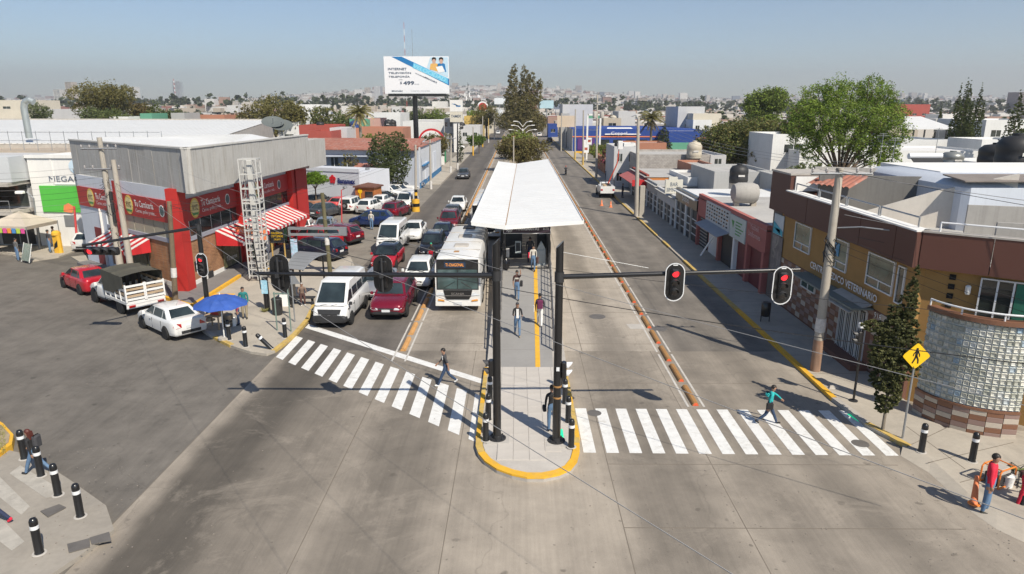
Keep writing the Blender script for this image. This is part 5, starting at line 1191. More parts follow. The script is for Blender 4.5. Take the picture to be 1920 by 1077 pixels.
for i, (bx, by, tx, ty, col, lb) in enumerate(((780,397,779,272,M_cpole,'thick concrete pole with yellow and black bands by the delivery van'), (808,355,806,262,M_cpole,'concrete pole between the parked row and the road'), (845,325,846,255,M_cpole,'concrete pole at the forecourt of the green shop'),
      (858,318,858,232,M_plas,'thin dark pole beside the white pylon sign'), (887,292,887,238,M_cpole,'yellow based pole before the small roadside trees'), (916,268,916,222,M_yelo,'yellow pole far down the left pavement'), (905,276,905,218,M_cpole,'far concrete pole on the left pavement'), (927,262,927,222,M_cpole,'farthest concrete pole on the left pavement'))):
    bb = G(bx, by, 0); w = [(0,1.4,M_yel),(1.4,.35,M_blk),(1.75,.35,M_yel),(2.1,.3,M_blk)] if i == 0 else ([(0,2.2,M_yel)] if i in (4, 6) else [(0,1.2,M_poster)])
    o = pole(lb, bb, Q(tx, ty, bb.y), .17, .11, col, [(.93, 0, .8, 1)] if i in (1, 2) else [], wrap=w, group='poles along the left road')
    if i == 0: MB().lathe([(.42,0),(.42,.55)], 16).obj('concrete_collar', M_yel, o, True); MB().lathe([(.425,.55),(.425,.9)], 16).obj('concrete_collar', M_blk, o, True); MB().lathe([(.42,.9),(.42,1.3)], 16).obj('concrete_collar', M_yel, o, True)
wb = G(330, 575, .12); wt_ = Q(317, 378, wb.y)
pole('weathered timber utility pole in front of the red corner column', wb, wt_, .15, .12, M_wpole, wrap=[(1.7,.55,M_poster)])
wb2 = G(620, 520, .0); pole('mossy timber pole in front of the red suv in the car park', wb2, Q(604, 362, wb2.y), .15, .12, mat('mossy_timber', (.13,.115,.06), .9, .3, 2, streak=.3), wrap=[(2.2,.6,M_poster)])
ub = G(232, 540, .12); A = pole('leaning concrete utility pole with two crossarms at the butcher shop', ub, Q(186,258,ub.y), .22, .14, M_cpole, [(.93, R(188), 1.0, 1), (.80, R(188), 1.0, 1)], wrap=[(0,.9,M_yel)])
ub2 = G(252, 543, .12); B = pole('second leaning concrete pole on a yellow block, wrapped in cables', ub2, Q(212,300,ub2.y), .20, .14, M_cpole, [], wrap=[(0,.5,M_yel)])
MB().bbox(-.1,.65,-.35,.35,0,.95,.02).obj('footing_block', M_yel, B)
dv = Q(186,258,ub.y)-ub; b = MB()
for k in range(60):
    c = dv*(.30+.45*rng.random()); a = rng.random()*6.3; c2 = c+Vector((rng.uniform(-.5,.5),rng.uniform(-.4,.2),rng.uniform(-.9,.1)))
    b.path([tuple(c+Vector((.2*math.cos(a),.2*math.sin(a),0))), tuple((c+c2)/2+Vector((0,0,-.15))), tuple(c2)], .014, 4)
for f_ in (.52, .45, .60): b.lathe([(.10,0),(.10,.5)], 8, tuple(dv*f_+Vector((.25,-.2,0))))
b.obj('cable_bundle', M_plas, A)
rp_ = G(641, 425, 0); rr_ = pole('thin red lamp post in the bank car park', rp_, Q(640,357,rp_.y), .06, .05, PT['coral'], name='lamp_post', cat='lamp post')
MB().path([tuple(Q(640,357,rp_.y)-rp_), tuple(Q(646,354,rp_.y)-rp_)], .04).obj('lamp_arm', PT['coral'], rr_); MB().lathe([(.05,0),(.22,.05),(.2,.2),(.05,.26)], 12, tuple(Q(647,354,rp_.y)-rp_)).obj('lamp_head', M_grey, rr_, True)

# white lattice sign tower ------------------------------------------------
tb = G(489, 528, .0); Ht = HT(489, 528, 297); t = thing('lattice_tower', 'white lattice sign tower with a solid central column, its panels missing', 'sign tower', tuple(tb), R(6))
PW = mat('white_steel', (.50,.50,.48), .5, .08, 1, streak=.3, stain_c=(.40,.30,.22)); w = .52
for sx in (-1, 1):
    for sy in (-1, 1):
        MB().box(sx*w-.035, sx*w+.035, sy*w-.035, sy*w+.035, .35, Ht).obj('corner_post', PW, t)
MB().bbox(-.17,.17,-.17,.17,0,Ht-.1,.03).obj('central_column', PW, t)
zz = [Ht-.04, Ht-.95, Ht-1.85, Ht-2.55, Ht-2.75]+[Ht-3.2-.42*k for k in range(20) if Ht-3.2-.42*k > .4]
for i, z in enumerate(zz):
    b = MB(); th = .03
    for sy in (-1, 1): b.box(-w, w, sy*w-.03, sy*w+.03, z-th, z+th)
    for sx in (-1, 1): b.box(sx*w-.03, sx*w+.03, -w, w, z-th, z+th)
    b.box(-w, w, -.03, .03, z-.02, z+.02)
    b.obj('ring_frame', PW, t)
for sx in (-.33, .0, .33):
    MB().box(sx-.02, sx+.02, -w-.03, -w+.01, .4, Ht-2.75).obj('lattice_bar', PW, t)
for k in range(3):
    z0_ = Ht-.95*(k+1)
    for s in (-1, 1): MB().tube((-w,s*w,z0_),(-w+.25,s*w,z0_+.9),.015,n=4).tube((w,s*w,z0_),(w-.25,s*w,z0_+.9),.015,n=4).obj('brace', PW, t)
# signs at the bus stop ---------------------------------------------------
M_or = mat('orange_panel', (.78,.23,.09), .6, .08, 1); M_pw = mat('white_print', (.8,.8,.78), .6, 0)
def board(name, label, cat, px, py, Y, w, h, m, rz=0, th=.08, texts=(), posts=(), zoff=None, M_t=M_pw, postm=M_blk):
    c = Q(px, py, Y); t = thing(name, label, cat, (c.x, c.y, 0), R(rz)); z = c.z
    bo = MB().box(-w/2, w/2, -th/2, th/2, z-h/2, z+h/2).obj('board', m, t)
    MB().box(-w/2-.03, w/2+.03, -th/2-.01, th/2-.01, z+h/2, z+h/2+.04).box(-w/2-.03, w/2+.03, -th/2-.01, th/2-.01, z-h/2-.04, z-h/2).obj('frame', M_dark, bo)
    for s, tx, tz, tw, tth, *mm in texts: lettering(s, t, face_matrix((tx, -th/2-.004, z+tz), (1,0,0), (0,0,1)), tw, tth, mm[0] if mm else M_t)
    for x in posts: MB().tube((x,.0,0),(x,.0,z-h/2+.02),.05,n=8).obj('post', postm, t)
    return t
board('shop_sign', 'orange sign behind the white lattice tower at the butcher awning', 'sign', 471, 439, 45.5, 2.0, .95, M_or, 0, .1, (('ASAMOS', -.05, .22, 1.5, .24), ('iGRATIS!', .1, -.2, 1.4, .38)), (-.85,.85))
board('shop_sign', 'black sign with yellow letters on a tall rusty frame left of the bus shelter', 'sign', 520, 443, 42.6, .86, .78, M_blk, 0, .1, (('N.VA ZAPATON', 0, .2, .68, .14, M_sy), ('CARLOS CAMACHO', 0, .0, .74, .14, M_sy), ('CALZADO', 0, -.2, .45, .1, M_sy)), (-.4,.4), postm=mat('rusty_yellow', (.42,.27,.08), .8, .3, 3))
c = Q(597, 434, 44.0); t = thing('sign_beam', 'long empty grey steel sign beam above the parked red suv', 'sign frame', (c.x, c.y, 0), R(0))
MB().box(-1.95, 1.85, -.12, .12, c.z+.12, c.z+.28).box(-1.95, 1.85, -.12, .12, c.z-.28, c.z-.14).box(1.35, 1.85, -.12, .12, c.z-.14, c.z+.12).box(-1.95, -1.85, -.12, .12, c.z-.14, c.z+.12).obj('beam', M_grey, t)
MB().tube((-1.9,0,0),(-1.9,0,c.z-.28),.06).tube((-1.45,0,0),(-1.45,0,c.z-.28),.045).obj('post', M_dark, t)
MB().bbox(-1.85,-1.42,-.16,-.10,c.z-1.9,c.z-.5,.01).obj('poster_panel', mat('blue_poster', (.35,.5,.62), .5, .5, 4, stain=.9, stain_c=(.7,.2,.3)), t)
# bus shelter
pts = [G(537,504,2.35), G(567,507,2.35), G(612,476,2.75), G(562,472,2.75)]
t = thing('bus_shelter', 'bus shelter with a curved grey translucent roof and black frame', 'bus shelter', (0,0,0))
A_, B_, C_, D_ = pts; NN = 8; M_sh = mat('shelter_roof', (.22,.225,.23), .4, .1, 1)
for k in range(NN):
    a, b_ = k/NN, (k+1)/NN-.012; up = lambda u: .22*math.sin(math.pi*u)
    f1 = lambda u: A_.lerp(D_, u)+Vector((0,0,up(u))); f2 = lambda u: B_.lerp(C_, u)+Vector((0,0,up(u)))
    MB().slab([f1(a), f2(a), f2(b_), f1(b_)], (0,0,.03)).obj('roof_panel', M_sh, t)
MB().path([f2(k/8)+Vector((0,0,-.02)) for k in range(9)], .045, 6).path([f1(k/8)+Vector((0,0,-.02)) for k in range(9)], .045, 6).obj('roof_edge', M_grey, t)
for p_ in (A_.lerp(B_,.15), D_.lerp(C_,.85), A_.lerp(D_,.9)): MB().tube((p_.x,p_.y,.1),(p_.x,p_.y,p_.z),.05).obj('post', M_blk, t)
pm_ = G(541, 572, .12); MB().bbox(pm_.x-.12,pm_.x+.12,pm_.y-.2,pm_.y+1.1,.12,2.3,.03).obj('advert_panel', M_blk, t)
sb = G(568, 574, .12); MB().bbox(sb.x-.9,sb.x+.6,sb.y+.12,sb.y+.55,.50,.56,.01).obj('bench_seat', M_dark, t)
for dx in (-.75,.45): MB().box(sb.x+dx-.03,sb.x+dx+.03,sb.y+.2,sb.y+.5,.12,.5).obj('bench_leg', M_dark, t)
bs = (sb.x, sb.y)
# street sign posts seen from behind
M_gp = mat('green_grey_post', (.16,.22,.19), .7, .2, 3)
for px, py, top, lb, kind in ((520,620,548,'green grey frame of two posts behind the black signal backplate','frame'), (553,604,508,'grey triangular sign seen from behind on a slim post','tri')):
    q = G(px, py, .12); H_ = HT(px, py, top, .12); t = thing('street_sign', lb, 'sign', tuple(q))
    MB().tube((0,0,0),(0,0,H_),.035).obj('post', M_gp if kind == 'frame' else M_grey, t)
    if kind == 'frame':
        q2 = G(546, 622, .12)-q; MB().tube(tuple(q2),(q2.x,q2.y,H_+.3),.035).obj('post', M_gp, t); MB().box(-.05,.75,-.02,.02,H_-.12,H_-.04).obj('cross_bar', M_gp, t)
    else: MB().slab([(-.42,.03,H_-.75),(.42,.03,H_-.70),(.02,.03,H_+.02)], (0,.02,0)).obj('sign_plate', M_grey, t)
q = G(502, 582, .12); t = thing('poster_post', 'thick black post with a blue and white advert beside the lattice tower', 'post', tuple(q))
MB().tube((0,0,0),(0,0,1.9),.16,n=14).obj('post', M_blk, t, True); MB().tube((-.25,0,1.2),(-.45,0,3.9),.04).obj('arm', M_blk, t)
MB().box(-.17,.17,-.2,-.16,1.0,1.75).obj('advert', mat('blue_poster2', (.3,.55,.68), .5, .4, 5, stain=.9, stain_c=(.75,.75,.75)), t)
q = G(521, 590, .12); t = thing('litter_bin', 'dark round litter bin beside the bus shelter', 'bin', tuple(q)); MB().lathe([(.24,0),(.27,.1),(.27,.85),(.29,.88),(.25,.92)], 18).obj('bin_body', M_dark, t, True); MB().lathe([(.2,.90),(.2,.925)], 14).obj('opening', M_well, t)
q = G(541, 571, .12); t = thing('white_board', 'white board leaning against the advert panel of the bus shelter', 'board', (q.x-.1, q.y-.45, .12)); MB().slab([(-.25,0,0),(.25,.02,0),(.25,.14,.72),(-.25,.12,.72)], (0,.03,0)).obj('panel', M_white, t); MB().box(-.2,.2,.12,.2,0,.05).obj('foot', M_white, t)
q = G(496, 585, .12); t = thing('weed_tuft', 'tuft of dry grass at the foot of the black advert post', 'plant', tuple(q)); b = MB()
for k in range(90): a = rng.random()*6.3; l = .15+.25*rng.random(); b.add([(rng.uniform(-.05,.05),rng.uniform(-.05,.05),0),(rng.uniform(-.05,.05)+.02,0,0),(l*math.cos(a),l*math.sin(a),.12+.15*rng.random())],[(0,1,2)])
b.obj('blades', mat('dry_grass', (.25,.24,.08), .9, .3, 4), t)
# vendor: parasol, table, box, pot, bucket
q = G(417, 612, .12); t = thing('parasol', 'faded blue street vendor parasol', 'parasol', (q.x, q.y, .12))
c = G(413, 566, 2.0); cx0, cy0 = c.x-q.x, c.y-q.y; Rr_ = 1.28; M_pb = mat('blue_canvas', (.03,.09,.36), .7, .18, 2, stain=.3, stain_c=(.1,.18,.45))
for k in range(8):
    a0, a1 = 2*math.pi*k/8, 2*math.pi*(k+1)/8; pt = lambda a, r_, z: (cx0+r_*math.cos(a), cy0+r_*math.sin(a), z); am = (a0+a1)/2
    MB().add([pt(a0,.0,2.25),pt(a0,Rr_*.55,2.08),pt(am,Rr_*.53,2.05),pt(a1,Rr_*.55,2.08),pt(a0,Rr_,1.72),pt(am,Rr_*.94,1.76),pt(a1,Rr_,1.72)], [(0,1,2),(0,2,3),(1,4,5,2),(2,5,6,3)]).obj('canopy_panel', M_pb, t)
    MB().tube(pt(a0,.05,2.2), pt(a0,Rr_,1.715), .01, n=4).obj('rib', M_grey, t)
MB().tube((cx0,cy0,0),(cx0,cy0,2.32),.03).obj('pole', M_pw, t)
MB().lathe([(.3,0),(.3,.1)],12,(cx0,cy0,0)).obj('base', M_kerb, t)
q = G(405, 615, .12); t = thing('vendor_table', 'small wooden vendor table under the blue parasol', 'table', (q.x, q.y, .12), R(-15))
MB().box(-.45,.45,-.3,.3,.66,.70).obj('table_top', M_wood, t)
for sx in (-.4,.4):
    for sy in (-.25,.25): MB().box(sx-.03,sx+.03,sy-.03,sy+.03,0,.66).obj('leg', M_wood, t)
t2 = thing('cardboard_box', 'red and brown cardboard box on the vendor table', 'box', (q.x+.12, q.y, .82), R(-10)); MB().bbox(-.25,.25,-.17,.17,0,.26,.01).obj('carton', mat('cardboard', (.30,.16,.09), .9, .15, 4), t2); MB().box(-.2,.2,-.18,-.172,.05,.18).obj('print', mat('red_print', (.4,.04,.03), .8, .2, 6), t2)
q = G(428, 612, .12); t = thing('steel_pot', 'large steel steam pot beside the vendor table', 'pot', tuple(q)); MB().lathe([(.24,0),(.27,.05),(.28,.62),(.24,.66),(.06,.70),(.05,.74)], 18).obj('pot_body', mat('steel_pot', (.25,.22,.18), .35, .2, 3, metal=.7), t, True); MB().lathe([(.285,.28),(.29,.32),(.285,.36)],18).obj('band', M_dark, t, True)
q = G(439, 611, .12); t = thing('white_bucket', 'white plastic bucket right of the steel pot', 'bucket', tuple(q)); MB().lathe([(.14,0),(.17,.38),(.18,.40),(.15,.37)], 16).obj('bucket_body', M_pw, t, True); MB().path([(-.17,0,.36),(-.1,-.1,.2),(.1,-.1,.2),(.17,0,.36)],.008,4).obj('handle', M_grey, t)
# planters by the butcher
for px, py, lb in ((378, 520, 'black planter with a small shrub at the signal mast'), (430, 545, 'black planter box near the terrace edge')):
    if px == 430: continue
    q = G(px, py, .28); t = thing('planter', lb, 'planter', tuple(q), R(-5)); MB().bbox(-.7,.7,-.3,.3,0,.42,.02).obj('box', M_dark, t); b = MB()
    for k in range(150): a = rng.random()*6.3; b.add([(rng.uniform(-.6,.6),rng.uniform(-.2,.2),.4+.35*rng.random())]+[(0,0,0)]*0, []) if False else b.slab([(x0:=rng.uniform(-.6,.6), y0_:=rng.uniform(-.2,.2), z_:=.4+.4*rng.random()),(x0+.06,y0_+.04*math.sin(a),z_+.04),(x0+.02,y0_+.05,z_+.08)],(0,.003,0))
    b.obj('foliage', leafm('planter_leaf', (.04,.09,.02), (.10,.16,.04)), t)
# generator, bucket, tools by the workers
q = G(1868, 906, .12); t = thing('generator', 'orange framed portable generator behind the man in the red sweater', 'generator', (q.x, q.y, .12), R(25))
MG = mat('orange_frame', (.75,.22,.04), .4, .05)
for s in (-.26,.26): MB().path([(-.38,s,.03),(-.38,s,.52),(-.30,s,.6),(.30,s,.6),(.38,s,.52),(.38,s,.03),(-.38,s,.03)], .024).obj('frame', MG, t)
MB().tube((-.3,-.26,.6),(-.3,.26,.6),.02).tube((.3,-.26,.6),(.3,.26,.6),.02).obj('cross_tube', MG, t)
MB().bbox(-.3,.3,-.22,.22,.08,.38,.03).obj('engine', M_dark, t); MB().bbox(-.27,.27,-.2,.2,.40,.56,.04).obj('fuel_tank', M_kerb, t); MB().lathe([(.12,-.24),(.14,-.2),(.12,-.17)],14,(.05,0,.24),axis='y').obj('recoil_starter', M_plas, t)
q = G(1888, 912, .12); t = thing('white_bucket', 'white bucket between the generator and the bending worker', 'bucket', tuple(q)); MB().lathe([(.13,0),(.17,.34),(.18,.36),(.15,.33)], 16).obj('bucket_body', M_pw, t, True); MB().path([(-.17,0,.32),(0,-.16,.2),(.17,0,.32)],.008,4).obj('handle', M_grey, t)
q = G(1826, 945, .12); t = thing('leaning_post', 'orange post leaning back behind the man in the red sweater', 'post', tuple(q)); MB().tube((0,0,0),(.16,.3,.72),.10,.05,14).obj('cone_body', M_or, t, True); MB().lathe([(.16,0),(.15,.03)],14).obj('base', MG, t)
b = MB()
for k in range(5):
    pts_ = [tuple(G(1880+10*k+rng.uniform(-15,15), 880+rng.uniform(-15,40), .15)) for _ in range(5)]; b.path(pts_, .012, 4)
tag(b.obj('loose_cable', M_plas), 'tangle of black cable on the pavement by the workers', 'cable')
q = G(1885, 880, .12); t = thing('palm_frond', 'cut green frond lying on the pavement above the generator', 'plant debris', tuple(q), R(-20)); b = MB()
for k in range(40): x = -.5+1.0*rng.random(); b.slab([(x,0,.03),(x+.25,rng.uniform(-.14,.14),.08),(x+.2,.01,.05)],(0,0,.004))
b.obj('leaflets', mat('frond_green', (.12,.15,.04), .8, .3, 5), t)
# roadwork cones, litter bin in the shade, rock
for px, py, lb in ((1128,386,'left orange cone behind the utility pickup'), (1145,389,'right orange cone behind the utility pickup')):
    q = G(px, py); t = thing('traffic_cone', lb, 'cone', tuple(q), 0, 'cones behind the utility pickup'); MB().lathe([(.15,.03),(.04,.68),(.02,.7)], 14).obj('cone_body', M_or, t, True); MB().box(-.2,.2,-.2,.2,0,.035).obj('base', M_or, t); MB().lathe([(.105,.3),(.075,.45)],14).obj('white_band', M_pw, t, True)
q = G(1434, 603, .12); t = thing('litter_bin', 'black litter bin on legs in the shade of the veterinary building', 'bin', tuple(q)); MB().lathe([(.2,.3),(.24,.35),(.24,1.0),(.2,1.05)], 16).obj('bin_body', M_blk, t, True)
for s in (-1,1): MB().tube((s*.22,0,0),(s*.22,0,.9),.025).obj('leg', M_blk, t)
q = G(1562, 728, .12); t = thing('loose_rock', 'broken piece of concrete by the right kerb', 'rubble', tuple(q)); MB().add([(-.2,-.1,0),(.2,-.12,0),(.25,.1,0),(-.15,.14,0),(-.14,-.05,.12),(.12,-.06,.1),(.14,.05,.13),(-.1,.08,.09)],[(3,2,1,0),(4,5,6,7),(0,1,5,4),(1,2,6,5),(2,3,7,6),(3,0,4,7)]).obj('chunk', M_kerb, t)
# small traffic signs on the right pavement
for px, py, top, lb in ((1098,308,272,'white speed limit sign on the far right pavement'), (1104,298,258,'small white parking sign on the far right pavement')):
    q = G(px, py, .1); H_ = HT(px, py, top, .1); t = thing('traffic_sign', lb, 'sign', tuple(q)); MB().tube((0,0,0),(0,0,H_),.05).obj('post', M_cpole, t); MB().box(-.55,.55,-.06,-.02,H_-1.5,H_).obj('sign_plate', M_pw, t); MB().box(-.3,.3,-.07,-.06,H_-1.0,H_-.5).obj('symbol', M_redpaint, t)
# ================================================================ bus station
M_roofw = mat('white_roof_sheet', (.78,.78,.76), .45, .05, .5, stain=.22, stain_c=(.58,.55,.50), streak=.12)
M_sgn = mat('maroon_sign', (.045,.025,.04), .5, .1, 1)
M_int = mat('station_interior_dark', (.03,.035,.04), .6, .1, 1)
st_ = thing('bus_station', 'bus station with a long white canopy and a dark MARGARITAS sign', 'bus station')
FL, FRt, FS = (-2.78,41.0,4.22), (4.08,41.5,4.22), (-.70,40.7,4.05)
BL, BR, BS = (-2.38,89.0,4.22), (4.15,93.0,4.22), (-.05,90.0,3.85)
FL, FRt, FS, BL, BR, BS = map(Vector, (FL, FRt, FS, BL, BR, BS))
N = 46
for nm, (a, b_, c, d) in (('l', (FL, FS, BS, BL)), ('r', (FS, FRt, BR, BS))):
    for k in range(N):
        t0, t1 = k/N, (k+1)/N; e = .0011
        P0, P1, P2, P3 = a.lerp(d,t0+e), b_.lerp(c,t0+e), b_.lerp(c,t1-e), a.lerp(d,t1-e)
        sh = Vector((.03 if nm == 'r' else -.03, 0, 0)); m = (P0.lerp(P3,.0), P1)
        MB().slab([P0+(sh if nm=='r' else Vector()), P1+(sh if nm=='l' else Vector()), P2+(sh if nm=='l' else Vector()), P3+(sh if nm=='r' else Vector())], (0,0,-.05)).obj('roof_sheet', M_roofw, st_)
MB().path([FL+Vector((0,0,.03)), BL+Vector((0,0,.03))], .04, 6).path([FRt+Vector((0,0,.03)), BR+Vector((0,0,.03))], .04, 6).obj('edge_trim', M_roofw, st_)
MB().slab([FL+Vector((0,-.02,.04)), FS+Vector((0,-.02,.04)), FS+Vector((0,-.02,-.22)), FL+Vector((0,-.02,-.18))], (0,.04,0)).slab([FS+Vector((0,-.02,.04)), FRt+Vector((0,-.02,.04)), FRt+Vector((0,-.02,-.18)), FS+Vector((0,-.02,-.22))], (0,.04,0)).obj('front_fascia', M_roofw, st_)
MB().path([FS+Vector((0,0,-.06)), BS+Vector((0,0,-.06))], .05, 6).obj('valley_gutter', M_brn, st_)
y = 43.0
MB().box(-.86,2.12,y-.1,y+.05,3.22,4.02).obj('sign_board', M_sgn, st_)
fr = MB(); 
for (x0,x1,z0_,z1_) in ((-.88,2.14,3.19,3.225),(-.88,-.85,3.2,4.0),(2.11,2.14,3.2,4.0),(-.88,2.14,3.78,3.80)): fr.box(x0,x1,y-.125,y-.1,z0_,z1_)
fr.obj('sign_border', M_silver, st_)
lettering('MARGARITAS', st_, face_matrix((.68,y-.106,3.50),(1,0,0),(0,0,1)), 1.45, .19, M_silver, bold=.03)
lettering('RUTA', st_, face_matrix((1.82,y-.106,3.50),(1,0,0),(0,0,1)), .36, .16, M_silver, shear=.3)
lettering('oooooo', st_, face_matrix((1.72,y-.106,3.90),(1,0,0),(0,0,1)), .6, .07, M_silver)
fl = MB()
for k in range(12):
    a = 2*math.pi*k/12
    for j in range(2):
        r0, r1, w_ = ((.06,.13,.022),(.13,.25,.032))[j]; aa = a+j*.26
        c_, s_ = math.cos(aa), math.sin(aa); o = Vector((-.50, 3.50))
        q = [(r0,-w_*.4),(r0+(r1-r0)*.6,-w_),(r1,0),(r0+(r1-r0)*.6,w_),(r0,w_*.4)]
        fl.slab([(o.x+u*c_-v*s_, y-.106, o.y+u*s_+v*c_) for u, v in q][::-1], (0,.003,0))
fl.obj('daisy_emblem', M_silver, st_)
for x in (-.83,2.06): MB().box(x-.06,x+.06,y-.05,y+.07,.95,4.0).obj('portal_post', M_dark, st_)
for k in range(9):
    yy = 46+5.2*k
    for x in (-1.05,2.15): MB().box(x-.07,x+.07,yy-.07,yy+.07,.95,3.7).obj('column', M_dark, st_)
    MB().box(-1.1,2.2,yy-.05,yy+.05,3.45,3.65).obj('roof_beam', M_dark, st_)
MB().box(-1.15,-1.10,44,88,.95,2.1).obj('side_panel', M_int, st_); MB().box(2.18,2.22,44,88,.95,2.4).obj('side_panel', M_int, st_)
MB().box(-.8,.35,46,46.1,.95,3.6).box(1.4,2.05,47,47.1,.95,3.7).obj('partition', M_int, st_)
MB().bbox(1.28,1.86,43.6,43.9,.95,2.0,.05).add([(1.28,43.6,2.0),(1.86,43.6,2.0),(1.57,43.6,2.55),(1.28,43.9,2.0),(1.86,43.9,2.0),(1.57,43.9,2.55)],[(0,1,2),(4,3,5),(0,2,5,3),(1,4,5,2)]).obj('ticket_machine', mat('machine_grey', (.42,.47,.48), .5, .08, 2), st_)
MB().box(-.12,.25,43.9,44.0,1.7,2.5).obj('notice_board', MATS['machine_grey'], st_); MB().box(-.07,.20,43.88,43.9,1.85,2.4).obj('notice', M_int, st_)
MB().bbox(-.72,-.5,43.5,43.7,1.5,2.1,.02).obj('card_reader', M_poster, st_)
MB().box(-.85,2.1,42.75,42.82,.9,1.0).obj('threshold', M_dark, st_)
t = thing('rubbish_bag', 'black rubbish bag hanging at the left side of the station door', 'bag', (-.70,42.4,.93)); MB().lathe([(.05,0),(.2,.1),(.24,.35),(.2,.6),(.08,.78),(.1,.85)],12).obj('sack', mat('black_plastic_bag', (.012,.012,.014), .2, .2, 8), t, True)
# white bus further back on the left of the canopy shows only its flank mirror box
# ================================================================ buildings on the left
def FM(x, y, rz): return Matrix.Translation((x, y, 0)) @ Matrix.Rotation(rz, 4, 'Z')
C_w = (.76,.77,.78)
M_bw_ = mat('bluish_white_wall', (.62,.65,.70), .8, .06, .5, streak=.3, stain_c=(.42,.42,.42))
M_rp = mat('red_facade_paint', (.44,.025,.02), .6, .08, .8, stain=.2)
M_ban = mat('red_banner', (.40,.028,.025), .5, .06, .8)
M_gls = glassm('shop_glass', (.03,.038,.035)); M_beig = mat('beige_blind', (.36,.33,.25), .6, .08, .8)
M_bandg = mat('grey_ledge', (.30,.31,.36), .7, .08, 1)
M_brick = brickm('butcher_brick', (.33,.14,.06), (.42,.20,.085), (.30,.2,.13), .22, .075)
M_con = mat('weathered_concrete_panel', (.43,.42,.395), .85, .12, .6, streak=.7, stain_c=(.22,.185,.14), bmp=.1)
M_cor = mat('white_corrugated_roof', (.72,.72,.70), .5, .05, .4, stain=.2, stain_c=(.5,.48,.44))
M_gold = mat('gold_emblem', (.72,.50,.10), .5, 0); M_grnp = mat('green_print', (.06,.28,.06), .5, 0); M_awr = mat('awning_red', (.52,.02,.025), .7, .08, 2); M_aww = mat('awning_white', (.72,.68,.64), .7, .08, 2)
bs_ = thing('butcher_shop', 'corner butcher shop with a big concrete fascia, red banners and brick walls', 'shop')
C2 = Vector((-20.1,39.8)); L2 = Vector((-31.0,48.2)); R2 = Vector((-19.2,57.5))
dl = (C2-L2); WL = dl.length; ML = FM(L2.x, L2.y, math.atan2(dl.y, dl.x)); dr = R2-C2; WR = dr.length; MR = FM(C2.x, C2.y, math.atan2(dr.y, dr.x))
iv = ML.to_3x3() @ Vector((0,1,0))
back = [tuple(L2), tuple(C2), tuple(R2), (R2.x-9, R2.y+5), (L2.x+iv.x*14, L2.y+iv.y*14)]
ins = lambda P, d: [tuple(Vector(p)+(Vector((sum(q[0] for q in P)/len(P), sum(q[1] for q in P)/len(P)))-Vector(p)).normalized()*d) for p in P]
MB().prism(ins(back,.06), .28, 6.4).obj('wall_core', M_white, bs_)
def wallrun(M, w, cut=0):
    MB(M).box(cut, w, -.04, .1, .28, .55).obj('plinth', M_white, bs_)
    MB(M).box(cut, w, -.02, .1, .55, 3.05).obj('brick_wall', M_brick, bs_)
    MB(M).box(cut, w, -.10, .1, 3.05, 3.30).obj('ledge', M_bandg, bs_)
    n = int((w-cut)/1.3); 
    for k in range(n):
        a = cut+(w-cut)*k/n; MB(M).box(a+.05, a+(w-cut)/n-.05, .0, .1, 3.3, 4.28).obj('window', M_beig if M is ML else M_gls, bs_)
    MB(M).box(0, w, -.12, .1, 4.28, 5.62).obj('banner', M_ban, bs_)
    MB(M).box(0, w, -.03, .1, 5.62, 6.4).obj('upper_wall', M_bw_, bs_)
wallrun(ML, WL-.3, 4.1); wallrun(MR, WR)
MB(ML).box(-.1, 4.1, -.06, .1, .12, 4.28).obj('left_wall', M_bw_, bs_)
MB(ML).box(1.9, 3.1, -.09, .0, .3, 2.9).obj('red_door', mat('dark_red_door', (.22,.03,.03), .6, .1), bs_)
MB(ML).box(3.3, 3.4, -.2, -.06, .2, 4.3).obj('downpipe', M_aww, bs_)
for M, xs in ((ML, (6.6,)), (MR, (7.9,))):
    for x in xs: MB(M).box(x-.18, x+.18, -.35, .0, .28, 6.4).obj('pilaster', M_rp, bs_)
MB(MR).box(-.35, .55, -.42, .3, .28, 6.4).obj('corner_column', M_rp, bs_)
MB(MR).box(WR-.5, WR+.1, -.5, .3, .28, 6.4).obj('end_column', M_rp, bs_)
def banner_text(M, x, full=True):
    g = lambda dx, dz, y=-.126: M @ face_matrix((x+dx, y, dz), (1,0,0), (0,0,1))
    def disc(dx, z, r, m, nm, y): 
        MB(M).slab([(x+dx+r*.88*math.cos(a*math.pi/10), y, z+r*math.sin(a*math.pi/10)) for a in range(20)][::-1], (0,.01,0)).obj(nm, m, bs_)
    disc(0, 4.97, .62, M_gold, 'round_emblem', -.135); disc(0, 4.97, .5, mat('emblem_cream', (.70,.62,.30), .5, 0), 'round_emblem', -.14)
    MB(M).slab([(x-.42,-.148,4.70),(x+.42,-.148,4.66),(x+.3,-.148,4.54),(x-.3,-.148,4.54)],(0,.004,0)).obj('emblem_field', M_grnp, bs_)
    lettering('RYC', bs_, g(0,5.0,-.15), .62, .34, mat('emblem_brown', (.16,.07,.02), .6, 0), bold=.01)
    lettering('Tu Carnicería', bs_, g(2.05,5.15), 2.5, .42, M_pw, bold=.015); lettering('Carne, pollo y más...', bs_, g(2.2,4.66), 2.7, .30, M_pw)
    if full:
        xx = 4.35; disc(xx, 4.95, .36, M_pw, 'round_badge', -.135); disc(xx, 4.95, .30, mat('badge_dark', (.08,.12,.12), .5, .3, 6), 'round_badge', -.14)
banner_text(ML, 8.0); banner_text(ML, 2.2, False); banner_text(MR, 2.0); banner_text(MR, 11.0)
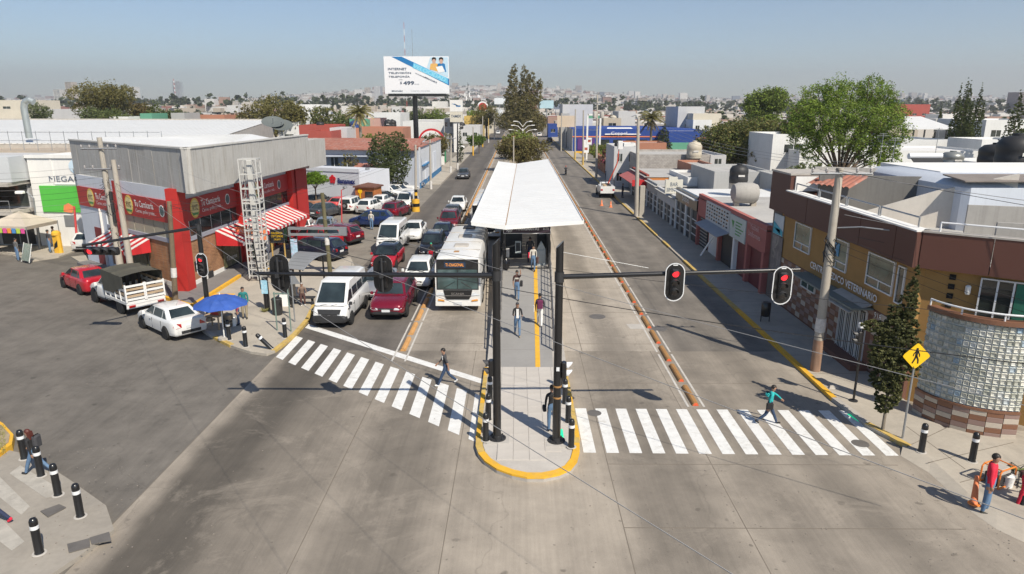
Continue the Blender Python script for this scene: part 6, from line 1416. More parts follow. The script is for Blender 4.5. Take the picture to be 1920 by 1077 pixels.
# awnings
def awning(M, x0, x1, zt, zb, d, parent, stripe=.36, m1=M_awr, m2=M_aww):
    a = tag(bpy.data.objects.new('awning', None)); COL.objects.link(a); a.parent = parent
    n = max(2, int((x1-x0)/stripe)); w = (x1-x0)/n
    for k in range(n):
        xa = x0+w*k
        b = MB(M).slab([(xa,-.12,zt),(xa,-d,zb),(xa+w,-d,zb),(xa+w,-.12,zt)], (0,0,-.02)).slab([(xa,-d,zb),(xa,-d,zb-.16),(xa+w*.5,-d,zb-.22),(xa+w,-d,zb-.16),(xa+w,-d,zb)], (0,.015,0))
        b.obj('awning_stripe', m1 if k % 2 else m2, a)
    for x in (x0, x1): MB(M).slab([(x,-.12,zt),(x,-d,zb),(x,-d,zb-.2),(x,-.12,zb-.2)], (.015 if x == x0 else -.015,0,0)).obj('awning_side', m1, a)
    return a
awning(ML, 4.6, 10.2, 3.0, 2.35, 1.6, bs_); awning(MR, 4.2, 16.6, 3.15, 2.35, 1.9, bs_)
MB(ML).box(7.0, 9.6, -.06, .0, .3, 2.2).obj('shop_opening', M_gls, bs_)
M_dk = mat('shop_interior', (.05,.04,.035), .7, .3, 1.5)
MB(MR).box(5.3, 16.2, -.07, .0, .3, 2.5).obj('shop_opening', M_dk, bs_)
for x in (7.6, 10.4, 13.4): MB(MR).box(x-.12, x+.12, -.18, .0, .28, 2.9).obj('opening_post', M_rp, bs_)
MB(MR).box(5.0, 7.2, -.13, -.08, .45, 2.1).obj('poster', mat('food_poster', (.10,.10,.05), .5, .6, 2.5, stain=.9, stain_c=(.45,.38,.30)), bs_)
lettering('Tu carne', bs_, MR @ face_matrix((6.1,-.135,1.0),(1,0,0),(0,0,1)), 1.5, .3, M_pw)
MB(ML).box(7.2, 9.4, -.1, -.06, .5, 2.0).obj('poster', MATS['food_poster'], bs_)
for k, x in enumerate((8.2, 9.2, 11.4, 12.2, 14.2, 15.0)): MB(MR).bbox(x-.3, x+.3, -.5, -.15, .28, .9+.3*(k % 3), .04).obj('display_crate', [M_or, M_grnp, M_pw, M_gold][k % 4], bs_)
# fascia of vertical concrete panels, roof behind it
def fascia(A, B, z0_, z1_, n, drop=0):
    A, B = Vector(A), Vector(B); d = (B-A); w = d.length/n; M = FM(A.x, A.y, math.atan2(d.y, d.x))
    for k in range(n): j = .02*rng.random(); MB(M).box(w*k+.012, w*(k+1)-.012, j, .28, z0_, z1_).obj('concrete_panel', M_con, bs_)
    MB(M).box(0, d.length, -.05, .32, z1_, z1_+.09).obj('coping', mat('light_coping', (.52,.51,.48), .8, .1), bs_)
    MB(M).box(.5, d.length-.5, .29, .34, z0_+1.2, z1_-.02).obj('parapet_lining', M_cor, bs_)
FC, FL_, FR_ = Vector((-18.4,38.4)), Vector((-31.6,48.9)), Vector((-17.3,57.6))
fascia(FL_, FC, 6.25, 8.72, 16); fascia(FC, FR_, 6.25, 8.72, 18)
MB().prism([tuple(FL_+Vector((.3,.3))), tuple(FC+Vector((-.1,.4))), tuple(FR_+Vector((-.4,0))), (-27,62), (-38,58)], 6.2, 6.28).obj('soffit', M_con, bs_)
rf_ = [(-31.2,49.2,7.9),(-18.8,39.2,7.9),(-17.9,57.6,8.0),(-24,63,8.6),(-36,60,8.5)]
MB().slab(rf_, (0,0,-.15)).obj('roof', M_cor, bs_)
b = MB()
for k in range(60):
    a = Vector(rf_[0]).lerp(Vector(rf_[1]), k/60); c = Vector(rf_[4]).lerp(Vector(rf_[3]), k/60); b.tube(a+Vector((0,0,.02)), c+Vector((0,0,.02)), .03, n=4)
rb = b.obj('roof_ribs', M_cor, bs_); rb['kind'] = 'stuff'
MB().prism([(-17.4,57.7),(-17.0,61.5),(-21,62),(-21,58)], 6.0, 8.3).obj('end_box', M_con, bs_)
MB().prism([(-18.6,57.7),(-18.4,60),(-19,60),(-19,58)], 0.2, 6.0).obj('end_pier', M_rp, bs_)
# big white warehouse roof behind
wh = thing('warehouse', 'long low warehouse with a white corrugated roof behind the butcher shop', 'warehouse')
P = [Vector((-78,100,9.2)), Vector((-36,103,9.1)), Vector((-30,66,7.7)), Vector((-62,60,7.9))]
n = 64
for k in range(n):
    a, b_ = k/n, (k+1)/n-.0022
    MB().slab([P[0].lerp(P[1],a), P[3].lerp(P[2],a), P[3].lerp(P[2],b_), P[0].lerp(P[1],b_)], (0,0,-.07)).obj('roof_sheet', M_cor, wh)
MB().add([(-78,100,0),(-36,103,0),(-30,66,0),(-62,60,0),(-78,100,9.1),(-36,103,9.0),(-30,66,7.6),(-62,60,7.8)],[(3,2,1,0),(0,1,5,4),(1,2,6,5),(2,3,7,6),(3,0,4,7)]).obj('wall', M_kerb, wh)
MB().slab([(-78,100,9.05),(-36,103,8.95),(-36,104,8.95),(-78,101,9.05)],(0,0,.3)).obj('ridge_cap', M_kerb, wh)
# grey box with satellite dishes near the roof's right end
for i, (px, py) in enumerate(((512,232),(528,238))):
    c = Q(px, py, 68); t = thing('satellite_dish', 'large mesh satellite dish on the roof, %s of the pair' % ('left' if i == 0 else 'right'), 'satellite dish', tuple(c), R(20)); t.scale = (.8,.8,.8); b = MB(Matrix.Rotation(R(28),4,'X')); b.lathe([(.05,0),(.7,.06),(1.3,.24),(1.34,.27),(1.25,.26),(.7,.11),(.05,.05)],24); b.obj('dish', mat('dish_mesh',(.12,.135,.13),.6,.1), t, True); MB().tube((0,0,0),(0,-.9,.7),.03).obj('feed_arm', M_grey, t); MB().tube((0,.2,-1.0),(0,0,0),.08).obj('mount', M_grey, t)
# beige concrete building behind the white shop
bc = thing('concrete_building', 'bare beige concrete building with a rooftop duct at the far left', 'building')
M_bei = mat('bare_beige_render', (.42,.355,.285), .9, .12, .5, streak=.35, stain_c=(.25,.2,.16), bmp=.15)
MB().prism([(-60,60),(-30.5,58.5),(-33,70),(-66,72)], 0, 7.35).obj('wall', M_bei, bc)
MB().prism([(-60.2,59.8),(-47,59.2),(-48,62),(-61,62)], 7.3, 8.6).obj('upper_wall', M_bei, bc)
MB().prism([(-52,56.5),(-46.6,56.3),(-47,60),(-53,60)], 5, 9.6).obj('yellow_flank', mat('pale_yellow_render',(.45,.42,.22),.9,.2,.6,streak=.5), bc)
d0 = Q(50,232,64); MB().path([tuple(d0+Vector((0,0,-1.3))), tuple(d0+Vector((0,0,1.4))), tuple(d0+Vector((.15,0,1.9))), tuple(d0+Vector((.6,0,2.1))), tuple(d0+Vector((1.0,0,1.9)))], .28, 10).obj('ventilation_duct', mat('duct_metal',(.42,.46,.46),.4,.1,2,metal=.5), bc, True)
for k in range(14): MB().tube((-46+1.2*k,59.5,7.3),(-46+1.2*k,59.5,9.0),.03,n=4).obj('fence_post', M_grey, bc)
MB().tube((-46,59.5,8.9),(-30.4,59.2,8.9),.02,n=4).tube((-46,59.5,8.2),(-30.4,59.2,8.2),.015,n=4).obj('fence_wire', M_grey, bc)
# white telecom shop
ts_ = thing('telecom_shop', 'bright white shop with a blue globe logo and a green poultry advert', 'shop', (-38.6,54.2,0), R(-3))
MB().box(0,8.6,0,12,.0,7.25).obj('wall', M_white, ts_)
MB().box(-.1,8.6,-.12,.1,7.1,7.35).obj('parapet', M_white, ts_)
MB().box(1.9,8.5,-.06,.0,5.05,5.12).box(1.9,2.0,-.06,0,3.8,7.0).obj('sign_frame', M_white, ts_)
lettering('MEGACABLE', ts_, face_matrix((3.75,-.05,5.5),(1,0,0),(0,0,1)), 4.3, .42, mat('slate_letters',(.12,.15,.2),.6,0))
b = MB(); MB().slab([(4.1+.72*math.cos(a*math.pi/12), -.05, 6.45+.6*math.sin(a*math.pi/12)) for a in range(24)][::-1], (0,.03,0)).obj('globe_logo', mat('globe_pale',(.55,.68,.78),.5,.1,1), ts_)
for k in range(5):
    z0_ = 5.95+.2*k; MB().slab([(3.9+.07*k,-.06,z0_),(4.5+.03*k,-.06,z0_+.04),(4.6,-.06,z0_+.11),(3.98+.07*k,-.06,z0_+.1)],(0,.005,0)).obj('globe_stripe', mat('globe_blue',(.05,.30,.52),.5,0), ts_)
MB().box(.7,7.4,-.1,.0,2.85,4.95).obj('green_panel', mat('lime_green_panel',(.09,.46,.06),.6,.05), ts_)
MB().box(5.0,7.3,-.14,-.1,2.85,3.75).obj('yellow_panel', mat('advert_yellow',(.80,.55,.02),.6,0), ts_); lettering('POLLO', ts_, face_matrix((6.15,-.146,3.3),(1,0,0),(0,0,1)), 1.8, .55, M_well, bold=.03)
MB().slab([(2.4,-.11,2.9),(3.1,-.11,2.8),(3.3,-.11,3.3),(2.9,-.11,3.6),(2.5,-.11,3.4)],(0,.01,0)).obj('orange_shape', M_or, ts_)
MB().slab([(4.6,-.11,4.1),(5.4,-.11,4.15),(5.2,-.11,4.4),(4.7,-.11,4.3)],(0,.01,0)).obj('orange_shape', M_or, ts_)
for x in (4.1,5.15): MB().box(x,x+1.0,-.05,.0,.1,2.35).obj('steel_door', mat('door_grey',(.42,.44,.46),.5,.05), ts_)
MB().box(2.3,3.2,-.05,0,1.7,2.6).obj('shutter', M_grey, ts_)
wing = thing('balcony_building', 'white building with two projecting balcony slabs at the left edge', 'building', (-66,52.5,0), R(1.5))
MB().box(0,27,1.2,12,0,7.2).obj('wall', mat('greyish_wall',(.50,.50,.50),.8,.1,.4,streak=.3), wing)
for z in (2.9,5.1): MB().box(0,27.2,-1.3,1.2,z,z+.28).obj('balcony_slab', M_kerb, wing)
MB().box(0,27.3,-.9,1.2,5.4,7.3).obj('roof_fascia', mat('grey_render_band',(.52,.54,.55),.8,.08,.4), wing)
for k in range(9): MB().box(.3+3*k,2.9+3*k,1.1,1.2,3.3,5.0).obj('window', M_gls, wing)
for k in range(9): MB().box(.3+3*k,2.9+3*k,1.1,1.2,.2,2.6).obj('shopfront', glassm('dim_shopfront',(.03,.03,.03),.3) if 'dim_shopfront' not in MATS else MATS['dim_shopfront'], wing)
for k in range(28): MB().tube((1*k,-1.25,3.18),(1*k,-1.25,4.0),.02,n=4).obj('railing_bar', M_grey, wing)
MB().tube((0,-1.25,4.0),(27,-1.25,4.0),.03,n=4).obj('handrail', M_grey, wing)
MB().box(20.5,24.4,-1.6,-1.35,3.2,4.6).obj('orange_canvas', M_or, wing)
b = MB().lathe([(.9,0),(1.0,.1),(1.0,.5),(.5,.75),(.3,.85)], 18); t = thing('water_tank', 'black water tank on the white telecom shop roof', 'water tank', (-35.2,58,7.25)); b.obj('tank', M_plas, t, True)
# yellow sandwich board, red pole, blue lamp, stall tents
q = G(111, 474, .1); t = thing('yellow_tank_sign', 'yellow rounded advertising figure beside the two talking men', 'sign', tuple(q), R(-10)); MB().bbox(-.33,.33,-.2,.2,0,1.5,.12).obj('board', M_yel, t, True); MB().lathe([(.33,1.4),(.3,1.6),(.15,1.72)],16).obj('top', M_yel, t, True); MB().slab([(-.2,-.21,.3),(.15,-.21,.5),(.2,-.21,1.0),(-.1,-.21,.7)],(0,.01,0)).obj('black_mark', M_well, t)
struct(MB().prism([tuple(G(*a)[:2]) for a in ((58,492),(110,484),(150,470),(125,452),(0,452),(-40,470),(20,480))], 0, .1).obj('sidewalk_far_corner', M_side))
q = G(146, 470, 0); pole('thin red pole behind the small white hatchback', q, Q(139,387,q.y), .09, .08, PT['coral'], name='lamp_post', cat='lamp post')
q = G(75, 470, 0); o = pole('blue grey street lamp in front of the telecom shop', q, Q(63,372,q.y), .07, .05, M_grey, name='lamp_post', cat='lamp post'); MB().path([tuple(Q(63,372,q.y)-q), tuple(Q(50,360,q.y)-q)], .05).obj('lamp_arm', M_grey, o); MB().bbox(-1.05,-.45,-.2,.2,4.5,4.7,.05).obj('lamp_head', M_pw, o)
def tent(label, x, y, w, d, h, m, rz=0):
    t = thing('market_tent', label, 'tent', (x, y, .05), R(rz))
    for sx in (-1,1):
        for sy in (-1,1): MB().tube((sx*w/2,sy*d/2,0),(sx*w/2,sy*d/2,h),.035).obj('leg', M_grey, t)
    top = (0,0,h+.9); cs_ = [(-w/2,-d/2,h),(w/2,-d/2,h),(w/2,d/2,h),(-w/2,d/2,h)]
    for i in range(4): a, b_ = cs_[i], cs_[(i+1)%4]; mid = ((a[0]+b_[0])/4,(a[1]+b_[1])/4,h+.32); MB().add([a,b_,mid,top],[(0,1,2),(1,3,2),(3,0,2)]).obj('canopy_panel', m, t); MB().slab([a,b_,(b_[0],b_[1],h-.25),(a[0],a[1],h-.25)],(0,.01,0)).obj('valance', m, t)
    return t
M_can = mat('beige_canvas',(.50,.44,.36),.8,.1,.8); M_wc = mat('white_canvas',(.70,.70,.68),.7,.06)
t = tent('beige market tent with coloured paper bunting at the white shop corner', -38.2, 51.8, 3.6, 3.0, 2.3, M_can, -8)
cols = [mat('paper_%s'%n_,c_,.7,0) for n_,c_ in (('pink',(.7,.08,.3)),('lime',(.45,.6,.08)),('blue',(.08,.25,.55)),('orange',(.8,.3,.05)))]
for k in range(9): MB().slab([(-1.7+.38*k,-1.53,2.15),(-1.38+.38*k,-1.53,2.15),(-1.38+.38*k,-1.53,1.78),(-1.7+.38*k,-1.53,1.78)],(0,.01,0)).obj('paper_flag', cols[(k*3)%4], t)
tent('white market tent over goods at the far left edge', -42.4, 50.8, 3.4, 3.0, 2.2, M_wc, 5)
t = thing('market_stall', 'market stall table heaped with bottles and colourful goods at the left edge', 'market stall', (-41.2,48.6,0), R(8)); MB().box(-2.4,1.9,-.5,.5,.78,.84).obj('table_top', M_wc, t); MB().box(-2.4,1.9,-.52,-.48,.3,.84).obj('table_cloth', M_dk, t)
for sx in (-2.3,1.8):
    for sy in (-.4,.4): MB().box(sx-.03,sx+.03,sy-.03,sy+.03,0,.78).obj('leg', M_grey, t)
gm = cols+[M_pw, M_rp, M_gold, M_grnp]
for k in range(110):
    x0, y0_ = rng.uniform(-2.2,1.8), rng.uniform(-.4,.4); h_ = rng.uniform(.08,.32); g_ = MB().lathe([(.05,0),(.055,h_*.7),(.02,h_)],6) if k % 2 else MB().bbox(-.09,.09,-.06,.06,0,h_,.008)
    g_.obj('goods', gm[k % 8], t, loc=(x0,y0_,.84))
for k in range(16): MB().bbox(-.12,.12,-.03,.03,0,.5,.01).obj('hanging_goods', gm[(k*5)%8], t, loc=(-2.3+.27*k,.5,1.35))
t = thing('display_easel', 'framed display board propped at the pavement corner stall', 'board', tuple(G(48,492,.1)), R(-30)); MB().slab([(-.6,0,.1),(.5,0,.1),(.5,.35,1.3),(-.6,.35,1.3)],(0,.04,0)).obj('panel', mat('display_print',(.25,.3,.25),.5,.5,4,stain=.9,stain_c=(.6,.5,.4)), t)
for x in (-.6,.5): MB().slab([(x,-.02,0),(x+.05,-.02,0),(x+.05,.35,1.35),(x,.35,1.35)],(0,.03,0)).obj('frame_leg', M_pw, t)
# bank
M_bank = mat('pale_bank_wall',(.60,.62,.66),.7,.05,.4,streak=.2,stain_c=(.4,.4,.42)); M_mint = mat('mint_frame',(.45,.62,.55),.5,0); M_fro = mat('frosted_glass',(.52,.60,.60),.25,.06,.3)
A = Vector((-27.6,82.5)); B_ = Vector((-18.0,78.2)); d = B_-A
bk = thing('bank_building', 'pale grey bank wall with a red flower logo and Banamex lettering', 'bank', (A.x,A.y,0), math.atan2(d.y,d.x))
w = d.length; MB().box(0,w,0,6,0,3.75).obj('wall', M_bank, bk); MB().box(-.05,w+.05,-.08,.2,3.75,4.15).obj('parapet', M_bank, bk)
lettering('Banamex', bk, face_matrix((w-1.75,-.06,2.72),(1,0,0),(0,0,1)), 2.5, .62, mat('navy_letters',(.01,.02,.14),.5,0), bold=.05, depth=.03)
b = MB()
for k in range(5):
    a = 2*math.pi*k/5+.3; c_ = Vector((w-3.75+.27*math.cos(a), 2.85+.30*math.sin(a))); b.slab([(c_.x+.20*math.cos(q_*.7),-.09,c_.y+.24*math.sin(q_*.7)) for q_ in range(9)][::-1],(0,.05,0))
b.obj('flower_logo', mat('logo_red',(.62,.01,.02),.5,0), bk)
MB().lathe([(.25,0),(.25,.3)],10).obj('vent', M_grey, bk, loc=(w-1,3,3.75))
gb = thing('bank_hall', 'glass bank hall with mint green frames and a red pillar left of the bank wall', 'bank', (-33.5,84.2,0), R(-8))
MB().box(0,6.2,.1,6,0,4.3).obj('hall_core', M_bank, gb)
for k in range(5):
    for j in range(3): MB().box(.05+1.2*k,1.2+1.2*k,.0,.08,.05+1.35*j,1.35+1.35*j).obj('glass_panel', M_fro, gb)
for k in range(6): MB().box(1.2*k,1.2*k+.06,-.04,.02,0,4.1).obj('mullion', M_mint, gb)
MB().box(-.1,6.2,-.1,.1,3.55,3.85).obj('fascia_band', M_pw, gb); MB().box(5.6,6.1,-.5,-.05,0,4.6).obj('red_pillar', mat('pillar_red',(.5,.03,.02),.5,.05), gb)
b = MB().box(5.5,7.9,-.6,.2,4.4,6.0); b.obj('white_sign_box', M_pw, gb); MB().box(4.9,5.5,-.6,.2,4.3,6.1).obj('blue_sign_end', mat('logo_blue',(.01,.06,.3),.5,0), gb); MB().path([(8,.2,4.5),(9.1,.2,5.2),(9.1,.2,5.7),(7.9,.2,5.7)],.1).obj('yellow_frame', M_yel, gb)
# parking kiosk
q = G(689, 388); t = thing('parking_kiosk', 'orange wooden parking kiosk with a yellow key sign', 'kiosk', (q.x,q.y+1,0), R(-14)); MK = mat('kiosk_orange_wood',(.38,.13,.035),.7,.15,2,streak=.3)
MB().box(-1.15,1.15,-1,1,0,2.15).obj('hut_wall', MK, t); MB().prism([(-1.35,-1.2),(1.35,-1.2),(1.35,1.2),(-1.35,1.2)],2.15,2.3).add([(-1.35,-1.2,2.3),(1.35,-1.2,2.3),(1.35,1.2,2.3),(-1.35,1.2,2.3),(0,0,2.65)],[(0,1,4),(1,2,4),(2,3,4),(3,0,4)]).obj('roof', mat('brown_roof',(.14,.06,.04),.8,.15), t)
MB().box(.05,1.0,-1.04,-1.0,1.0,1.75).obj('window', M_gls, t)
b = MB().slab([(-.55+.28*math.cos(a*.6283),-1.05,1.75+.28*math.sin(a*.6283)) for a in range(10)][::-1],(0,.02,0)).slab([(-.62,-1.05,1.5),(-.62,-1.05,.55),(-.48,-1.05,.55),(-.48,-1.05,1.5)][::-1],(0,.02,0)).slab([(-.48,-1.05,.6),(-.25,-1.05,.6),(-.25,-1.05,.75),(-.48,-1.05,.75)],(0,.02,0)); b.obj('key_sign', M_sy, t)
# tiled roof building behind, its white flank along the road
M_tile = mat('clay_tile',(.33,.13,.09),.85,.28,1.5,stain=.8,stain_c=(.48,.40,.36)); M_blw = mat('pale_blue_wall',(.46,.50,.57),.8,.08,.4,streak=.4,stain_c=(.3,.3,.3)); M_wr = mat('worn_white_wall',(.62,.64,.66),.8,.08,.3,streak=.5,stain_c=(.38,.38,.4)); M_blb = mat('blue_base',(.03,.16,.34),.7,.12,1,stain=.3)
tb_ = thing('tiled_roof_building', 'long pale blue building with a weathered clay tile roof behind the bank', 'building')
MB().prism([(-31,97),(-13.5,95),(-13.5,122),(-31,124)],0,5.2).obj('wall', M_blw, tb_)
MB().box(-13.52,-13.4,95,122,.8,5.6).obj('flank_wall', M_wr, tb_); MB().box(-13.5,-13.36,95.2,121.9,0,.85).obj('blue_dado', M_blb, tb_)
n = 30
for k in range(n):
    x0 = -31.5+17.9*k/n; x1 = x0+17.9/n-.04; yy = 97.2-2*(k/n)
    MB().slab([(x0,yy-1.0,5.25),(x1,yy-1.0,5.25),(x1,yy+7,6.4),(x0,yy+7,6.4)],(0,0,.13)).obj('tile_row', M_tile, tb_)
for k in range(26): y0_ = 96+1.0*k; MB().slab([(-14.2,y0_,5.75),(-13.2,y0_,5.6),(-13.2,y0_+.95,5.6),(-14.2,y0_+.95,5.75)],(0,0,.1)).obj('tile_row', M_tile, tb_)
for i, x in enumerate((-27.6,-25.4,-23.6)): w_ = MB().box(x-.45,x+.45,96.0-.1*i,96.6,2.9,4.2).obj('window', M_gls, tb_); MB().box(x-.5,x+.5,95.95-.1*i,96.0-.1*i,2.85,2.92).box(x-.03,x+.03,95.95-.1*i,96-.1*i,2.9,4.2).obj('frame', M_pw, w_)
MB().box(-29.5,-19,95.0,97,4.35,4.5).obj('canopy', M_blw, tb_); MB().box(-30,-19,94.6,95.2,1.0,1.75).obj('blue_band', M_blb, tb_)
MB().box(-13.38,-13.0,97,104,2.9,3.05).obj('blue_canopy', M_blb, tb_); MB().box(-13.4,-13.33,100,103,.8,3.2).box(-13.4,-13.33,110,114,.9,4.0).obj('painted_gate', M_bw_, tb_)
tag(MB().box(-21.5,-17.2,86.0,86.2,0,2.2).obj('blue_white_wall', M_bw_), 'low blue and white wall behind the parking kiosk', 'wall')
t = thing('red_tile_porch','small porch with terracotta tiles behind the bank wall','building',(-19.3,88,0)); MB().box(-1.6,1.6,0,3,0,2.9).obj('wall', M_bw_, t); MB().slab([(-1.9,-.6,2.9),(1.9,-.6,2.9),(1.9,3,3.7),(-1.9,3,3.7)],(0,0,.12)).obj('roof', M_tile, t)
# billboard ----------------------------------------------------------------
Yb = 150; c0 = Q(719,106,Yb); c1_ = Q(841,105,Yb); c2_ = Q(722,176,Yb); zt_, zb_ = c0.z, c2_.z; xl_, xr_ = c0.x, c1_.x; xm = (xl_+xr_)/2; w = xr_-xl_; h = zt_-zb_; xp = Q(777,200,Yb).x
bb = thing('billboard', 'giant internet and television billboard on a thick black column', 'billboard', (xp,Yb,0))
MB().box(xl_-xp,xr_-xp,0,.5,zb_,zt_).obj('panel', mat('billboard_white',(.78,.79,.80),.5,.02), bb)
MB().tube((0,1.2,0),(0,1.2,zb_+.5),.58,.52,18).obj('column', M_blk, bb, True)
MB().box(xl_-xp+.8,xr_-xp-.6,-1.0,1.8,zb_-.55,zb_-.45).box(xl_-xp+.8,xr_-xp-.6,-1.0,-.95,zb_-.45,zb_).obj('catwalk', M_blk, bb)
for k in range(10): MB().box(xl_-xp+.9+1.35*k,xl_-xp+1.0+1.35*k,-1.0,.1,zb_-.5,zb_-.1).obj('bracket', M_blk, bb)
X = lambda u: xl_-xp+w*u; Zz = lambda v: zt_-h*v
def bp(pts, m, name, d=-.02): return MB().slab([(X(u),d,Zz(v)) for u, v in pts], (0,.02,0)).obj(name, m, bb)
M_b1 = mat('print_blue',(.01,.17,.42),.5,.03); M_b2 = mat('print_light_blue',(.14,.52,.74),.5,.03); M_b3 = mat('print_dark_blue',(.005,.05,.16),.5,.03)
bp([(.12,.01),(.28,.01),(1.0,.60),(1.0,.78)], M_b1, 'blue_band'); bp([(.46,.17),(.98,.58),(.98,.74),(.44,.30)], M_b2, 'light_band', -.03)
bp([(.72,.02),(.99,.02),(.99,.56),(.80,.42),(.66,.30)], mat('print_sky',(.50,.66,.76),.5,.1,.3), 'photo_area', -.025)
M_sk2 = mat('print_skin',(.55,.35,.26),.6,0)
for cx1, m1 in ((.775,mat('print_orange',(.72,.42,.12),.6,0)),(.885,M_b1)):
    bp([(cx1-.07,.34),(cx1-.055,.2),(cx1,.17),(cx1+.055,.2),(cx1+.075,.42)], m1, 'printed_shoulders', -.04)
    bp([(cx1+.028*math.cos(a*.6283),.13+.075*math.sin(a*.6283)) for a in range(10)], M_sk2, 'printed_face', -.05)
    bp([(cx1-.035,.12),(cx1-.03,.04),(cx1,.02),(cx1+.03,.04),(cx1+.035,.12),(cx1+.015,.075),(cx1-.015,.075)], M_well, 'printed_hair', -.06)
bp([(.80,.28),(.90,.25),(.94,.40),(.84,.44)], M_pw, 'printed_tablet', -.06)
gt = lambda u, v, d=-.05: face_matrix((X(u),d,Zz(v)),(1,0,0),(0,0,1)); M_sl = mat('print_slate',(.07,.10,.15),.6,0)
for s, u, v, tw, th_ in (('INTERNET',.205,.335,.29,.062),('TELEVISIÓN',.24,.435,.35,.062),('TELEFONÍA',.23,.535,.33,.062),('499',.375,.71,.17,.105),('$',.255,.71,.025,.08),('MEGACABLE',.19,.925,.17,.04),('desde',.25,.62,.06,.02),('al mes',.50,.74,.07,.02),('Contratación y ventas en línea',.55,.925,.3,.02)):
    lettering(s, bb, gt(u,v), tw*w, th_*h, M_sl, bold=.03 if s == '499' else .015)
ang = -math.atan2(.41*h,.52*w)
for s, u, v, tw, th_, m in (('VELOCIDAD',.70,.44,.54,.12,M_b2),('MEGACABLE',.72,.63,.20,.04,M_sl),('con la velocidad',.555,.50,.16,.03,M_sl)):
    lettering(s, bb, face_matrix((X(u),-.055,Zz(v)),(math.cos(ang),0,math.sin(ang)),(-math.sin(ang),0,math.cos(ang))), tw*w, th_*h, m if s != 'VELOCIDAD' else mat('print_cyan',(.28,.66,.82),.5,0), bold=.03)
# courier pylon, hotel-sign pole etc. further along the left road
t = thing('pylon_sign', 'white pylon with a blue logo panel above a TAMEX panel', 'sign', tuple(G(857,286)), 0); Yq = G(857,286).y
cc = Q(856,198,Yq); s_ = Yq/1280
MB().box(-.75,.75,0,1,0,cc.z+.2).obj('column', M_white, t)
MB().box(-1.55,1.55,-.3,1.1,cc.z-1.5,cc.z+1.3).obj('upper_panel', M_white, t); MB().slab([(-1.1,-.33,cc.z+.4),(-.3,-.33,cc.z+.4),(.1,-.33,cc.z-.3),(1.1,-.33,cc.z-.3),(1.1,-.33,cc.z-.0),(.3,-.33,cc.z)][::-1],(0,.02,0)).obj('blue_logo', M_b1, t)
z2 = Q(856,219,Yq).z; MB().box(-1.55,1.55,-.3,1.1,z2-1.3,z2+1.2).obj('lower_panel', mat('cream_panel',(.62,.58,.48),.6,.05), t); lettering('TAMEX', t, face_matrix((0,-.31,z2+.1),(1,0,0),(0,0,1)), 2.5, .65, M_sl, bold=.03, shear=.2)
# ================================================================ right side buildings
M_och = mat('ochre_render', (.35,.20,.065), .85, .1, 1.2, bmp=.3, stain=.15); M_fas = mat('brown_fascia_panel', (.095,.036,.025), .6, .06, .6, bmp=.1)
M_t1 = mat('tile_beige', (.46,.40,.33), .5, .12, 3); M_t2 = mat('tile_brown', (.20,.095,.055), .5, .15, 3); M_t3 = mat('tile_mauve', (.26,.175,.15), .5, .12, 3)
M_tb = mat('tile_bedding', (.17,.08,.055), .8, .1)
vb = thing('veterinary_building', 'ochre veterinary building with a brown fascia and a curved glass block corner', 'building')
VX = 14.9; FMr = FM(VX, 39.5, -math.pi/2)      # local x runs from far (39.5) to near
W1 = 39.5-24.6
front_ = [(VX,39.5),(VX,24.6),(17.5,22.65),(34,10.3),(40,18),(27,39.5)]
MB().prism([(VX+.1,39.4),(VX+.1,24.65),(17.55,22.8),(34,10.5),(40,18),(27,39.4)], 0, 5.4).obj('wall_core', M_och, vb)
MB(FMr).box(0, W1, -.0, .2, 2.85, 5.35).obj('upper_wall', M_och, vb); MB(FMr).box(0,1.3,-.02,0,.1,5.3).obj('stone_strip', mat('stone_strip',(.15,.125,.11),.8,.2,2), vb)
MB(FMr).box(0, W1, .02, .2, 0, 2.85).obj('tile_backing', M_tb, vb)
pat = lambda i, j: (M_t1, M_t2, M_t3)[(i+2*j) % 3] if True else None
tmesh = {}
def tile(M, x, z, w, h, m, d=.035):
    key = (m.name, round(w,2), round(h,2))
    if key not in tmesh: tmesh[key] = MB().bbox(0, w-.015, -d, 0, 0, h-.015, .006).mesh('tile', [m])
    o = bpy.data.objects.new('tile', tmesh[key]); COL.objects.link(o); o.parent = vb; o.matrix_local = M @ Matrix.Translation((x, .02, z)); return o
nt_ = 0
for j in range(10):
    for i in range(26):
        x, z = .55*i+.3*(j%2)*0, .22+.26*j
        if 9.1 < x < 11.9 and j < 9: continue
        if x > W1-.6: continue
        lightt = (i+j) % 2 == 0 and j % 3 != 2
        tile(FMr, x, z, .55, .26, M_t1 if (lightt and (i+j)%4 == 0) else (M_t2 if (i*3+j) % 2 else M_t3)); nt_ += 1
# fascia
for (M, L0, L1, z0_, z1_, w_) in ((FMr, 2.6, W1+.12, 5.3, 6.62, 1.34),):
    n = 9; w_ = (L1-L0)/n
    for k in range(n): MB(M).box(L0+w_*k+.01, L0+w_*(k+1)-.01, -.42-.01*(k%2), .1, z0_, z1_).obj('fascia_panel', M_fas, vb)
MB(FMr).box(-.2, 2.58, -.24, 4, 5.3, 7.45).obj('tower_block', M_fas, vb); MB(FMr).box(-.25, 2.62, -.28, 4.1, 7.45, 7.55).obj('tower_coping', M_kerb, vb); MB(FMr).box(2.55,2.68,0,2.5,6.62,7.4).obj('white_wall_end', M_white, vb)
A = Vector((VX-.2,24.5)); dB = Vector((.8,-.6)); MF = FM(A.x, A.y, math.atan2(-.6,.8))
for k in range(8): MB(MF).box(2.15*k+.01+(.25 if k == 0 else 0)*0, 2.15*(k+1)-.012, -.05-.01*(k%2), .3, 5.3, 6.62).obj('fascia_panel', mat('brown_fascia_lit', (.115,.045,.031), .6, .06, .6, bmp=.1), vb)  # lighter copy of the fascia brown, sunlight put into its colour
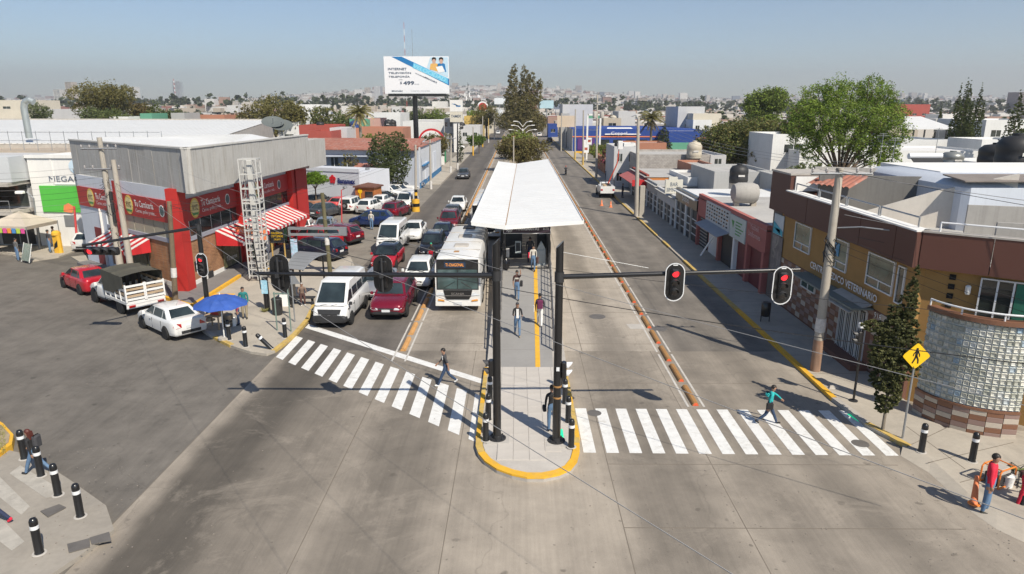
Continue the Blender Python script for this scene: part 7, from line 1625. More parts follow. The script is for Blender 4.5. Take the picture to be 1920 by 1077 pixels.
MB(MF).box(0, 17, -.08, .32, 6.62, 6.68).obj('coping', M_kerb, vb); MB(FMr).box(2.6, W1+.1, -.45, .12, 6.62, 6.68).obj('coping', M_white, vb)
MB(MF).box(.15,17,.30,.42,2.85,5.3).obj('front_wall', M_och, vb)
# railings on the parapet
rl_ = MB()
for k in range(4):
    a, b_ = 2.9+2.9*k, 2.9+2.9*(k+1)-.15
    for x in (a, b_): rl_.tube(FMr@Vector((x,-.02,6.65)), FMr@Vector((x,-.02,7.05)), .035, n=6)
    rl_.tube(FMr@Vector((a,-.02,7.05)), FMr@Vector((b_,-.02,7.05)), .035, n=6); rl_.obj('parapet_rail', M_grey, vb, True); rl_ = MB()
for k in range(3):
    a, b_ = .5+5.4*k, .5+5.4*k+5.2
    for x in (a, b_): rl_.tube(MF@Vector((x,.1,6.65)), MF@Vector((x,.1,7.0)), .035, n=6)
    rl_.tube(MF@Vector((a,.1,7.0)), MF@Vector((b_,.1,7.0)), .035, n=6); rl_.obj('parapet_rail', M_silver, vb, True); rl_ = MB()
def alum_window(M, x0, x1, z0_, z1_, gl=M_gls, y=-.03, lower=True, cols_=1):
    o = MB(M).box(x0, x1, y, y+.05, z0_, z1_).obj('window', gl, vb); f = MB(M)
    for (a, b_, c, d) in ((x0-.05,x0,z0_-.05,z1_+.05),(x1,x1+.05,z0_-.05,z1_+.05),(x0,x1,z1_,z1_+.05),(x0,x1,z0_-.05,z0_)): f.box(a,b_,y-.04,y+.05,c,d)
    if lower: f.box(x0,x1,y-.03,y,z0_+(z1_-z0_)*.24,z0_+(z1_-z0_)*.24+.045); f.box((x0+x1)/2-.02,(x0+x1)/2+.02,y-.03,y,z0_,z0_+(z1_-z0_)*.24)
    for k in range(1, cols_): xx = x0+(x1-x0)*k/cols_; f.box(xx-.03,xx+.03,y-.035,y,z0_,z1_)
    f.obj('frame', M_silver, o); return o
M_gg = glassm('green_window', (.05,.10,.085))
alum_window(FMr, 3.4, 5.3, 3.75, 5.05, M_gg); alum_window(FMr, 7.3, 9.3, 3.75, 5.05, M_gg); alum_window(FMr, 11.2, 13.2, 3.75, 5.05, M_gg); alum_window(FMr, 13.55, 13.95, 3.6, 5.0, M_gls, lower=False)
alum_window(FMr, 4.9, 6.5, 2.0, 2.65, M_gg, -.06, False, 2)
MB(FMr).box(7.7,8.5,-.06,-.035,4.3,4.9).obj('window_sticker', mat('sticker_blue',(.1,.3,.5),.5,.3,8), vb)
lettering('CENTRO MEDICO VETERINARIO', vb, FMr @ face_matrix((9.05,-.05,3.32),(1,0,0),(0,0,1)), 6.6, .34, M_silver, bold=.02, depth=.04)
lettering('918', vb, FMr @ face_matrix((12.5,-.04,2.65),(1,0,0),(0,0,1)), .55, .26, M_pw)
alum_window(FMr, 9.3, 11.6, .25, 2.55, glassm('door_glass',(.01,.015,.02)), -.02, False, 4)
for k in range(16): MB(FMr).box(9.35+.145*k, 9.37+.145*k, -.12, -.1, .25, 2.5).obj('window_bar', M_pw, vb)
MB(FMr).box(8.9,12.2,-.75,-.02,.0,.36).obj('door_step', M_tb, vb); MB(FMr).box(5.5,12.1,-.95,-.03,2.78,2.86).obj('canopy', mat('canopy_grey_green',(.17,.20,.19),.6,.1,1), vb)
MB(FMr).slab([(9.2,-1.0,2.62),(12.0,-1.0,2.62),(12.0,-.05,2.95),(9.2,-.05,2.95)],(0,0,.05)).obj('door_hood', M_kerb, vb)
MB(FMr).box(.35,1.75,-.07,-.03,3.95,5.1).obj('clinic_banner', mat('banner_pale',(.55,.60,.62),.6,.1), vb); MB(FMr).slab([(.35,-.09,4.35),(1.75,-.09,3.95),(1.75,-.09,4.25),(.35,-.09,4.65)],(0,.01,0)).box(.35,1.4,-.09,-.08,3.98,4.3).obj('banner_cyan', mat('banner_cyan',(.05,.38,.48),.6,.05), vb)
MB(FMr).box(.35,1.85,-.07,-.03,1.9,3.9).obj('photo_banner', mat('banner_photo',(.18,.16,.16),.6,.5,1.5,stain=.9,stain_c=(.40,.37,.30)), vb)
# lit end: sliding window, vents, white lamp
alum_window(MF, 2.0, 3.4, 3.1, 5.12, M_gls, .22, False, 3)
MB(MF).box(3.0,3.36,.185,.19,3.12,5.1).obj('green_curtain', mat('green_curtain',(.02,.14,.09),.7,.2,6), vb)
for z in (3.9,4.25,4.6,4.95): MB(MF).box(1.0,1.2,.26,.31,z,z+.19).obj('wall_vent', M_well, vb)
MB(MF).lathe([(.06,0),(.09,.05),(.09,.3),(.05,.34)],12,(1.62,.2,4.5)).obj('wall_lamp', M_pw, vb, True)
# curved glass block bay
cc_ = Vector((16.9,23.5)); RB = 2.27; a0_, a1_ = R(183), R(271)
ptc = lambda a, r_: (cc_.x+r_*math.cos(a), cc_.y+r_*math.sin(a))
def arc_prism(r0, r1, z0_, z1_, n=20): return [ptc(a0_+(a1_-a0_)*k/n, r1) for k in range(n+1)]+[ptc(a1_-(a1_-a0_)*k/n, r0) for k in range(n+1)]
for (r0, r1, z0_, z1_, m, nm) in ((2.0,RB-.02,0,1.0,M_tb,'curved_base'), (1.98,RB+.03,.98,1.06,M_t2,'sill'), (1.98,RB+.05,4.05,4.2,M_t2,'rim_coping'), (2.12,RB-.06,1.06,4.05,mat('glass_block_mortar',(.50,.52,.50),.8,.05),'mortar_wall')):
    P = arc_prism(r0, r1, 0, 0); b = MB(); n = len(P)//2
    for k in range(n-1): b.prism([P[k],P[k+1],P[len(P)-2-k],P[len(P)-1-k]], z0_, z1_)
    b.obj(nm, m, vb)
MB().path([(*ptc(a0_+(a1_-a0_)*k/14, RB-.05), 4.42) for k in range(15)], .035, 8).obj('curved_rail', M_silver, vb, True)
for k in (0,5,10,14): p_ = ptc(a0_+(a1_-a0_)*k/14, RB-.05); MB().tube((*p_,4.15),(*p_,4.42),.03).obj('rail_post', M_silver, vb)
m_, n_, b_n = _new('glass_block'); b_n.inputs['Roughness'].default_value = .3; b_n.inputs['Specular IOR Level'].default_value = .5
oi = n_.nodes.new('ShaderNodeObjectInfo'); cl_ = ramp(n_, oi.outputs['Random'], [(0,(.42,.43,.37)),(.45,(.56,.56,.49)),(.8,(.70,.69,.62)),(.93,(.60,.62,.60)),(1,(.30,.42,.52))])
k_ = remap(n_, noise(n_, 9, 3, .6, objpos(n_)), .3, .7, .78, 1.15); sv_ = n_.nodes.new('ShaderNodeVectorMath'); sv_.operation = 'SCALE'; n_.links.new(cl_, sv_.inputs[0]); n_.links.new(k_, sv_.inputs['Scale']); n_.links.new(sv_.outputs[0], b_n.inputs['Base Color'])
NC, NR = 17, 13; aw = (a1_-a0_)/NC; ch = RB*aw; hh_ = 2.97/NR
gbm = MB().add([(-ch*.44,.02,.015),(ch*.44,.02,.015),(ch*.44,.02,hh_-.02),(-ch*.44,.02,hh_-.02),(-ch*.36,-.035,.04),(ch*.36,-.035,.04),(ch*.36,-.035,hh_-.045),(-ch*.36,-.035,hh_-.045),(-ch*.28,-.005,.06),(ch*.28,-.005,.06),(ch*.28,-.005,hh_-.065),(-ch*.28,-.005,hh_-.065)],
   [(0,1,5,4),(1,2,6,5),(2,3,7,6),(3,0,4,7),(4,5,9,8),(5,6,10,9),(6,7,11,10),(7,4,8,11),(8,9,10,11)]).mesh('glass_block', [m_])
for i in range(NC):
    a = a0_+aw*(i+.5); p_ = ptc(a, RB-.045)
    for j in range(NR):
        o = bpy.data.objects.new('glass_block', gbm); COL.objects.link(o); o.parent = vb; o.location = (*p_, 1.07+hh_*j); o.rotation_euler.z = a+math.pi/2
for i in range(7):
    for j in range(5):
        a = a0_+(a1_-a0_)*(i+.5)/7; p_ = ptc(a, RB-.02); w_ = RB*(a1_-a0_)/7
        o = tile(Matrix.Translation((*p_,0)) @ Matrix.Rotation(a+math.pi/2,4,'Z'), -w_/2, .06+.19*j, w_, .19, (M_t1,M_t2,M_t3)[(i+j*2)%3], .045); 
t = MB(MF).box(3.4,3.75,-1.0,-.8,2.5,2.72).obj('cardboard_lamp', MATS['cardboard'], vb)
# rooftop of the clinic
rf = MB().prism([(VX+.15,37),(VX+.15,24.7),(17.7,22.9),(33,11.5),(39,18),(27,37)], 5.35, 5.5).obj('roof', M_flat, vb)
M_grw = mat('grey_render_wall', (.36,.345,.32), .9, .12, .5, streak=.35, bmp=.1); M_drw = mat('dark_render_wall', (.17,.165,.155), .9, .12, .5, streak=.3); M_lrw = mat('light_render_wall', (.58,.54,.48), .9, .1, .5, streak=.2)
def roofwall(label, pts, z0_, z1s, m, name='rooftop_wall', th=.16):
    t = tag(bpy.data.objects.new(name, None), label, 'wall'); COL.objects.link(t)
    for i in range(len(pts)-1):
        a, b_ = Vector(pts[i]), Vector(pts[i+1]); d = (b_-a).normalized(); nr = Vector((-d.y,d.x))*th; za, zb = z1s[i], z1s[i+1]
        b = MB(); b.add([(*a,z0_),(*b_,z0_),(*(b_+nr),z0_),(*(a+nr),z0_),(*a,za),(*b_,zb),(*(b_+nr),zb),(*(a+nr),za)],[(3,2,1,0),(4,5,6,7),(0,1,5,4),(1,2,6,5),(2,3,7,6),(3,0,4,7)]); b.obj('wall', m, t)
    return t
roofwall('light sloping stair wall rising across the clinic roof', [(16.5,33.0),(19.5,32.0),(22.5,31.0)], 5.4, [6.0,7.2,8.1], M_lrw)
roofwall('dark grey wall panel behind the concrete pole on the clinic roof', [(15.6,35.6),(21.0,34.6)], 5.4, [7.6,7.6], M_drw)
roofwall('grey block parapet in the middle of the clinic roof', [(19.0,28.8),(22.0,27.8),(24.0,29.5)], 5.4, [7.0,7.0,7.2], M_grw)
roofwall('small grey wall with a wire fence near the front of the clinic roof', [(17.6,24.9),(19.0,24.4),(20.2,25.6)], 5.4, [6.9,6.9,6.9], M_grw)
roofwall('low light parapet on the clinic roof behind the sloping wall', [(16.0,37.0),(24.0,35.8),(25.5,33.0)], 5.4, [6.6,6.8,7.6], M_lrw)
roofwall('long grey wall at the back of the clinic roof', [(17.0,39.5),(27.0,38.5)], 5.0, [7.7,7.5], M_grw)
for i, (x, y, z, rz, w, sl) in enumerate(((16.3,35.2,7.1,-58,2.4,.5),(20.0,23.1,6.75,-36,2.4,.55))):
    t = thing('clay_tile_awning', ('terracotta tile awning at the far end of the clinic roof','terracotta tile awning jutting over the lit clinic fascia')[i], 'roof', (x,y,z), R(rz)); N_ = 8
    for k in range(N_):
        xx = -w/2+w*(k+.5)/N_; b = MB(); NN = 6; vs = []
        for s_ in (0,1):
            for q_ in range(NN+1): a = math.pi*q_/NN; vs.append((xx-.15*math.cos(a), -.75+1.5*s_, .6*s_*sl*1.6+.09*math.sin(a)))
        b.add(vs, [(q_,q_+1,NN+2+q_,NN+1+q_) for q_ in range(NN)]); b.obj('clay_tile_row', M_tile, t, True)
# big white cylinder-cornered volume and roofs right of the clinic
wv = thing('white_annex', 'large white rounded rooftop volume at the right edge', 'building', (0,0,0))
a = Q(1800,418,31); MB().bbox(a.x, a.x+12, 31, 40, 4.5, Q(1795,343,31).z, .25).obj('wall', mat('blue_white_render',(.56,.60,.66),.75,.05,.4,streak=.15), wv, True)
MB().slab([(a.x-.2,30.8,Q(1795,342,31).z+.02),(a.x+12.4,30.8,Q(1795,342,31).z+.02),(a.x+12.4,33,Q(1795,342,31).z+.12),(a.x+.1,33,Q(1795,342,31).z+.12)],(0,0,.06)).obj('sheet_roof', mat('old_sheet_roof',(.22,.19,.17),.9,.2,1,stain=.5), wv)
MB().box(a.x+1.8,a.x+13,36,42,5,Q(1850,322,36).z).obj('upper_volume', M_white, wv)
house('grey rooftop house with a solar heater and a barred window', 1702, 1795, 330, 46, 6, 'grey', None, 1, 2, 'rooftop_house')
house('long white wall behind the light green tree', 1500, 1860, 283, 92, 12, 'white', M_flatw, 0, 1, 'white_hall', 'building')
house('white building with a dark window slot between the two right trees', 1450, 1530, 252, 96, 10, 'white', M_flatw, 1, 2, 'white_building', 'building')
house('white low roof right of the light green tree', 1690, 1785, 262, 110, 16, 'white', M_flatw, 2, 1, 'white_building', 'building')
house('white building with a grey shutter at the right edge', 1850, 1980, 225, 120, 14, 'white', M_flatw, 3, 2, 'white_building', 'building')
house('white hall with steps right of the cypresses', 1842, 1935, 262, 100, 8, 'white', M_flatw, 1, 1, 'white_building', 'building')
vh = thing('vaulted_shed', 'white vaulted shed roof on dark posts left of the cypresses', 'shed'); a, b_ = Q(1688,243,125), Q(1790,243,125); w_ = b_.x-a.x; n = 14
for k in range(n):
    x0, x1 = a.x+w_*k/n, a.x+w_*(k+1)/n-.03
    MB().slab([(x0,124,a.z),(x1,124,a.z),(x1,136,a.z+2.0),(x0,136,a.z+2.0)],(0,0,.1)).obj('roof_sheet', M_cor, vh)
for k in range(6): MB().box(a.x+w_*k/5-.1,a.x+w_*k/5+.1,124,124.2,0,a.z).obj('post', M_dark, vh)
# right roof clutter
for lb, px, py, Y, r_, h_, m in (('big black ribbed water tank at the right edge',1912,250,44,1.1,2.1,None),('black water tank left of the biggest tank',1872,268,50,1.1,1.5,None),('dark water tank on a block stand behind the pink shops',1387,307,58,.75,1.6,None),('cream water tank on the grey block building',1303,264,90,.95,2.2,mat('cream_tank',(.50,.45,.36),.6,.08,2)),('grey steel dome tank on the far right roof',1788,283,52,.75,1.1,mat('tank_metal',(.25,.26,.25),.4,.15,2,metal=.4))): tank(lb,px,py,Y,r_,h_,m)
tt_ = thing('concrete_tank', 'horizontal concrete roof tank on two legs above the pink shop', 'water tank'); c = Q(1397,362,50); MB().lathe([(.25,-1.0),(.62,-.85),(.75,-.5),(.75,.5),(.62,.85),(.25,1.0)],18,tuple(c),axis='x').obj('tank', M_grw, tt_, True)
for dx in (-.6,.65): MB().box(c.x+dx-.18,c.x+dx+.18,c.y-.2,c.y+.2,3.8,c.z-.4).obj('leg', M_cpole, tt_)
# pink shop with the long sign boards
ps = thing('pink_shop', 'dusty pink shop with long white sign boards above dark doorways', 'shop', (14.6,55.2,0), -math.pi/2); M_pk = mat('dusty_pink', (.40,.13,.11), .8, .1, .8, streak=.2)
L_ = 55.2-39.7
MB().box(0,L_,.35,12,0,3.9).obj('wall_core', M_pk, ps); MB().box(0,L_,.05,.35,2.55,4.25).obj('front_band', M_pk, ps); MB().box(0,L_,.05,12,3.9,3.98).obj('roof', M_flat, ps)
for x in (0,6.0,9.6,12.2,L_-.35): MB().box(x,x+.35,0,.4,0,2.6).obj('pillar', M_pk if x != 9.6 else M_pw, ps)
MB().box(2.6,8.6,-.02,.05,2.55,4.05).obj('menu_board', mat('menu_board',(.50,.52,.52),.5,.05), ps); MB().box(8.7,12.0,-.02,.05,2.45,3.95).obj('price_board', mat('price_board',(.50,.56,.54),.5,.05), ps)
for r_i in range(5):
    for k in range(9): MB().box(2.9+.62*k,2.9+.62*k+.25+.2*rng.random(),-.03,-.02,2.8+.25*r_i,2.9+.25*r_i).obj('printed_line', [M_well, M_brn, M_well][(k+r_i)%3], ps)
MB().slab([(9.1,-.03,3.6),(9.7,-.03,3.6),(9.5,-.03,3.1)][::-1],(0,.01,0)).obj('green_mark', M_grnp, ps)
for r_i in range(5): MB().box(10.0,10.4+.3*(r_i%3)+.6,-.03,-.02,2.75+.2*r_i,2.83+.2*r_i).obj('printed_line', M_grnp, ps)
lettering('Uniformes', ps, face_matrix((13.6,-.0,3.35),(1,0,0),(0,0,1)), 2.2, .35, mat('pale_pink_letters',(.62,.42,.4),.6,0)); lettering('Yazbek', ps, face_matrix((13.6,-.0,3.8),(1,0,0),(0,0,1)), 1.6, .3, MATS['pale_pink_letters'])
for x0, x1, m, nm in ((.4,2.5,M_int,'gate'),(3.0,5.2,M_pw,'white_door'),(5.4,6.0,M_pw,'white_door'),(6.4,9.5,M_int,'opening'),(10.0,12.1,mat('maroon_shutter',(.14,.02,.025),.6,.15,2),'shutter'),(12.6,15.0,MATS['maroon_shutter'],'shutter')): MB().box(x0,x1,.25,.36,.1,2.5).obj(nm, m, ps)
for k in range(9): MB().box(.4,2.5,.2,.24,.3+.25*k,.36+.25*k).obj('gate_bar', M_kerb, ps)
MB().slab([(2.8,-.9,2.3),(8.8,-.9,2.3),(8.8,.1,2.6),(2.8,.1,2.6)],(0,0,.05)).obj('canopy', mat('dusty_canopy',(.30,.31,.33),.7,.1), ps)
MB().slab([(4.4,-.8,.0),(4.7,-.8,.0),(5.6,.1,2.2),(5.3,.1,2.2)],(0,.05,0)).obj('leaning_board', M_pw, ps)
# row of black and white shops
def shopfront_row(label, y_far, y_near, h, wall, front, n, sign=None, roof=None, name='shop', x=14.6, bars=True):
    L_ = y_far-y_near; t = thing(name, label, 'shop', (x, y_far, 0), -math.pi/2)
    MB().box(0,L_,.3,9,0,h-.3).obj('wall', wall, t); MB().box(0,L_,0,.3,h-1.15,h).obj('fascia', front, t); MB().box(-.1,L_+.1,-.3,9,h-.28,h-.2).obj('roof', roof or M_flat, t)
    for k in range(n):
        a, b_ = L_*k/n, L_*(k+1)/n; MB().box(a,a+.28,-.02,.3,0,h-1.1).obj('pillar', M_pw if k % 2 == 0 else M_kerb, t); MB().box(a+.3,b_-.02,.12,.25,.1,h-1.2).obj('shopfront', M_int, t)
        if bars:
            for q_ in range(3): MB().box(a+.3,b_-.02,.06,.11,.7+.6*q_,.76+.6*q_).obj('gate_bar', M_pw, t)
    if sign: lettering(sign[0], t, face_matrix((L_*sign[1],-.02,h-.6),(1,0,0),(0,0,1)), sign[2], sign[3], M_pw)
    return t
t = shopfront_row('black fronted shop with white script lettering and a sheet metal roof', 63.0, 55.4, 3.9, WALLC['white'], M_blk, 4, ('Seibel', .5, 2.4, .55), M_cor)
shopfront_row('low shop with white posts and dark windows left of the bar sign', 71.5, 63.2, 3.0, WALLC['lightgrey'], WALLC['lightgrey'], 5)
shopfront_row('low grey shop with dark gates next to the orange corner shop', 77.5, 71.7, 3.2, WALLC['grey'], WALLC['grey'], 3)
t = shopfront_row('orange corner shop with a red sloping awning', 88, 77.7, 3.6, mat('orange_wall',(.55,.20,.05),.8,.1,.8), mat('rust_red_wall',(.30,.06,.04),.8,.1,.8), 4)
MB().slab([(-.2,-1.6,2.5),(10.2,-1.6,2.5),(10.2,.0,3.2),(-.2,.0,3.2)],(0,0,.06)).obj('awning', mat('faded_red_awning',(.45,.13,.12),.8,.15,1,stain=.4), t); MB().box(10.2,10.26,-1.6,0,2.3,3.0).obj('awning_end', M_awr, t)
house('tall grey shop building with a roof parapet behind the utility pickup', 1152, 1196, 275, 97, 9, 'lightgrey', None, 2, 2, 'shop_building', 'building')
house('small white rooftop room above the grey shop building', 1170, 1192, 269, 99, 3, 'white', M_flatw, 0, 1, 'rooftop_room', 'building')
bt_ = house('large grey concrete block building with a white banner', 1196, 1332, 290, 90.5, 11, brickm('grey_block',(.36,.335,.31),(.42,.395,.365),(.28,.26,.24),.4,.2,ms=.02), None, 0, 1, 'block_building', 'building')
MB().box(2.0,3.7,-.1,-.05,1.3,3.3).obj('banner', mat('worn_banner',(.62,.60,.56),.7,.08), bt_); lettering('Sombrero', bt_, face_matrix((2.85,-.11,2.6),(1,0,0),(0,0,1)), 1.2,.35,M_redpaint)
house('pale rendered end of the block building with small square windows', 1332.5, 1362, 291, 90.4, 11, 'lightgrey', None, 1, 3, 'building_end', 'building')
sg = G(1259,420,.12); t = thing('bar_sign', 'white BAR SIMSON\'S sign box on a single white post', 'sign', tuple(sg)); zz_ = HT(1259,420,350,.12)
MB().tube((0,0,0),(0,0,zz_-.6),.14,.12,12).obj('post', M_pw, t, True); MB().box(-.82,.82,-.15,.15,zz_-.65,zz_+.65).box(-.5,.3,-.15,.15,zz_+.65,zz_+.9).obj('sign_box', mat('cream_sign',(.60,.58,.50),.6,.05), t)
lettering('BAR', t, face_matrix((0,-.16,zz_+.22),(1,0,0),(0,0,1)),.7,.36,M_sl); lettering("SIMSON'S", t, face_matrix((0,-.16,zz_-.28),(1,0,0),(0,0,1)),1.35,.36,M_sl)
# brick fence and garden
bf = thing('brick_fence', 'orange brick fence wall with piers along the far right pavement', 'fence', (14.7,130,0), -math.pi/2); M_bf = brickm('fence_brick',(.34,.13,.07),(.40,.17,.09),(.3,.2,.15),.3,.1)
for k in range(9): MB().box(3.4*k,3.4*k+3.1,.05,.3,0,2.5).obj('brick_panel', M_bf, bf); MB().box(3.4*k+3.1,3.4*k+3.4,0,.35,0,2.8).obj('pier', M_bf, bf)
# blue store
bl_ = thing('blue_store', 'long low navy blue store with an orange stripe', 'store', (14.0,176,0), 0); w_ = Q(1305,260,176).x-14.0
MB().box(0,w_,0,30,0,5.6).obj('wall', WALLC['blue'], bl_); MB().box(-.1,w_,-.1,0,3.6,3.85).obj('orange_stripe', M_or, bl_); MB().box(-.12,-.0,0,30,0,5.5).obj('side_wall', WALLC['grey'], bl_)
MB().slab([(8,-.3,4.2),(17,-.3,4.2),(15,3,5.8),(9,3,5.8)],(0,0,.1)).obj('entrance_roof', M_cor, bl_); lettering('Coppel', bl_, face_matrix((11.5,-.5,4.5),(1,0,0),(0,0,1)),4,.9,M_pw)
MB().box(1.2,5.5,-.16,-.1,.5,3.3).obj('purple_poster', mat('purple_poster',(.10,.03,.18),.6,.1), bl_); MB().lathe([(.7,0),(.6,.05)],16,(3.2,-.2,2.3),axis='y').obj('poster_circle', M_pw, bl_)
for k in range(6): MB().box(7+3.2*k,9.2+3.2*k,-.08,-.02,.2,3.0).obj('window', M_gls, bl_)
tag(MB().box(14.2,24,170,170.5,0,.5).obj('yellow_wall', M_yel), 'low yellow wall before the blue store', 'wall')
house('navy blue extension wall with a green base on the right', 1255, 1330, 246, 165, 12, 'blue', None, 0, 1, 'blue_wall_building', 'building')
tag(MB().box(Q(1258,270,160).x,Q(1300,270,160).x,160,161,0,Q(1258,268,160).z).obj('green_wall', WALLC['green']), 'low green wall in front of the navy extension', 'wall')
pf = thing('portal_sign', 'tall empty white sign portal with a green top strip', 'sign frame', tuple(G(1112,300))); Yp = pf.location.y; x0, x1 = Q(1101,250,Yp).x-pf.location.x, Q(1125,250,Yp).x-pf.location.x; zt_ = Q(1112,214,Yp).z
for x in (x0,x1): MB().box(x-.18,x+.18,-.2,.2,0,zt_).obj('post', M_white, pf)
MB().box(x0,x1,-.2,.2,zt_-.3,zt_).obj('top_beam', M_white, pf); MB().box(x0+.2,x1-.2,-.15,.15,zt_-.9,zt_-.35).obj('green_strip', WALLC['green'], pf)
for k in range(3): MB().box(x0+.3,x1-.3,-.03,.03,3+1.6*k,3.08+1.6*k).obj('cross_bar', M_grey, pf)
# left/right mid-field buildings
for a in ((1055,1112,196,205,14,'lightgrey',0,1,'tall pale grey blank building behind the blue store'),(1052,1068,213,200,10,'grey',0,1,'dark sided narrow block beside the pale grey building'),(1132,1165,222,215,14,'beige',1,2,'beige building with a blank wall behind the portal sign'),(1160,1192,209,225,14,'lightgrey',0,1,'stepped grey building right of the beige one'),(1188,1250,238,200,12,'lightgrey',4,1,'low row of white houses behind the navy store'),
   (1272,1322,200,190,16,'lightgrey',1,1,'white stair tower building behind the round tree'),(1300,1352,213,184,12,'cream',3,1,'cream upper storey with balconies beside the stair tower'),(1300,1335,225,182,10,'white',2,2,'white house with a blue painted corner'),(1028,1046,233,260,10,'blue',1,1,'blue and white house behind the tall median tree'),
   (1690,1745,196,420,30,'red',3,1,'dark red block above the vaulted shed'),(1330,1420,262,120,9,'terracotta',0,1,'terracotta coloured rooftop behind the round tree'),(1168,1250,268,120,7,'terracotta',2,1,'red roofed house by the bougainvillea'),(1300,1345,310,80,8,'terracotta',0,1,'low red rooftop in front of the block building'),(1290,1400,333,72,9,'white',0,1,'white sheet roofed shed behind the black shop'),
   (1340,1452,322,66,9,'grey',0,1,'grey roofed shed with a striped railing behind the pink shop'),(1470,1560,333,60,7,'grey',0,1,'low grey house behind the brown tower block'),(1560,1700,342,56,7,'cream',2,1,'cream house with a corrugated lean-to behind the clinic roof'),(1880,1990,310,55,8,'white',1,1,'white house under the black tanks')):
    house(a[8], a[0], a[1], a[2], a[3], a[4], a[5], None, a[6], a[7], 'building' if a[3] > 150 else 'house')
# left mid-field
for a in ((560,625,235,128,9,'red',2,1,'red walled house behind the satellite dishes'),(575,620,246,118,8,'red',0,1,'low red roof beside the tiled building'),(618,650,240,125,7,'lightgrey',0,1,'grey concrete shed right of the red roofs'),(640,755,240,132,10,'terracotta',0,1,'long brick wall house behind the palm'),(655,690,224,150,8,'green',1,1,'green rooftop room near the palm'),(690,712,222,152,8,'pink',0,1,'pink rooftop room right of the palm'),
   (755,832,228,185,30,'white',0,1,'big white warehouse behind the billboard column'),(690,750,212,230,20,'white',0,1,'white gabled hall left of the billboard column'),(832,850,222,175,12,'grey',2,3,'grey framed building beside the white pylon'),(862,900,236,215,14,'lightgrey',2,1,'pale shops beyond the white pylon'),(870,905,218,260,14,'yellow',3,1,'yellow and white building far along the left road'),(905,925,228,300,14,'cream',2,1,'cream shops far along the left road'),
   (560,600,196,330,18,'white',3,2,'white flats left of the palm'),(320,345,212,180,9,'grey',1,1,'grey block house with a blue door behind the white roof'),(262,284,213,175,8,'green',1,1,'turquoise rooftop room beyond the white roof'),(205,240,219,170,8,'white',1,1,'white and pink roof beyond the warehouse'),(345,420,216,190,9,'terracotta',0,1,'row of terracotta roofs beyond the warehouse'),(80,200,205,240,14,'lightgrey',5,1,'row of pale houses beyond the warehouse'),
   (420,520,222,200,10,'cream',3,1,'cream row houses left of the dishes'),(-40,60,188,330,20,'cream',3,2,'cream block at the far left edge'),(520,560,228,170,9,'white',1,1,'white house directly behind the dishes')):
    house(a[8], a[0], a[1], a[2], a[3], a[4], a[5], M_flatr if a[5] in ('red','terracotta') else None, a[6], a[7], 'building' if a[3] > 150 else 'house')
t = thing('green_kiosk', 'green and red advertising kiosk on the far left forecourt', 'kiosk', (G(832,306).x-1.5, G(832,306).y+1, 0)); MB().box(-1.6,1.6,0,3,0,3.3).obj('box_wall', mat('kiosk_green',(.03,.30,.12),.6,.1), t); MB().box(-1.0,1.0,-.06,0,1.0,2.0).obj('red_poster', M_awr, t); MB().box(-1.0,1.0,-.06,0,.3,.9).obj('white_poster', M_pw, t)
t = thing('arched_sign', 'white arched sign with a red rim beside the far left road', 'sign', (G(842,300).x-2, 135, 0)); zc = Q(832,255,135).z; MB().slab([(2.6*math.cos(math.pi*k/14),-.1,zc-1.2+2.6*math.sin(math.pi*k/14)) for k in range(15)][::-1],(0,.3,0)).obj('red_rim', M_awr, t); MB().slab([(2.25*math.cos(math.pi*k/14),-.16,zc-1.2+2.2*math.sin(math.pi*k/14)) for k in range(15)][::-1],(0,.1,0)).box(-2.4,2.4,-.14,.2,0,zc-1.2).obj('white_board', M_white, t)
for lb, px, py, Y, r_, h_, m in (('small black tank on the roof of the low white houses',1215,230,200,1.0,1.5,None),('black tank on the grey shop building beside the lamp pole',1160,266,99,.6,1.1,None),('black tank on the red walled house',600,228,130,.7,1.3,None),('blue tank on the brick wall house left of the palm',664,226,134,.9,1.6,mat('blue_tank',(.02,.06,.2),.4,.05)),
    ('pair of black tanks near the billboard column, left one',728,224,150,.9,1.7,None),('pair of black tanks near the billboard column, right one',735,224,152,.9,1.7,None),('black tank beyond the white pylon',865,229,216,1.2,2.0,None),('cream tank on the beige building behind the portal sign',1150,216,216,1.0,1.8,MATS['cream_tank']),('grey tank on the cream house behind the clinic',1640,334,57,.5,.9,None)): tank(lb,px,py,Y,r_,h_,m)
for i, (px, pt, pb_, Y) in enumerate(((1650,250,300,46),(1672,258,310,44),(1752,240,300,50),(1330,240,262,120),(700,205,235,132))):
    a, b_ = Q(px,pb_,Y), Q(px,pt,Y); t = thing('roof_antenna', ('thin aerial behind the light green tree','second thin aerial right of the light green tree','aerial above the solar heater house','aerial near the round tree','aerial by the pink rooftop room')[i], 'antenna', tuple(a)); MB().tube((0,0,0),(0,0,b_.z-a.z),.02,n=5).obj('mast', M_grey, t)
    MB().tube((-.4,0,(b_.z-a.z)*.9),(.4,0,(b_.z-a.z)*.9),.012,n=4).tube((-.25,0,(b_.z-a.z)*.97),(.25,0,(b_.z-a.z)*.97),.012,n=4).obj('aerial_bar', M_grey, t)
t = thing('solar_heater', 'tilted solar water heater on the grey rooftop house', 'solar heater', tuple(Q(1745,322,46))); MB().slab([(-1,-.6,0),(1,-.6,0),(1,.8,.8),(-1,.8,.8)],(0,0,.06)).obj('collector', M_plas, t); MB().lathe([(.2,-1.1),(.2,1.1)],12,(0,.9,.95),axis='x').obj('tank', M_silver, t, True)
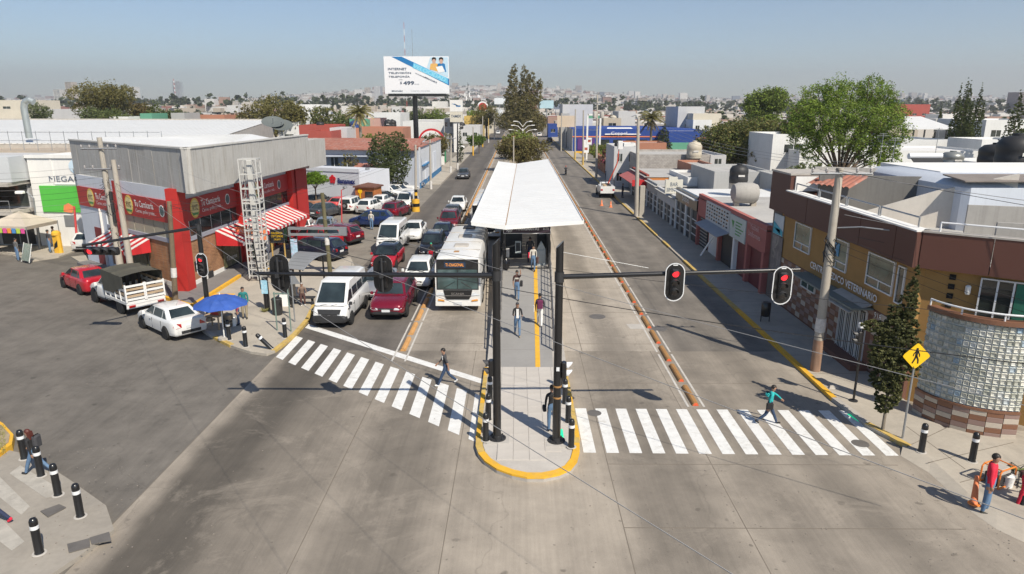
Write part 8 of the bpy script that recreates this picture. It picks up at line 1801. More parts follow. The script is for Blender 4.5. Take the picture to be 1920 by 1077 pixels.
# ================================================================ trees and plants
LM_dk = leafm('cypress_leaf', (.06,.085,.032), (.17,.20,.07), .2); LM_ol = leafm('olive_leaf', (.11,.105,.032), (.27,.24,.085), .3)
LM_lt = leafm('spring_leaf', (.16,.24,.035), (.38,.48,.10), .45); LM_md = leafm('mid_leaf', (.07,.10,.028), (.18,.21,.06), .3); LM_br = leafm('brown_green_leaf', (.075,.055,.022), (.17,.135,.05), .2)
LM_lime = leafm('lime_leaf', (.07,.15,.012), (.22,.34,.04), .3); LM_far = leafm('far_leaf', (.03,.045,.02), (.075,.09,.035), .1)
# clinic cypress, leaning column with spiky tips
q = G(1655,806,.12)
bl = [(0,0,1.35,.42,.40,.5),(-.12,0,1.9,.55,.5,.5),(.1,0,2.4,.78,.7,.55),(-.25,0,2.8,.62,.6,.5),(.15,0,3.1,.68,.62,.6),(-.05,0,3.6,.55,.5,.55),(-.72,.1,3.75,.42,.36,.20),(.25,0,3.9,.40,.4,.6),(.22,0,4.5,.30,.3,.5),(.28,0,5.0,.19,.19,.45),(.33,0,5.5,.08,.08,.38),(-.22,0,4.2,.2,.2,.4),(-.1,0,.95,.28,.28,.3),(-.45,0,3.3,.3,.3,.35),(.55,0,2.7,.25,.25,.4)]
tree('dark bushy cypress beside the yellow pedestrian sign', q.x, q.y, 5.8, .8, 'tight', blobs=bl, lm=LM_md if False else leafm('clinic_cypress_leaf',(.05,.06,.022),(.18,.18,.07),.15), n=34000, leaf=.11, trunk_h=1.0, seed=3, name='cypress_tree', bark=M_barkg, z0=.12, limbs=4)
# topiary ball
q = G(594,392); bl = [(.9*math.cos(a)*s,.9*math.sin(a)*s,3.25+z,.62,.62,.48) for a, s, z in [(k*.785,1,0) for k in range(8)]+[(k*1.6,.4,.35) for k in range(4)]+[(0,0,0)]]
t = tree('clipped lime green ball tree in a brick planter before the bank', q.x, q.y, 4, 1.2, blobs=bl, lm=LM_lime, n=12000, leaf=.13, trunk_h=2.3, seed=5, name='topiary_tree', limbs=9)
t = thing('brick_planter', 'round red brick planter under the clipped ball tree', 'planter', (q.x,q.y,0)); MB().lathe([(1.1,0),(1.1,.95),(.95,1.0)],18).obj('planter_wall', MATS['fence_brick'], t); MB().lathe([(.94,.9),(.9,.98)],18).obj('soil', M_soil, t)
# paired clipped cypresses
for px, Y, rad, lb, sd in ((716,87,2.0,'left of the two big clipped cypresses behind the kiosk',11),(744,90,1.95,'right of the two big clipped cypresses behind the kiosk',12)):
    x = Q(px,300,Y).x; bl = [(0,0,z,r_,r_,1.0) for z, r_ in ((2.1,rad*.55),(2.8,rad*.8),(3.6,rad*.95),(4.5,rad),(5.4,rad*.97),(6.3,rad*.86),(7.0,rad*.6))]
    tree(lb, x, Y, 8, rad, 'tight', blobs=bl, lm=LM_dk, n=26000, leaf=.17, trunk_h=1.7, seed=sd, name='clipped_cypress', group='clipped cypresses behind the parked cars', bark=M_barkg)
for k, (px, Y) in enumerate(((708,92),(733,95),(752,98))): x = Q(px,340,Y).x; tag(MB().path([(x,Y,0),(x+.15,Y,1.2),(x,Y,2.6)],.2,8,r2=.13).obj('bare_tree', M_barkg, None, True), 'bare grey trunk %s the clipped cypresses' % ('left below','between','right below')[k], 'tree')
# median
q = G(985,250); xm_ = .6
bl = [(-6.3+.9*0,0,5.5,3.2,3,3.0)]
bl = [(-5.2,0,6.5,3.6,3,3.2),(-3.0,0,8.5,3.8,3,3.6),(.5,0,9,4.0,3,3.8),(3.8,0,7.5,3.6,3,3.4),(6.2,0,6,2.8,3,3),(-1,0,12.5,3.6,3,3.0),(2.4,0,12.8,3.6,3,3.0),(-3.4,0,16.2,1.9,2,3.4),(-3.0,0,20.2,1.7,1.6,3.6),(-2.6,0,23.4,1.1,1,2.4),(.5,0,17.5,1.8,2,3.4),(1.0,0,22.0,1.5,1.5,3.0),(3.0,0,18.5,1.7,1.6,3.4),(3.4,0,21.6,1.2,1.1,2.0),(5.6,0,17.8,1.6,1.6,2.4),(6.5,0,19.6,.9,.9,1.2),(-5.0,0,15.0,1.4,1.4,1.8),(-4.5,0,12.0,1.8,1.8,1.8),(5.4,0,14.4,1.8,1.6,2.0),(-1.2,0,15.0,1.6,1.6,2.0),(0,0,4,5,3,2.4)]
sc_ = 240/250.; bl = [tuple(v*sc_ for v in b_) for b_ in bl]
tree('very tall ragged eucalyptus on the median behind the station', 1.4, 240, 24, 6, blobs=bl, lm=[LM_ol, LM_ol, leafm('eucalypt_leaf',(.13,.11,.045),(.30,.24,.12),.25)], n=46000, leaf=.42, trunk_h=5, seed=21, name='eucalyptus_tree', limbs=18)
tree('bushy brown green tree on the median right behind the canopy', .6, 122, 5.6, 4.3, lm=[LM_br, LM_ol], n=24000, leaf=.26, trunk_h=1.2, seed=22, name='median_tree', squash=.62)
tree('smaller round tree on the median behind the bushy one', .3, 150, 6.0, 3.8, lm=[LM_ol, LM_lt], n=12000, leaf=.32, trunk_h=1.5, seed=23, name='median_tree', squash=.7)
for k in range(8): tree('row of median trees receding towards the vanishing point', .6+rng.uniform(-1,1), 285+32*k, 8+rng.uniform(-1.5,3), 3.2, lm=LM_ol, n=2600, leaf=.7, seed=30+k, name='median_tree', group='median trees beyond the eucalyptus', limbs=2)
# street lamp with six arms on the median
sl = thing('six_arm_street_lamp', 'white street lamp with six raised arms on the median', 'street lamp', (Q(980,280,165).x,165,.2)); zt_ = Q(980,243,165).z
MB().tube((0,0,0),(0,0,zt_),.16,.1,10).obj('pole', M_white, sl, True)
for j, z in enumerate((zt_,zt_+1.0,zt_+1.9)):
    z -= 1.2
    for s in (-1,1): w_ = 2.6-.55*j; MB().path([(0,0,z-.3),(s*w_*.55,0,z+.75),(s*w_,0,z+.95)],.07,6).obj('arm', M_white, sl); MB().bbox(s*w_-(.05 if s>0 else .75),s*w_+(.75 if s>0 else .05),-.15,.15,z+.88,z+1.04,.04).obj('lamp_head', M_pw, sl)
q = Q(963,300,104); o = thing('slim_lamp_post','slim concrete post behind the canopy on the median','post',(q.x,104,.2)); MB().tube((0,0,0),(0,0,Q(963,258,104).z),.12,.09,10).obj('post', M_cpole, o, True); MB().box(-.3,.3,-.05,.05,Q(963,258,104).z-.1,Q(963,258,104).z).obj('cap', M_brn, o)
# right trees
tree('dense dark green round tree behind the block building', Q(1392,260,112).x, 112, 9.3, 6.3, lm=[LM_ol, LM_md], n=42000, leaf=.34, trunk_h=1.8, seed=41, name='round_tree', squash=.68, limbs=12)
tree('smaller brownish tree at the foot of the round tree', Q(1450,300,104).x, 104, 5.4, 3.2, lm=[LM_br, LM_ol], n=9000, leaf=.3, trunk_h=1, seed=42, name='small_tree', squash=.6)
yy = 78; cx_ = Q(1585,240,yy).x
bl = [(dx,dy,z,r_,r_,r_*.78) for dx,dy,z,r_ in ((-4.6,0,10.6,1.7),(-3.2,1,12.0,1.8),(-1.4,0,12.6,1.8),(.6,1,12.2,1.9),(2.6,0,12.9,1.8),(4.2,1,11.8,1.7),(5.2,0,10.2,1.6),(-5.2,0,9.0,1.7),(-3.4,-1,9.6,2.1),(-1.2,-1,10.2,2.2),(1.2,-1,10.0,2.2),(3.4,-1,9.6,2.1),(5.6,0,8.2,1.7),(-4.2,0,7.4,1.7),(-2.0,-1,7.8,1.9),(.4,-1,8.0,2.0),(2.6,0,7.4,1.9),(4.6,0,6.7,1.7),(5.2,0,5.6,1.3),(3.4,0,5.4,1.3),(-3.4,0,6.0,1.2),(1.6,1,5.8,1.3))]
tree('big light green tree with open branches rising behind the clinic', cx_, yy, 13.5, 6, blobs=bl, lm=[LM_lt, LM_lt, LM_lime, LM_md], n=52000, leaf=.19, trunk_h=3.2, seed=43, name='spring_tree', bark=M_bark, limbs=22)
tree('dark upright tree touching the left of the light green tree', Q(1500,230,105).x, 105, 12.5, 2.6, lm=[LM_md, LM_ol], n=12000, leaf=.3, trunk_h=2, seed=44, name='dark_tree')
tree('medium green tree in the gap left of the light green tree', Q(1432,220,150).x, 150, 15.8, 5.0, lm=[LM_md, LM_lt], n=20000, leaf=.42, trunk_h=4, seed=45, name='green_tree')
tree('bushy low tree below the light green tree', Q(1520,320,70).x, 70, 5.6, 2.2, lm=LM_md, n=7000, leaf=.2, trunk_h=2.6, seed=46, name='small_tree')
for i, (px, py, Y, r_, lb) in enumerate(((1803,160,112,1.5,'left spire of the right cypress group'),(1816,150,114,1.6,'tallest spire of the right cypress group'),(1822,152,118,1.3,'spire right behind the tallest cypress'),(1826,187,110,1.3,'short rounded cypress at the front of the group'),(1842,160,113,1.45,'right spire of the cypress group'),(1846,192,125,1.1,'small cypress right of the group'),(1915,170,88,2.0,'dark cypress cut by the right edge of the picture'),(1766,200,150,1.1,'lone small cypress left of the group'))):
    c = Q(px,py,Y); tree(lb, c.x, Y, c.z, r_, 'cone', lm=LM_dk, n=18000, leaf=.24, trunk_h=.6, seed=50+i, name='cypress_tree', group='tall cypresses on the right')
c = Q(1246,232,145); tree('dark cypress in front of the navy store', c.x, 145, c.z, 2.2, 'cone', lm=LM_dk, n=9000, leaf=.28, trunk_h=.5, seed=60, name='cypress_tree')
for i, (px, Y, lb, m, H_) in enumerate(((1150,118,'bougainvillea with red flowers behind the brick fence',[leafm('bougainvillea',(.16,.02,.05),(.3,.05,.1),.2),LM_ol],4.4),(1175,125,'green garden bush behind the brick fence',[LM_ol,LM_md],4.2),(1205,128,'brown green garden bush left of the cypress',[LM_br,LM_ol],4.0),(1118,140,'small roadside tree by the white signs',[LM_lt,LM_ol],4.0),(1225,135,'low hedge in front of the navy store',[LM_ol,LM_br],3.4))):
    tree(lb, Q(px,280,Y).x+1, Y, H_, 3.0, lm=m, n=6000, leaf=.3, trunk_h=.6, seed=70+i, name='garden_bush', squash=.6, limbs=4)
c = Q(1222,213,150); pt_ = thing('palm_tree','dark palm with drooping fronds behind the navy store','tree',(c.x,150,0))
def palm(t, H_, r_, dead, s):
    rr = random.Random(s); MB().path([(0,0,0),(.1,0,H_*.5),(0,0,H_)],.32,8,r2=.22).obj('trunk', M_barkg, t, True)
    for k in range(46):
        a = 2.4*k; el = R(80-95*(k/46)**.8-(35 if k > 34 else 0)); L_ = r_*(1.0 if k < 36 else .7); b = MB(); pts = []
        for q_ in range(6): u = q_/5; pts.append(Vector((math.cos(a)*L_*u*math.cos(el*(1-u*.3)), math.sin(a)*L_*u*math.cos(el*(1-u*.3)), H_+L_*u*math.sin(el)-u*u*L_*.45)))
        sd_ = Vector((-math.sin(a),math.cos(a),0))
        for q_ in range(5):
            for z_ in range(3):
                p0 = pts[q_].lerp(pts[q_+1], z_/3)
                for s_ in (-1,1): b.add([p0,p0+(pts[q_+1]-pts[q_])*.35,p0+sd_*s_*L_*.22*(1-.4*q_/5)+(pts[q_+1]-pts[q_])*.6+Vector((0,0,-.1*L_))],[(0,1,2)])
        b.obj('frond', dead if k > 33 else LM_ol, t)
palm(pt_, c.z-1, 3.0, LM_br, 1)
c = Q(673,205,118); pt_ = thing('palm_tree','fan palm with a skirt of dry fronds above the red roofs','tree',(c.x,118,0)); palm(pt_, c.z-.6, 2.5, mat('dry_frond',(.34,.26,.10),.9,.2,3), 2)
# left trees
for i, (px, py, Y, r_, lb, m, sq, th) in enumerate(((192,152,185,8.0,'wide olive crowned tree on the left skyline',[LM_ol],.62,7),(172,195,175,4,'dark conifer clump under the wide olive tree',[LM_dk],.7,2),(205,198,172,4,'second dark clump under the wide olive tree',[LM_dk,LM_md],.7,2),(245,185,200,3.6,'brownish tree right of the wide olive tree',[LM_br],.9,2),(272,184,205,3.0,'thin brown tree beside the brownish tree',[LM_br,LM_ol],1.0,2),(292,186,200,3.4,'dark green tree before the unfinished tower',[LM_md],.8,2),(325,200,195,4,'low dark trees below the unfinished tower',[LM_dk],.6,2),
      (510,172,170,5.5,'big olive tree behind the warehouse roof',[LM_ol],.75,4),(475,185,175,4.5,'olive tree left of the big one behind the warehouse',[LM_ol,LM_br],.7,3),(548,180,172,3.6,'tall thin tree at the right of the warehouse trees',[LM_ol],.9,3),(600,193,190,3.8,'dark tree above the red houses',[LM_dk,LM_ol],.7,3),(640,205,200,4,'bushy trees left of the palm',[LM_md],.6,2),(365,206,190,2.2,'small pointed tree before the white hotel',[LM_dk],1,1),(70,190,230,4,'dark tree by the duct at the far left',[LM_dk],.8,2),
      (820,202,250,4.6,'bright green round tree right of the billboard column',[LM_lt,LM_md],.8,2),(780,203,255,4,'green tree left of the bright one behind the billboard',[LM_md],.8,2),(800,208,252,3.6,'darker tree between the billboard trees',[LM_md,LM_dk],.8,2),(912,198,255,5.4,'tall olive tree over the left pavement',[LM_ol],1.1,4),(892,205,290,4,'lighter tree behind the round red and white sign',[LM_lt],.9,3),(816,248,128,2.8,'brown green tree beside the white flank wall',[LM_br,LM_ol],.8,1.5))):
    c = Q(px,py,Y); tree(lb, c.x, Y, c.z, r_, lm=m, n=7000 if i else 16000, leaf=.42 if Y > 150 else .28, trunk_h=min(th,c.z*.5), seed=90+i, name='tree', squash=sq, limbs=8)
for i, (px, py, Y, lb) in enumerate(((887,252,165,'first small round roadside tree on the left'),(898,250,168,'second small round roadside tree on the left'))): c = Q(px,py,Y); tree(lb, c.x, Y, c.z, 1.7, lm=[LM_md,LM_lime], n=4000, leaf=.28, trunk_h=1.6, seed=120+i, name='roadside_tree', group='small roadside trees')
c = Q(862,238,140); tree('slender dark cypress by the left pavement', c.x, 140, c.z, .8, 'cone', lm=LM_dk, n=5000, leaf=.2, trunk_h=.5, seed=130, name='cypress_tree')
tree('brown bush above the brick wall near the palm', Q(690,262,110).x, 110, 7.2, 1.8, lm=[LM_lime,LM_ol], n=4000, leaf=.25, trunk_h=3, seed=131, name='garden_bush')
tree('thin leafless shrub behind the Banamex wall' if False else 'straggly shrub behind the bank wall', Q(655,300,90).x, 90, 5.5, 1.4, lm=LM_ol, n=900, leaf=.2, trunk_h=2, seed=132, name='shrub')
# bare tree at the left edge (its shadow falls on the cross street)
def bare_tree(label, x, y, H_, s, spread=1.0, r0=.16):
    t = thing('bare_tree', label, 'tree', (x,y,0)); rr = random.Random(s); b = MB()
    def grow(p, d, L_, r_, lv):
        e_ = p+d*L_; b.tube(p, e_, r_, r_*.65, 6 if lv < 2 else 4, cap=False)
        if lv >= 6: return
        for k in range(3 if lv < 4 else 2):
            nd = (d+Vector((rr.uniform(-1,1),rr.uniform(-1,1),rr.uniform(-.35,.6)))*.75*spread).normalized(); grow(p.lerp(e_, rr.uniform(.6,1)), nd, L_*rr.uniform(.6,.85), r_*.6, lv+1)
    grow(Vector((0,0,0)), Vector((.05,0,1)), H_*.28, r0, 0); b.obj('branches', M_bark, t, True); return t
bare_tree('leafless tree with spreading twigs before the market stalls', -40.0, 46.5, 5.0, 5, 1.3, .1)
bare_tree('leafless tree just outside the left edge shading the cross street', -25.5, 24.8, 6.0, 8, 1.1, .16)
b = MB()
for k in range(500):
    q = G(rng.uniform(-30,10), rng.uniform(798,850), .28); b.add([(q.x,q.y,.28),(q.x+.02,q.y,.28),(q.x+rng.uniform(-.05,.05),q.y+rng.uniform(-.05,.05),.28+rng.uniform(.04,.12))],[(0,1,2)])
tag(b.obj('dry_grass', MATS['dry_grass']), 'dry grass in the yellow kerbed corner bed', 'grass', kind='stuff')
# ================================================================ distant city, hills, towers
hn_ = 60; vs, fs = [], []
def hill(x, y):
    return 7+ 118*math.exp(-((x+330)/1150)**2-((y-4700)/1500)**2) + 60*math.exp(-((x-2600)/1500)**2-((y-5200)/1500)**2)+ 45*math.exp(-((x+3300)/1300)**2-((y-5200)/1400)**2) + 26*max(0,min(1,(y-2600)/3400))+ 5*math.sin(x*.004)*math.cos(y*.003)-7-1.2*(1 if y < 900 else 0)
NX, NY = 70, 50
for j in range(NY+1):
    y = 900+6000*(j/NY)**1.3
    for i in range(NX+1): x = -6000+12000*i/NX; vs.append((x, y, hill(x,y)-.3))
fs = [(j*(NX+1)+i, j*(NX+1)+i+1, (j+1)*(NX+1)+i+1, (j+1)*(NX+1)+i) for j in range(NY) for i in range(NX)]
struct(MB().add(vs, fs).obj('hills', mat('hill_scrub', (.13,.125,.09), .95, .3, .004, stain=.6, stain_c=(.05,.07,.035)), None, True))
m_c, n_c, b_c = _new('far_city_walls'); g_ = n_c.nodes.new('ShaderNodeNewGeometry'); cr_ = ramp(n_c, g_.outputs['Random Per Island'], [(0,(.66,.64,.60)),(.28,(.54,.50,.45)),(.46,(.44,.38,.31)),(.60,(.34,.31,.28)),(.74,(.34,.22,.17)),(.82,(.58,.57,.55)),(.94,(.28,.12,.10)),(.98,(.16,.19,.24))], 'CONSTANT')
n_c.links.new(cr_, b_c.inputs['Base Color']); b_c.inputs['Roughness'].default_value = .9
def boxes(name, lo, N, wr, hr, m, label, cat, tall=3.0, xr=.78):
    y = lo[0]*(lo[1]/lo[0])**npr.random(N); x = (npr.random(N)*2-1)*(y*xr+20); w = npr.uniform(*wr, N); d = npr.uniform(*wr, N); h = npr.uniform(*hr, N)*(1+(npr.random(N) > .965)*npr.uniform(.3,tall,N)); keep = (np.abs(x-.6) > 22)|(y > 700)
    x, y, w, d, h = (v[keep] for v in (x,y,w,d,h)); z0_ = np.array([hill(a,b_) if b_ > 900 else 0 for a, b_ in zip(x,y)])-1
    n = len(x); c = np.array([(-1,-1,0),(1,-1,0),(1,1,0),(-1,1,0),(-1,-1,1),(1,-1,1),(1,1,1),(-1,1,1)], float); V = np.empty((n,8,3))
    V[:,:,0] = x[:,None]+c[:,0]*w[:,None]/2; V[:,:,1] = y[:,None]+c[:,1]*d[:,None]/2; V[:,:,2] = z0_[:,None]+c[:,2]*(h+1)[:,None]
    F = np.array([(4,5,6,7),(0,1,5,4),(1,2,6,5),(2,3,7,6),(3,0,4,7)]); F = (F[None]+np.arange(n)[:,None,None]*8).reshape(-1,4)
    me = bpy.data.meshes.new(name); me.from_pydata(V.reshape(-1,3).tolist(), [], F.tolist()); me.materials.append(m); o = bpy.data.objects.new(name, me); COL.objects.link(o); tag(o, label, cat, kind='stuff'); return o
boxes('near_neighbourhood', (260,900), 1500, (7,15), (2.6,5.0), m_c, 'sea of low roofs between the street and the distant city', 'houses', .6)
boxes('distant_city', (900,2600), 5200, (9,24), (3.5,9), m_c, 'pale distant city spreading to the hills', 'city', 1.6)
boxes('hillside_city', (2600,6000), 7000, (16,42), (4,12), m_c, 'hazy city blocks climbing the far hills', 'city')
def blobforest(name, lo, N, sz, label):
    y = lo[0]*(lo[1]/lo[0])**npr.random(N); x = (npr.random(N)*2-1)*(y*.8+20); k = np.abs(x-.6) > 26; x, y = x[k], y[k]; P = []
    bl = [(a, b_, (hill(a,b_) if b_ > 900 else 0)+sz*.55, sz*random.uniform(.6,1.2), sz*.7, sz*random.uniform(.5,.95)) for a, b_ in zip(x,y)]
    me = leaves(bl, N*50, sz*.36, LM_far); me.name = name; o = bpy.data.objects.new(name, me); COL.objects.link(o); tag(o, label, 'trees', kind='stuff')
random.seed(3)
blobforest('near_treetops', (290,900), 420, 5.6, 'scattered treetops among the low roofs'); blobforest('distant_treetops', (900,4500), 2200, 17, 'dark treetops scattered through the distant city')
def tower(label, px0, px1, pyt, Y, depth, m, rows, cols_, m2=None, base=0, top=None, name='tower'):
    a, b_ = Q(px0,pyt,Y), Q(px1,pyt,Y); w = b_.x-a.x; H_ = a.z; z0_ = hill(a.x,Y)-2 if Y > 900 else 0
    t = thing(name, label, 'tower block', ((a.x+b_.x)/2,Y,0)); MB().box(-w/2,w/2,0,depth,z0_,H_).obj('wall', m, t)
    for j in range(rows):
        zz_ = z0_+(H_-z0_)*(j+.35)/rows; hh2 = (H_-z0_)/rows*.42
        MB().box(-w/2*.9,w/2*.9,-.25,-.0,zz_,zz_+hh2).obj('window_band', m2 or M_gls, t)
    for k in range(cols_+1): xx = -w/2*.95+w*.95*k/cols_; MB().box(xx-.25,xx+.25,-.5,-.2,z0_,H_).obj('pier', m, t)
    if top: top(t, w, H_)
    return t
tw = wallm
M_tw, M_tb2, M_tg = tw('tower_white',(.66,.65,.62)), tw('tower_beige',(.52,.45,.38)), tw('tower_grey',(.36,.38,.42))
tower('slanted pale apartment tower left of the wide olive tree', 99, 112, 168, 1900, 25, M_tw, 16, 2); tower('dark glass tower between the pale towers', 108, 120, 169, 1950, 25, M_tg, 16, 3); tower('tallest pinkish tower on the left skyline', 121, 133, 154, 1900, 25, M_tb2, 22, 2)
tower('white framed tower right of the wide olive tree', 241, 252, 163, 1700, 22, M_tw, 12, 2); tower('wide cream hotel block under the unfinished tower', 309, 340, 187, 1300, 30, M_tb2, 6, 3); tower('white office wing right of the hotel block', 339, 357, 184, 1350, 30, M_tw, 6, 5)
tower('tall dark office tower left of the billboard', 701, 713, 162, 1500, 24, M_tg, 24, 4, M_tw); tower('small white tower with a green side left of the palm', 646, 659, 183, 1400, 22, M_tw, 9, 2); tower('short white tower left of the green sided one', 620, 629, 185, 1450, 20, M_tw, 9, 2)
tower('brick red office block on the centre right skyline', 1131, 1147, 182, 1800, 30, tw('tower_red',(.42,.25,.20)), 6, 5); tower('pale blocks right of the brick red office', 1197, 1214, 184, 1700, 30, M_tb2, 6, 4); tower('white stepped office right of the pale blocks', 1188, 1198, 189, 1720, 30, M_tw, 5, 2)
tower('blue glass tower beyond the light green tree', 1686, 1695, 187, 1500, 20, tw('tower_blue',(.12,.25,.32)), 9, 3); tower('grey tower cut by the right edge of the picture', 1911, 1930, 173, 900, 20, tw('tower_mauve',(.28,.24,.25)), 14, 3); tower('long white hospital block far on the right', 1745, 1800, 205, 1100, 30, M_tw, 4, 8)
tower('cream flats on the hill left of the eucalyptus', 917, 930, 182, 3000, 40, M_tb2, 7, 3); tower('wide cream flats on the hill', 930, 946, 180, 3050, 40, M_tw, 7, 5); tower('beige flats left on the hill', 847, 857, 180, 3100, 40, M_tw, 6, 3)
ut_ = thing('unfinished_tower', 'unfinished tower of open concrete floors on the left skyline', 'tower'); a, b_ = Q(323,152,1500), Q(334,152,1500); 
for k in range(22): MB().box(a.x,b_.x,1500,1520,14+ (a.z-14)*k/22,14.8+(a.z-14)*k/22).obj('floor_slab', M_tg, ut_)
for x in np.linspace(a.x,b_.x,5): MB().box(x-.6,x+.6,1500,1501,10,a.z).obj('column', M_tg, ut_)
for px, pt, Y, red, lb in ((757,42,420,1,'tall red and white lattice antenna above the billboard'),(772,55,430,0,'thin white antenna right of the tall one'),(877,155,470,0,'dark cell tower with white panel antennas'),(862,168,3000,1,'red and white hill antenna left of the dome'),(893,168,3050,1,'red and white hill antenna right of the dome'),(909,170,3060,1,'third red and white hill antenna, rightmost of the three'),(325,148,1490,1,'crane mast on the unfinished tower')):
    c = Q(px,pt,Y); t = thing('antenna_mast', lb, 'antenna', (c.x,Y,0)); s_ = Y/1280*.9; H_ = c.z; n = 16
    for k in range(n):
        za, zb_ = H_*k/n, H_*(k+1)/n; r_ = s_*(.95-.75*k/n) if Y < 1000 else s_*.7; b = MB()
        for q_ in range(3): a_ = 2.094*q_; b.tube((r_*math.cos(a_),r_*math.sin(a_),za),(r_*.95*math.cos(a_),r_*.95*math.sin(a_),zb_),.16*s_,n=4).tube((r_*math.cos(a_),r_*math.sin(a_),za),(r_*math.cos(a_+2.094),r_*math.sin(a_+2.094),zb_),.09*s_,n=3)
        b.obj('mast_section', (mat('mast_red',(.45,.08,.06),.6,0) if k % 2 else M_pw) if red else (M_grey if px != 877 else M_dark), t)
    if px == 877:
        for k in range(6): a_ = k*1.05; MB().box(-.3,.3,-.15,.15,-1.4,1.4).obj('panel_antenna', M_pw, t, loc=(2*math.cos(a_),2*math.sin(a_),H_*.62+(k%2)*2.2))
dm = Q(897,180,3020); t = thing('hilltop_dome', 'small white dome on top of the far hill', 'church', (dm.x,3020,dm.z-14)); MB().lathe([(9,0),(9,7),(8.4,11),(6,15),(3,17.5),(1,18.5),(.6,23)],18).obj('dome', M_white, t, True)
for px, py, Y, w_, h_, lb, c_ in ((937,190,520,8,4.4,'far billboard left of the eucalyptus','white'),(1025,196,460,9,5,'far pale blue billboard right of the eucalyptus','tower_blue'),(936,212,430,4,5,'stacked far sign on the left road','white'),(1062,228,190,5,3.0,'cream sign on a pole before the grey building','cream'),(907,203,330,0,0,'','')):
    if not w_: continue
    c = Q(px,py,Y); t = thing('distant_billboard', lb, 'billboard', (c.x,Y,0)); MB().box(-w_/2,w_/2,0,.4,c.z-h_/2,c.z+h_/2).obj('panel', mat('far_panel_'+c_,{'white':(.70,.74,.76),'tower_blue':(.42,.60,.66),'cream':(.62,.50,.36)}[c_],.6,.15,.2), t); MB().tube((0,.3,0),(0,.3,c.z),.3).obj('post', M_grey, t)
c = Q(905,201,330); t = thing('round_sign','round red and white sign on a pole over the left pavement','sign',(c.x,330,0)); MB().lathe([(2.6,-.2),(2.6,.2)],24,(0,0,c.z),axis='y').obj('disc', M_pw, t); MB().lathe([(2.0,-.26),(1.9,-.3)],20,(0,0,c.z),axis='y').obj('red_centre', M_awr, t); MB().tube((0,.3,0),(0,.3,c.z),.2).obj('post', M_grey, t)
# ================================================================ overhead wires
def wire(label, a, b_, sag, r_=.008, m=M_plas, n=26, group='overhead wires'):
    a, b_ = Vector(a), Vector(b_); P = [tuple(a.lerp(b_,k/n)+Vector((0,0,-4*sag*(k/n)*(1-k/n)))) for k in range(n+1)]
    o = MB().path(P, r_, 5).obj('overhead_wire', m, None, True); tag(o, label, 'wire', group); return o
M_wg = mat('aluminium_wire', (.32,.31,.30), .5, .05)
At = Q(186,262,ub.y); wb_t = Q(318,385,wb.y)
for i, (o_, e_, s_) in enumerate(((Vector((-1,0,0)),(9.5,5.0,7.6),.5),(Vector((0,0,0)),(11.5,6.5,7.7),.5),(Vector((1.0,0,0)),(14.0,8.0,7.7),.55))):
    wire('%s pale wire sweeping from the left utility pole down across the crossing' % ('lowest','middle','upper')[i], At+o_+Vector((0,0,-.3 if i < 3 else 0)), (e_[0]-6,e_[1]-3,e_[2]), s_, .005, M_wg)
wire('long black cable from the timber pole across the whole picture to the right', wb_t, (13.5,13.0,5.6), .9, .013)
wire('thinner cable running just above the long black one', wb_t+Vector((0,.2,.3)), (14.5,14.5,6.2), .7, .007)
for k in range(9): wire('%s wire of the dense bundle running left from the leaning utility pole' % ('topmost','second','third','fourth','middle','sixth','seventh','eighth','lowest')[k], At+Vector((0,0,-1.5-.33*k)), (-60,58+k*.6,6.6-.3*k), .8+.1*k, .008, M_plas if k % 3 else M_wg, group='bundle of wires left of the leaning pole')
for k in range(4): wire('wire %d strung from the leaning pole to the timber pole' % 1 if False else 'wire strung from the leaning pole to the timber pole', At+Vector((.2,0,-2.2-.4*k)), wb_t+Vector((0,0,-.15*k)), .35+.1*k, .008, group='wires between leaning and timber poles')
for k in range(3): wire('wire along the parked cars between the left road poles', wb_t+Vector((0,0,-.2*k)), Q(779,280,G(780,397).y)+Vector((0,0,-.3*k)), .9, .008, group='wires along the left road')
vt = Q(1575,318,27.35); rt_ = Q(1197,226,pb.y)
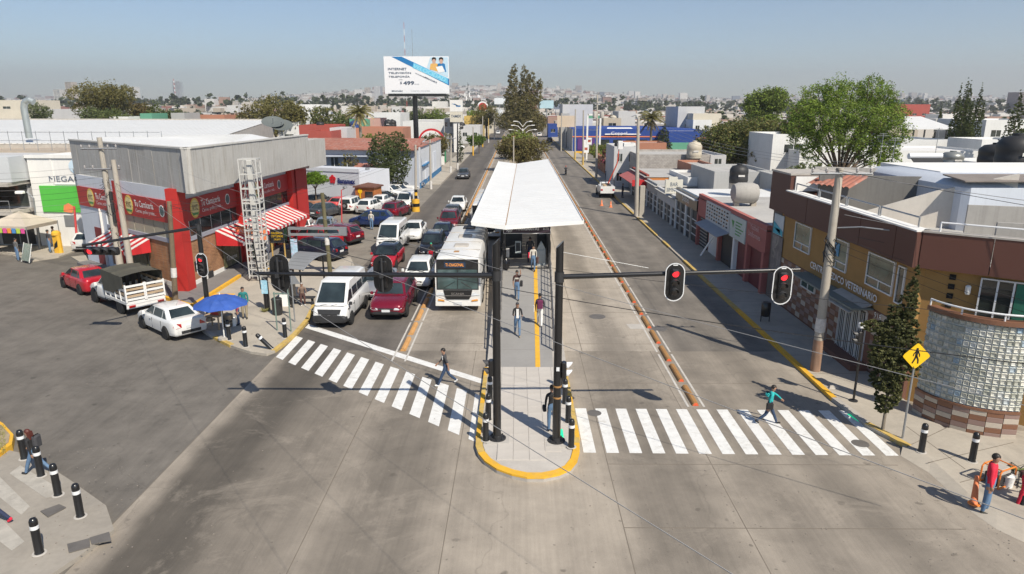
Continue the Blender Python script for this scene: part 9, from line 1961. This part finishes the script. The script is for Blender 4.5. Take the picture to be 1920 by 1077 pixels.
for k in range(3): wire('wire running from the clinic pole back along the right pavement', vt+Vector((-1.2+1.1*k,0,.2)), rt_+Vector((-.6+.6*k,0,.4)), .7, .008, M_wg, group='wires behind the clinic pole')
for k in range(4): wire('wire from the clinic pole passing over the clinic front to the right', vt+Vector((-.8+.6*k,0,-.0-(.9*k if k > 1 else 0))), (26+1.2*k,10.5,7.9-.9*k), .35, .010, M_plas if k % 2 else M_wg, group='wires over the clinic front')
for k in range(3): wire('%s service cable from the clinic pole to the curved corner' % ('top','middle','bottom')[k], vt+Vector((0,0,-2.6-.25*k)), (21.5,15.5,4.0-.5*k), .3, .008, group='low service cables at the clinic')
# litter and small stones on the road edges
lb_ = MB()
for k in range(420):
    px, py = rng.choice([(rng.uniform(60,260),rng.uniform(840,1070)),(rng.uniform(380,560),rng.uniform(610,670)),(rng.uniform(1700,1910),rng.uniform(870,1060)),(rng.uniform(100,900),rng.uniform(680,1070)),(rng.uniform(1100,1600),rng.uniform(860,1070))]); q = G(px,py,.0)
    inside = (px < 215 and py > 850) or (380 < px < 560 and py < 668) ; z = .12 if inside else .0; s_ = rng.uniform(.012,.035); lb_.slab([(q.x,q.y,z+.006),(q.x+s_,q.y+s_*.3,z+.008),(q.x+s_*.8,q.y+s_,z+.006),(q.x-s_*.2,q.y+s_*.7,z+.008)],(0,0,s_*.4))
tag(lb_.obj('road_litter', mat('litter', (.25,.22,.19), .9, .5, 20)), 'small stones and litter on the road and corners', 'litter', kind='stuff')
# ================================================================ air
hz = MB().box(-6000, 6000, -40, 7000, -1.2, 330).obj('haze', bpy.data.materials.new('haze_air')); hz['kind'] = 'stuff'
hm = hz.data.materials[0]; hm.use_nodes = True; hn = hm.node_tree; hn.nodes.clear()
ho = hn.nodes.new('ShaderNodeOutputMaterial'); pv = hn.nodes.new('ShaderNodeVolumePrincipled')
pv.inputs['Color'].default_value = (.93, .94, .97, 1); pv.inputs['Density'].default_value = .0002; pv.inputs['Anisotropy'].default_value = .2
hn.links.new(pv.outputs[0], ho.inputs['Volume'])
hz.visible_shadow = True
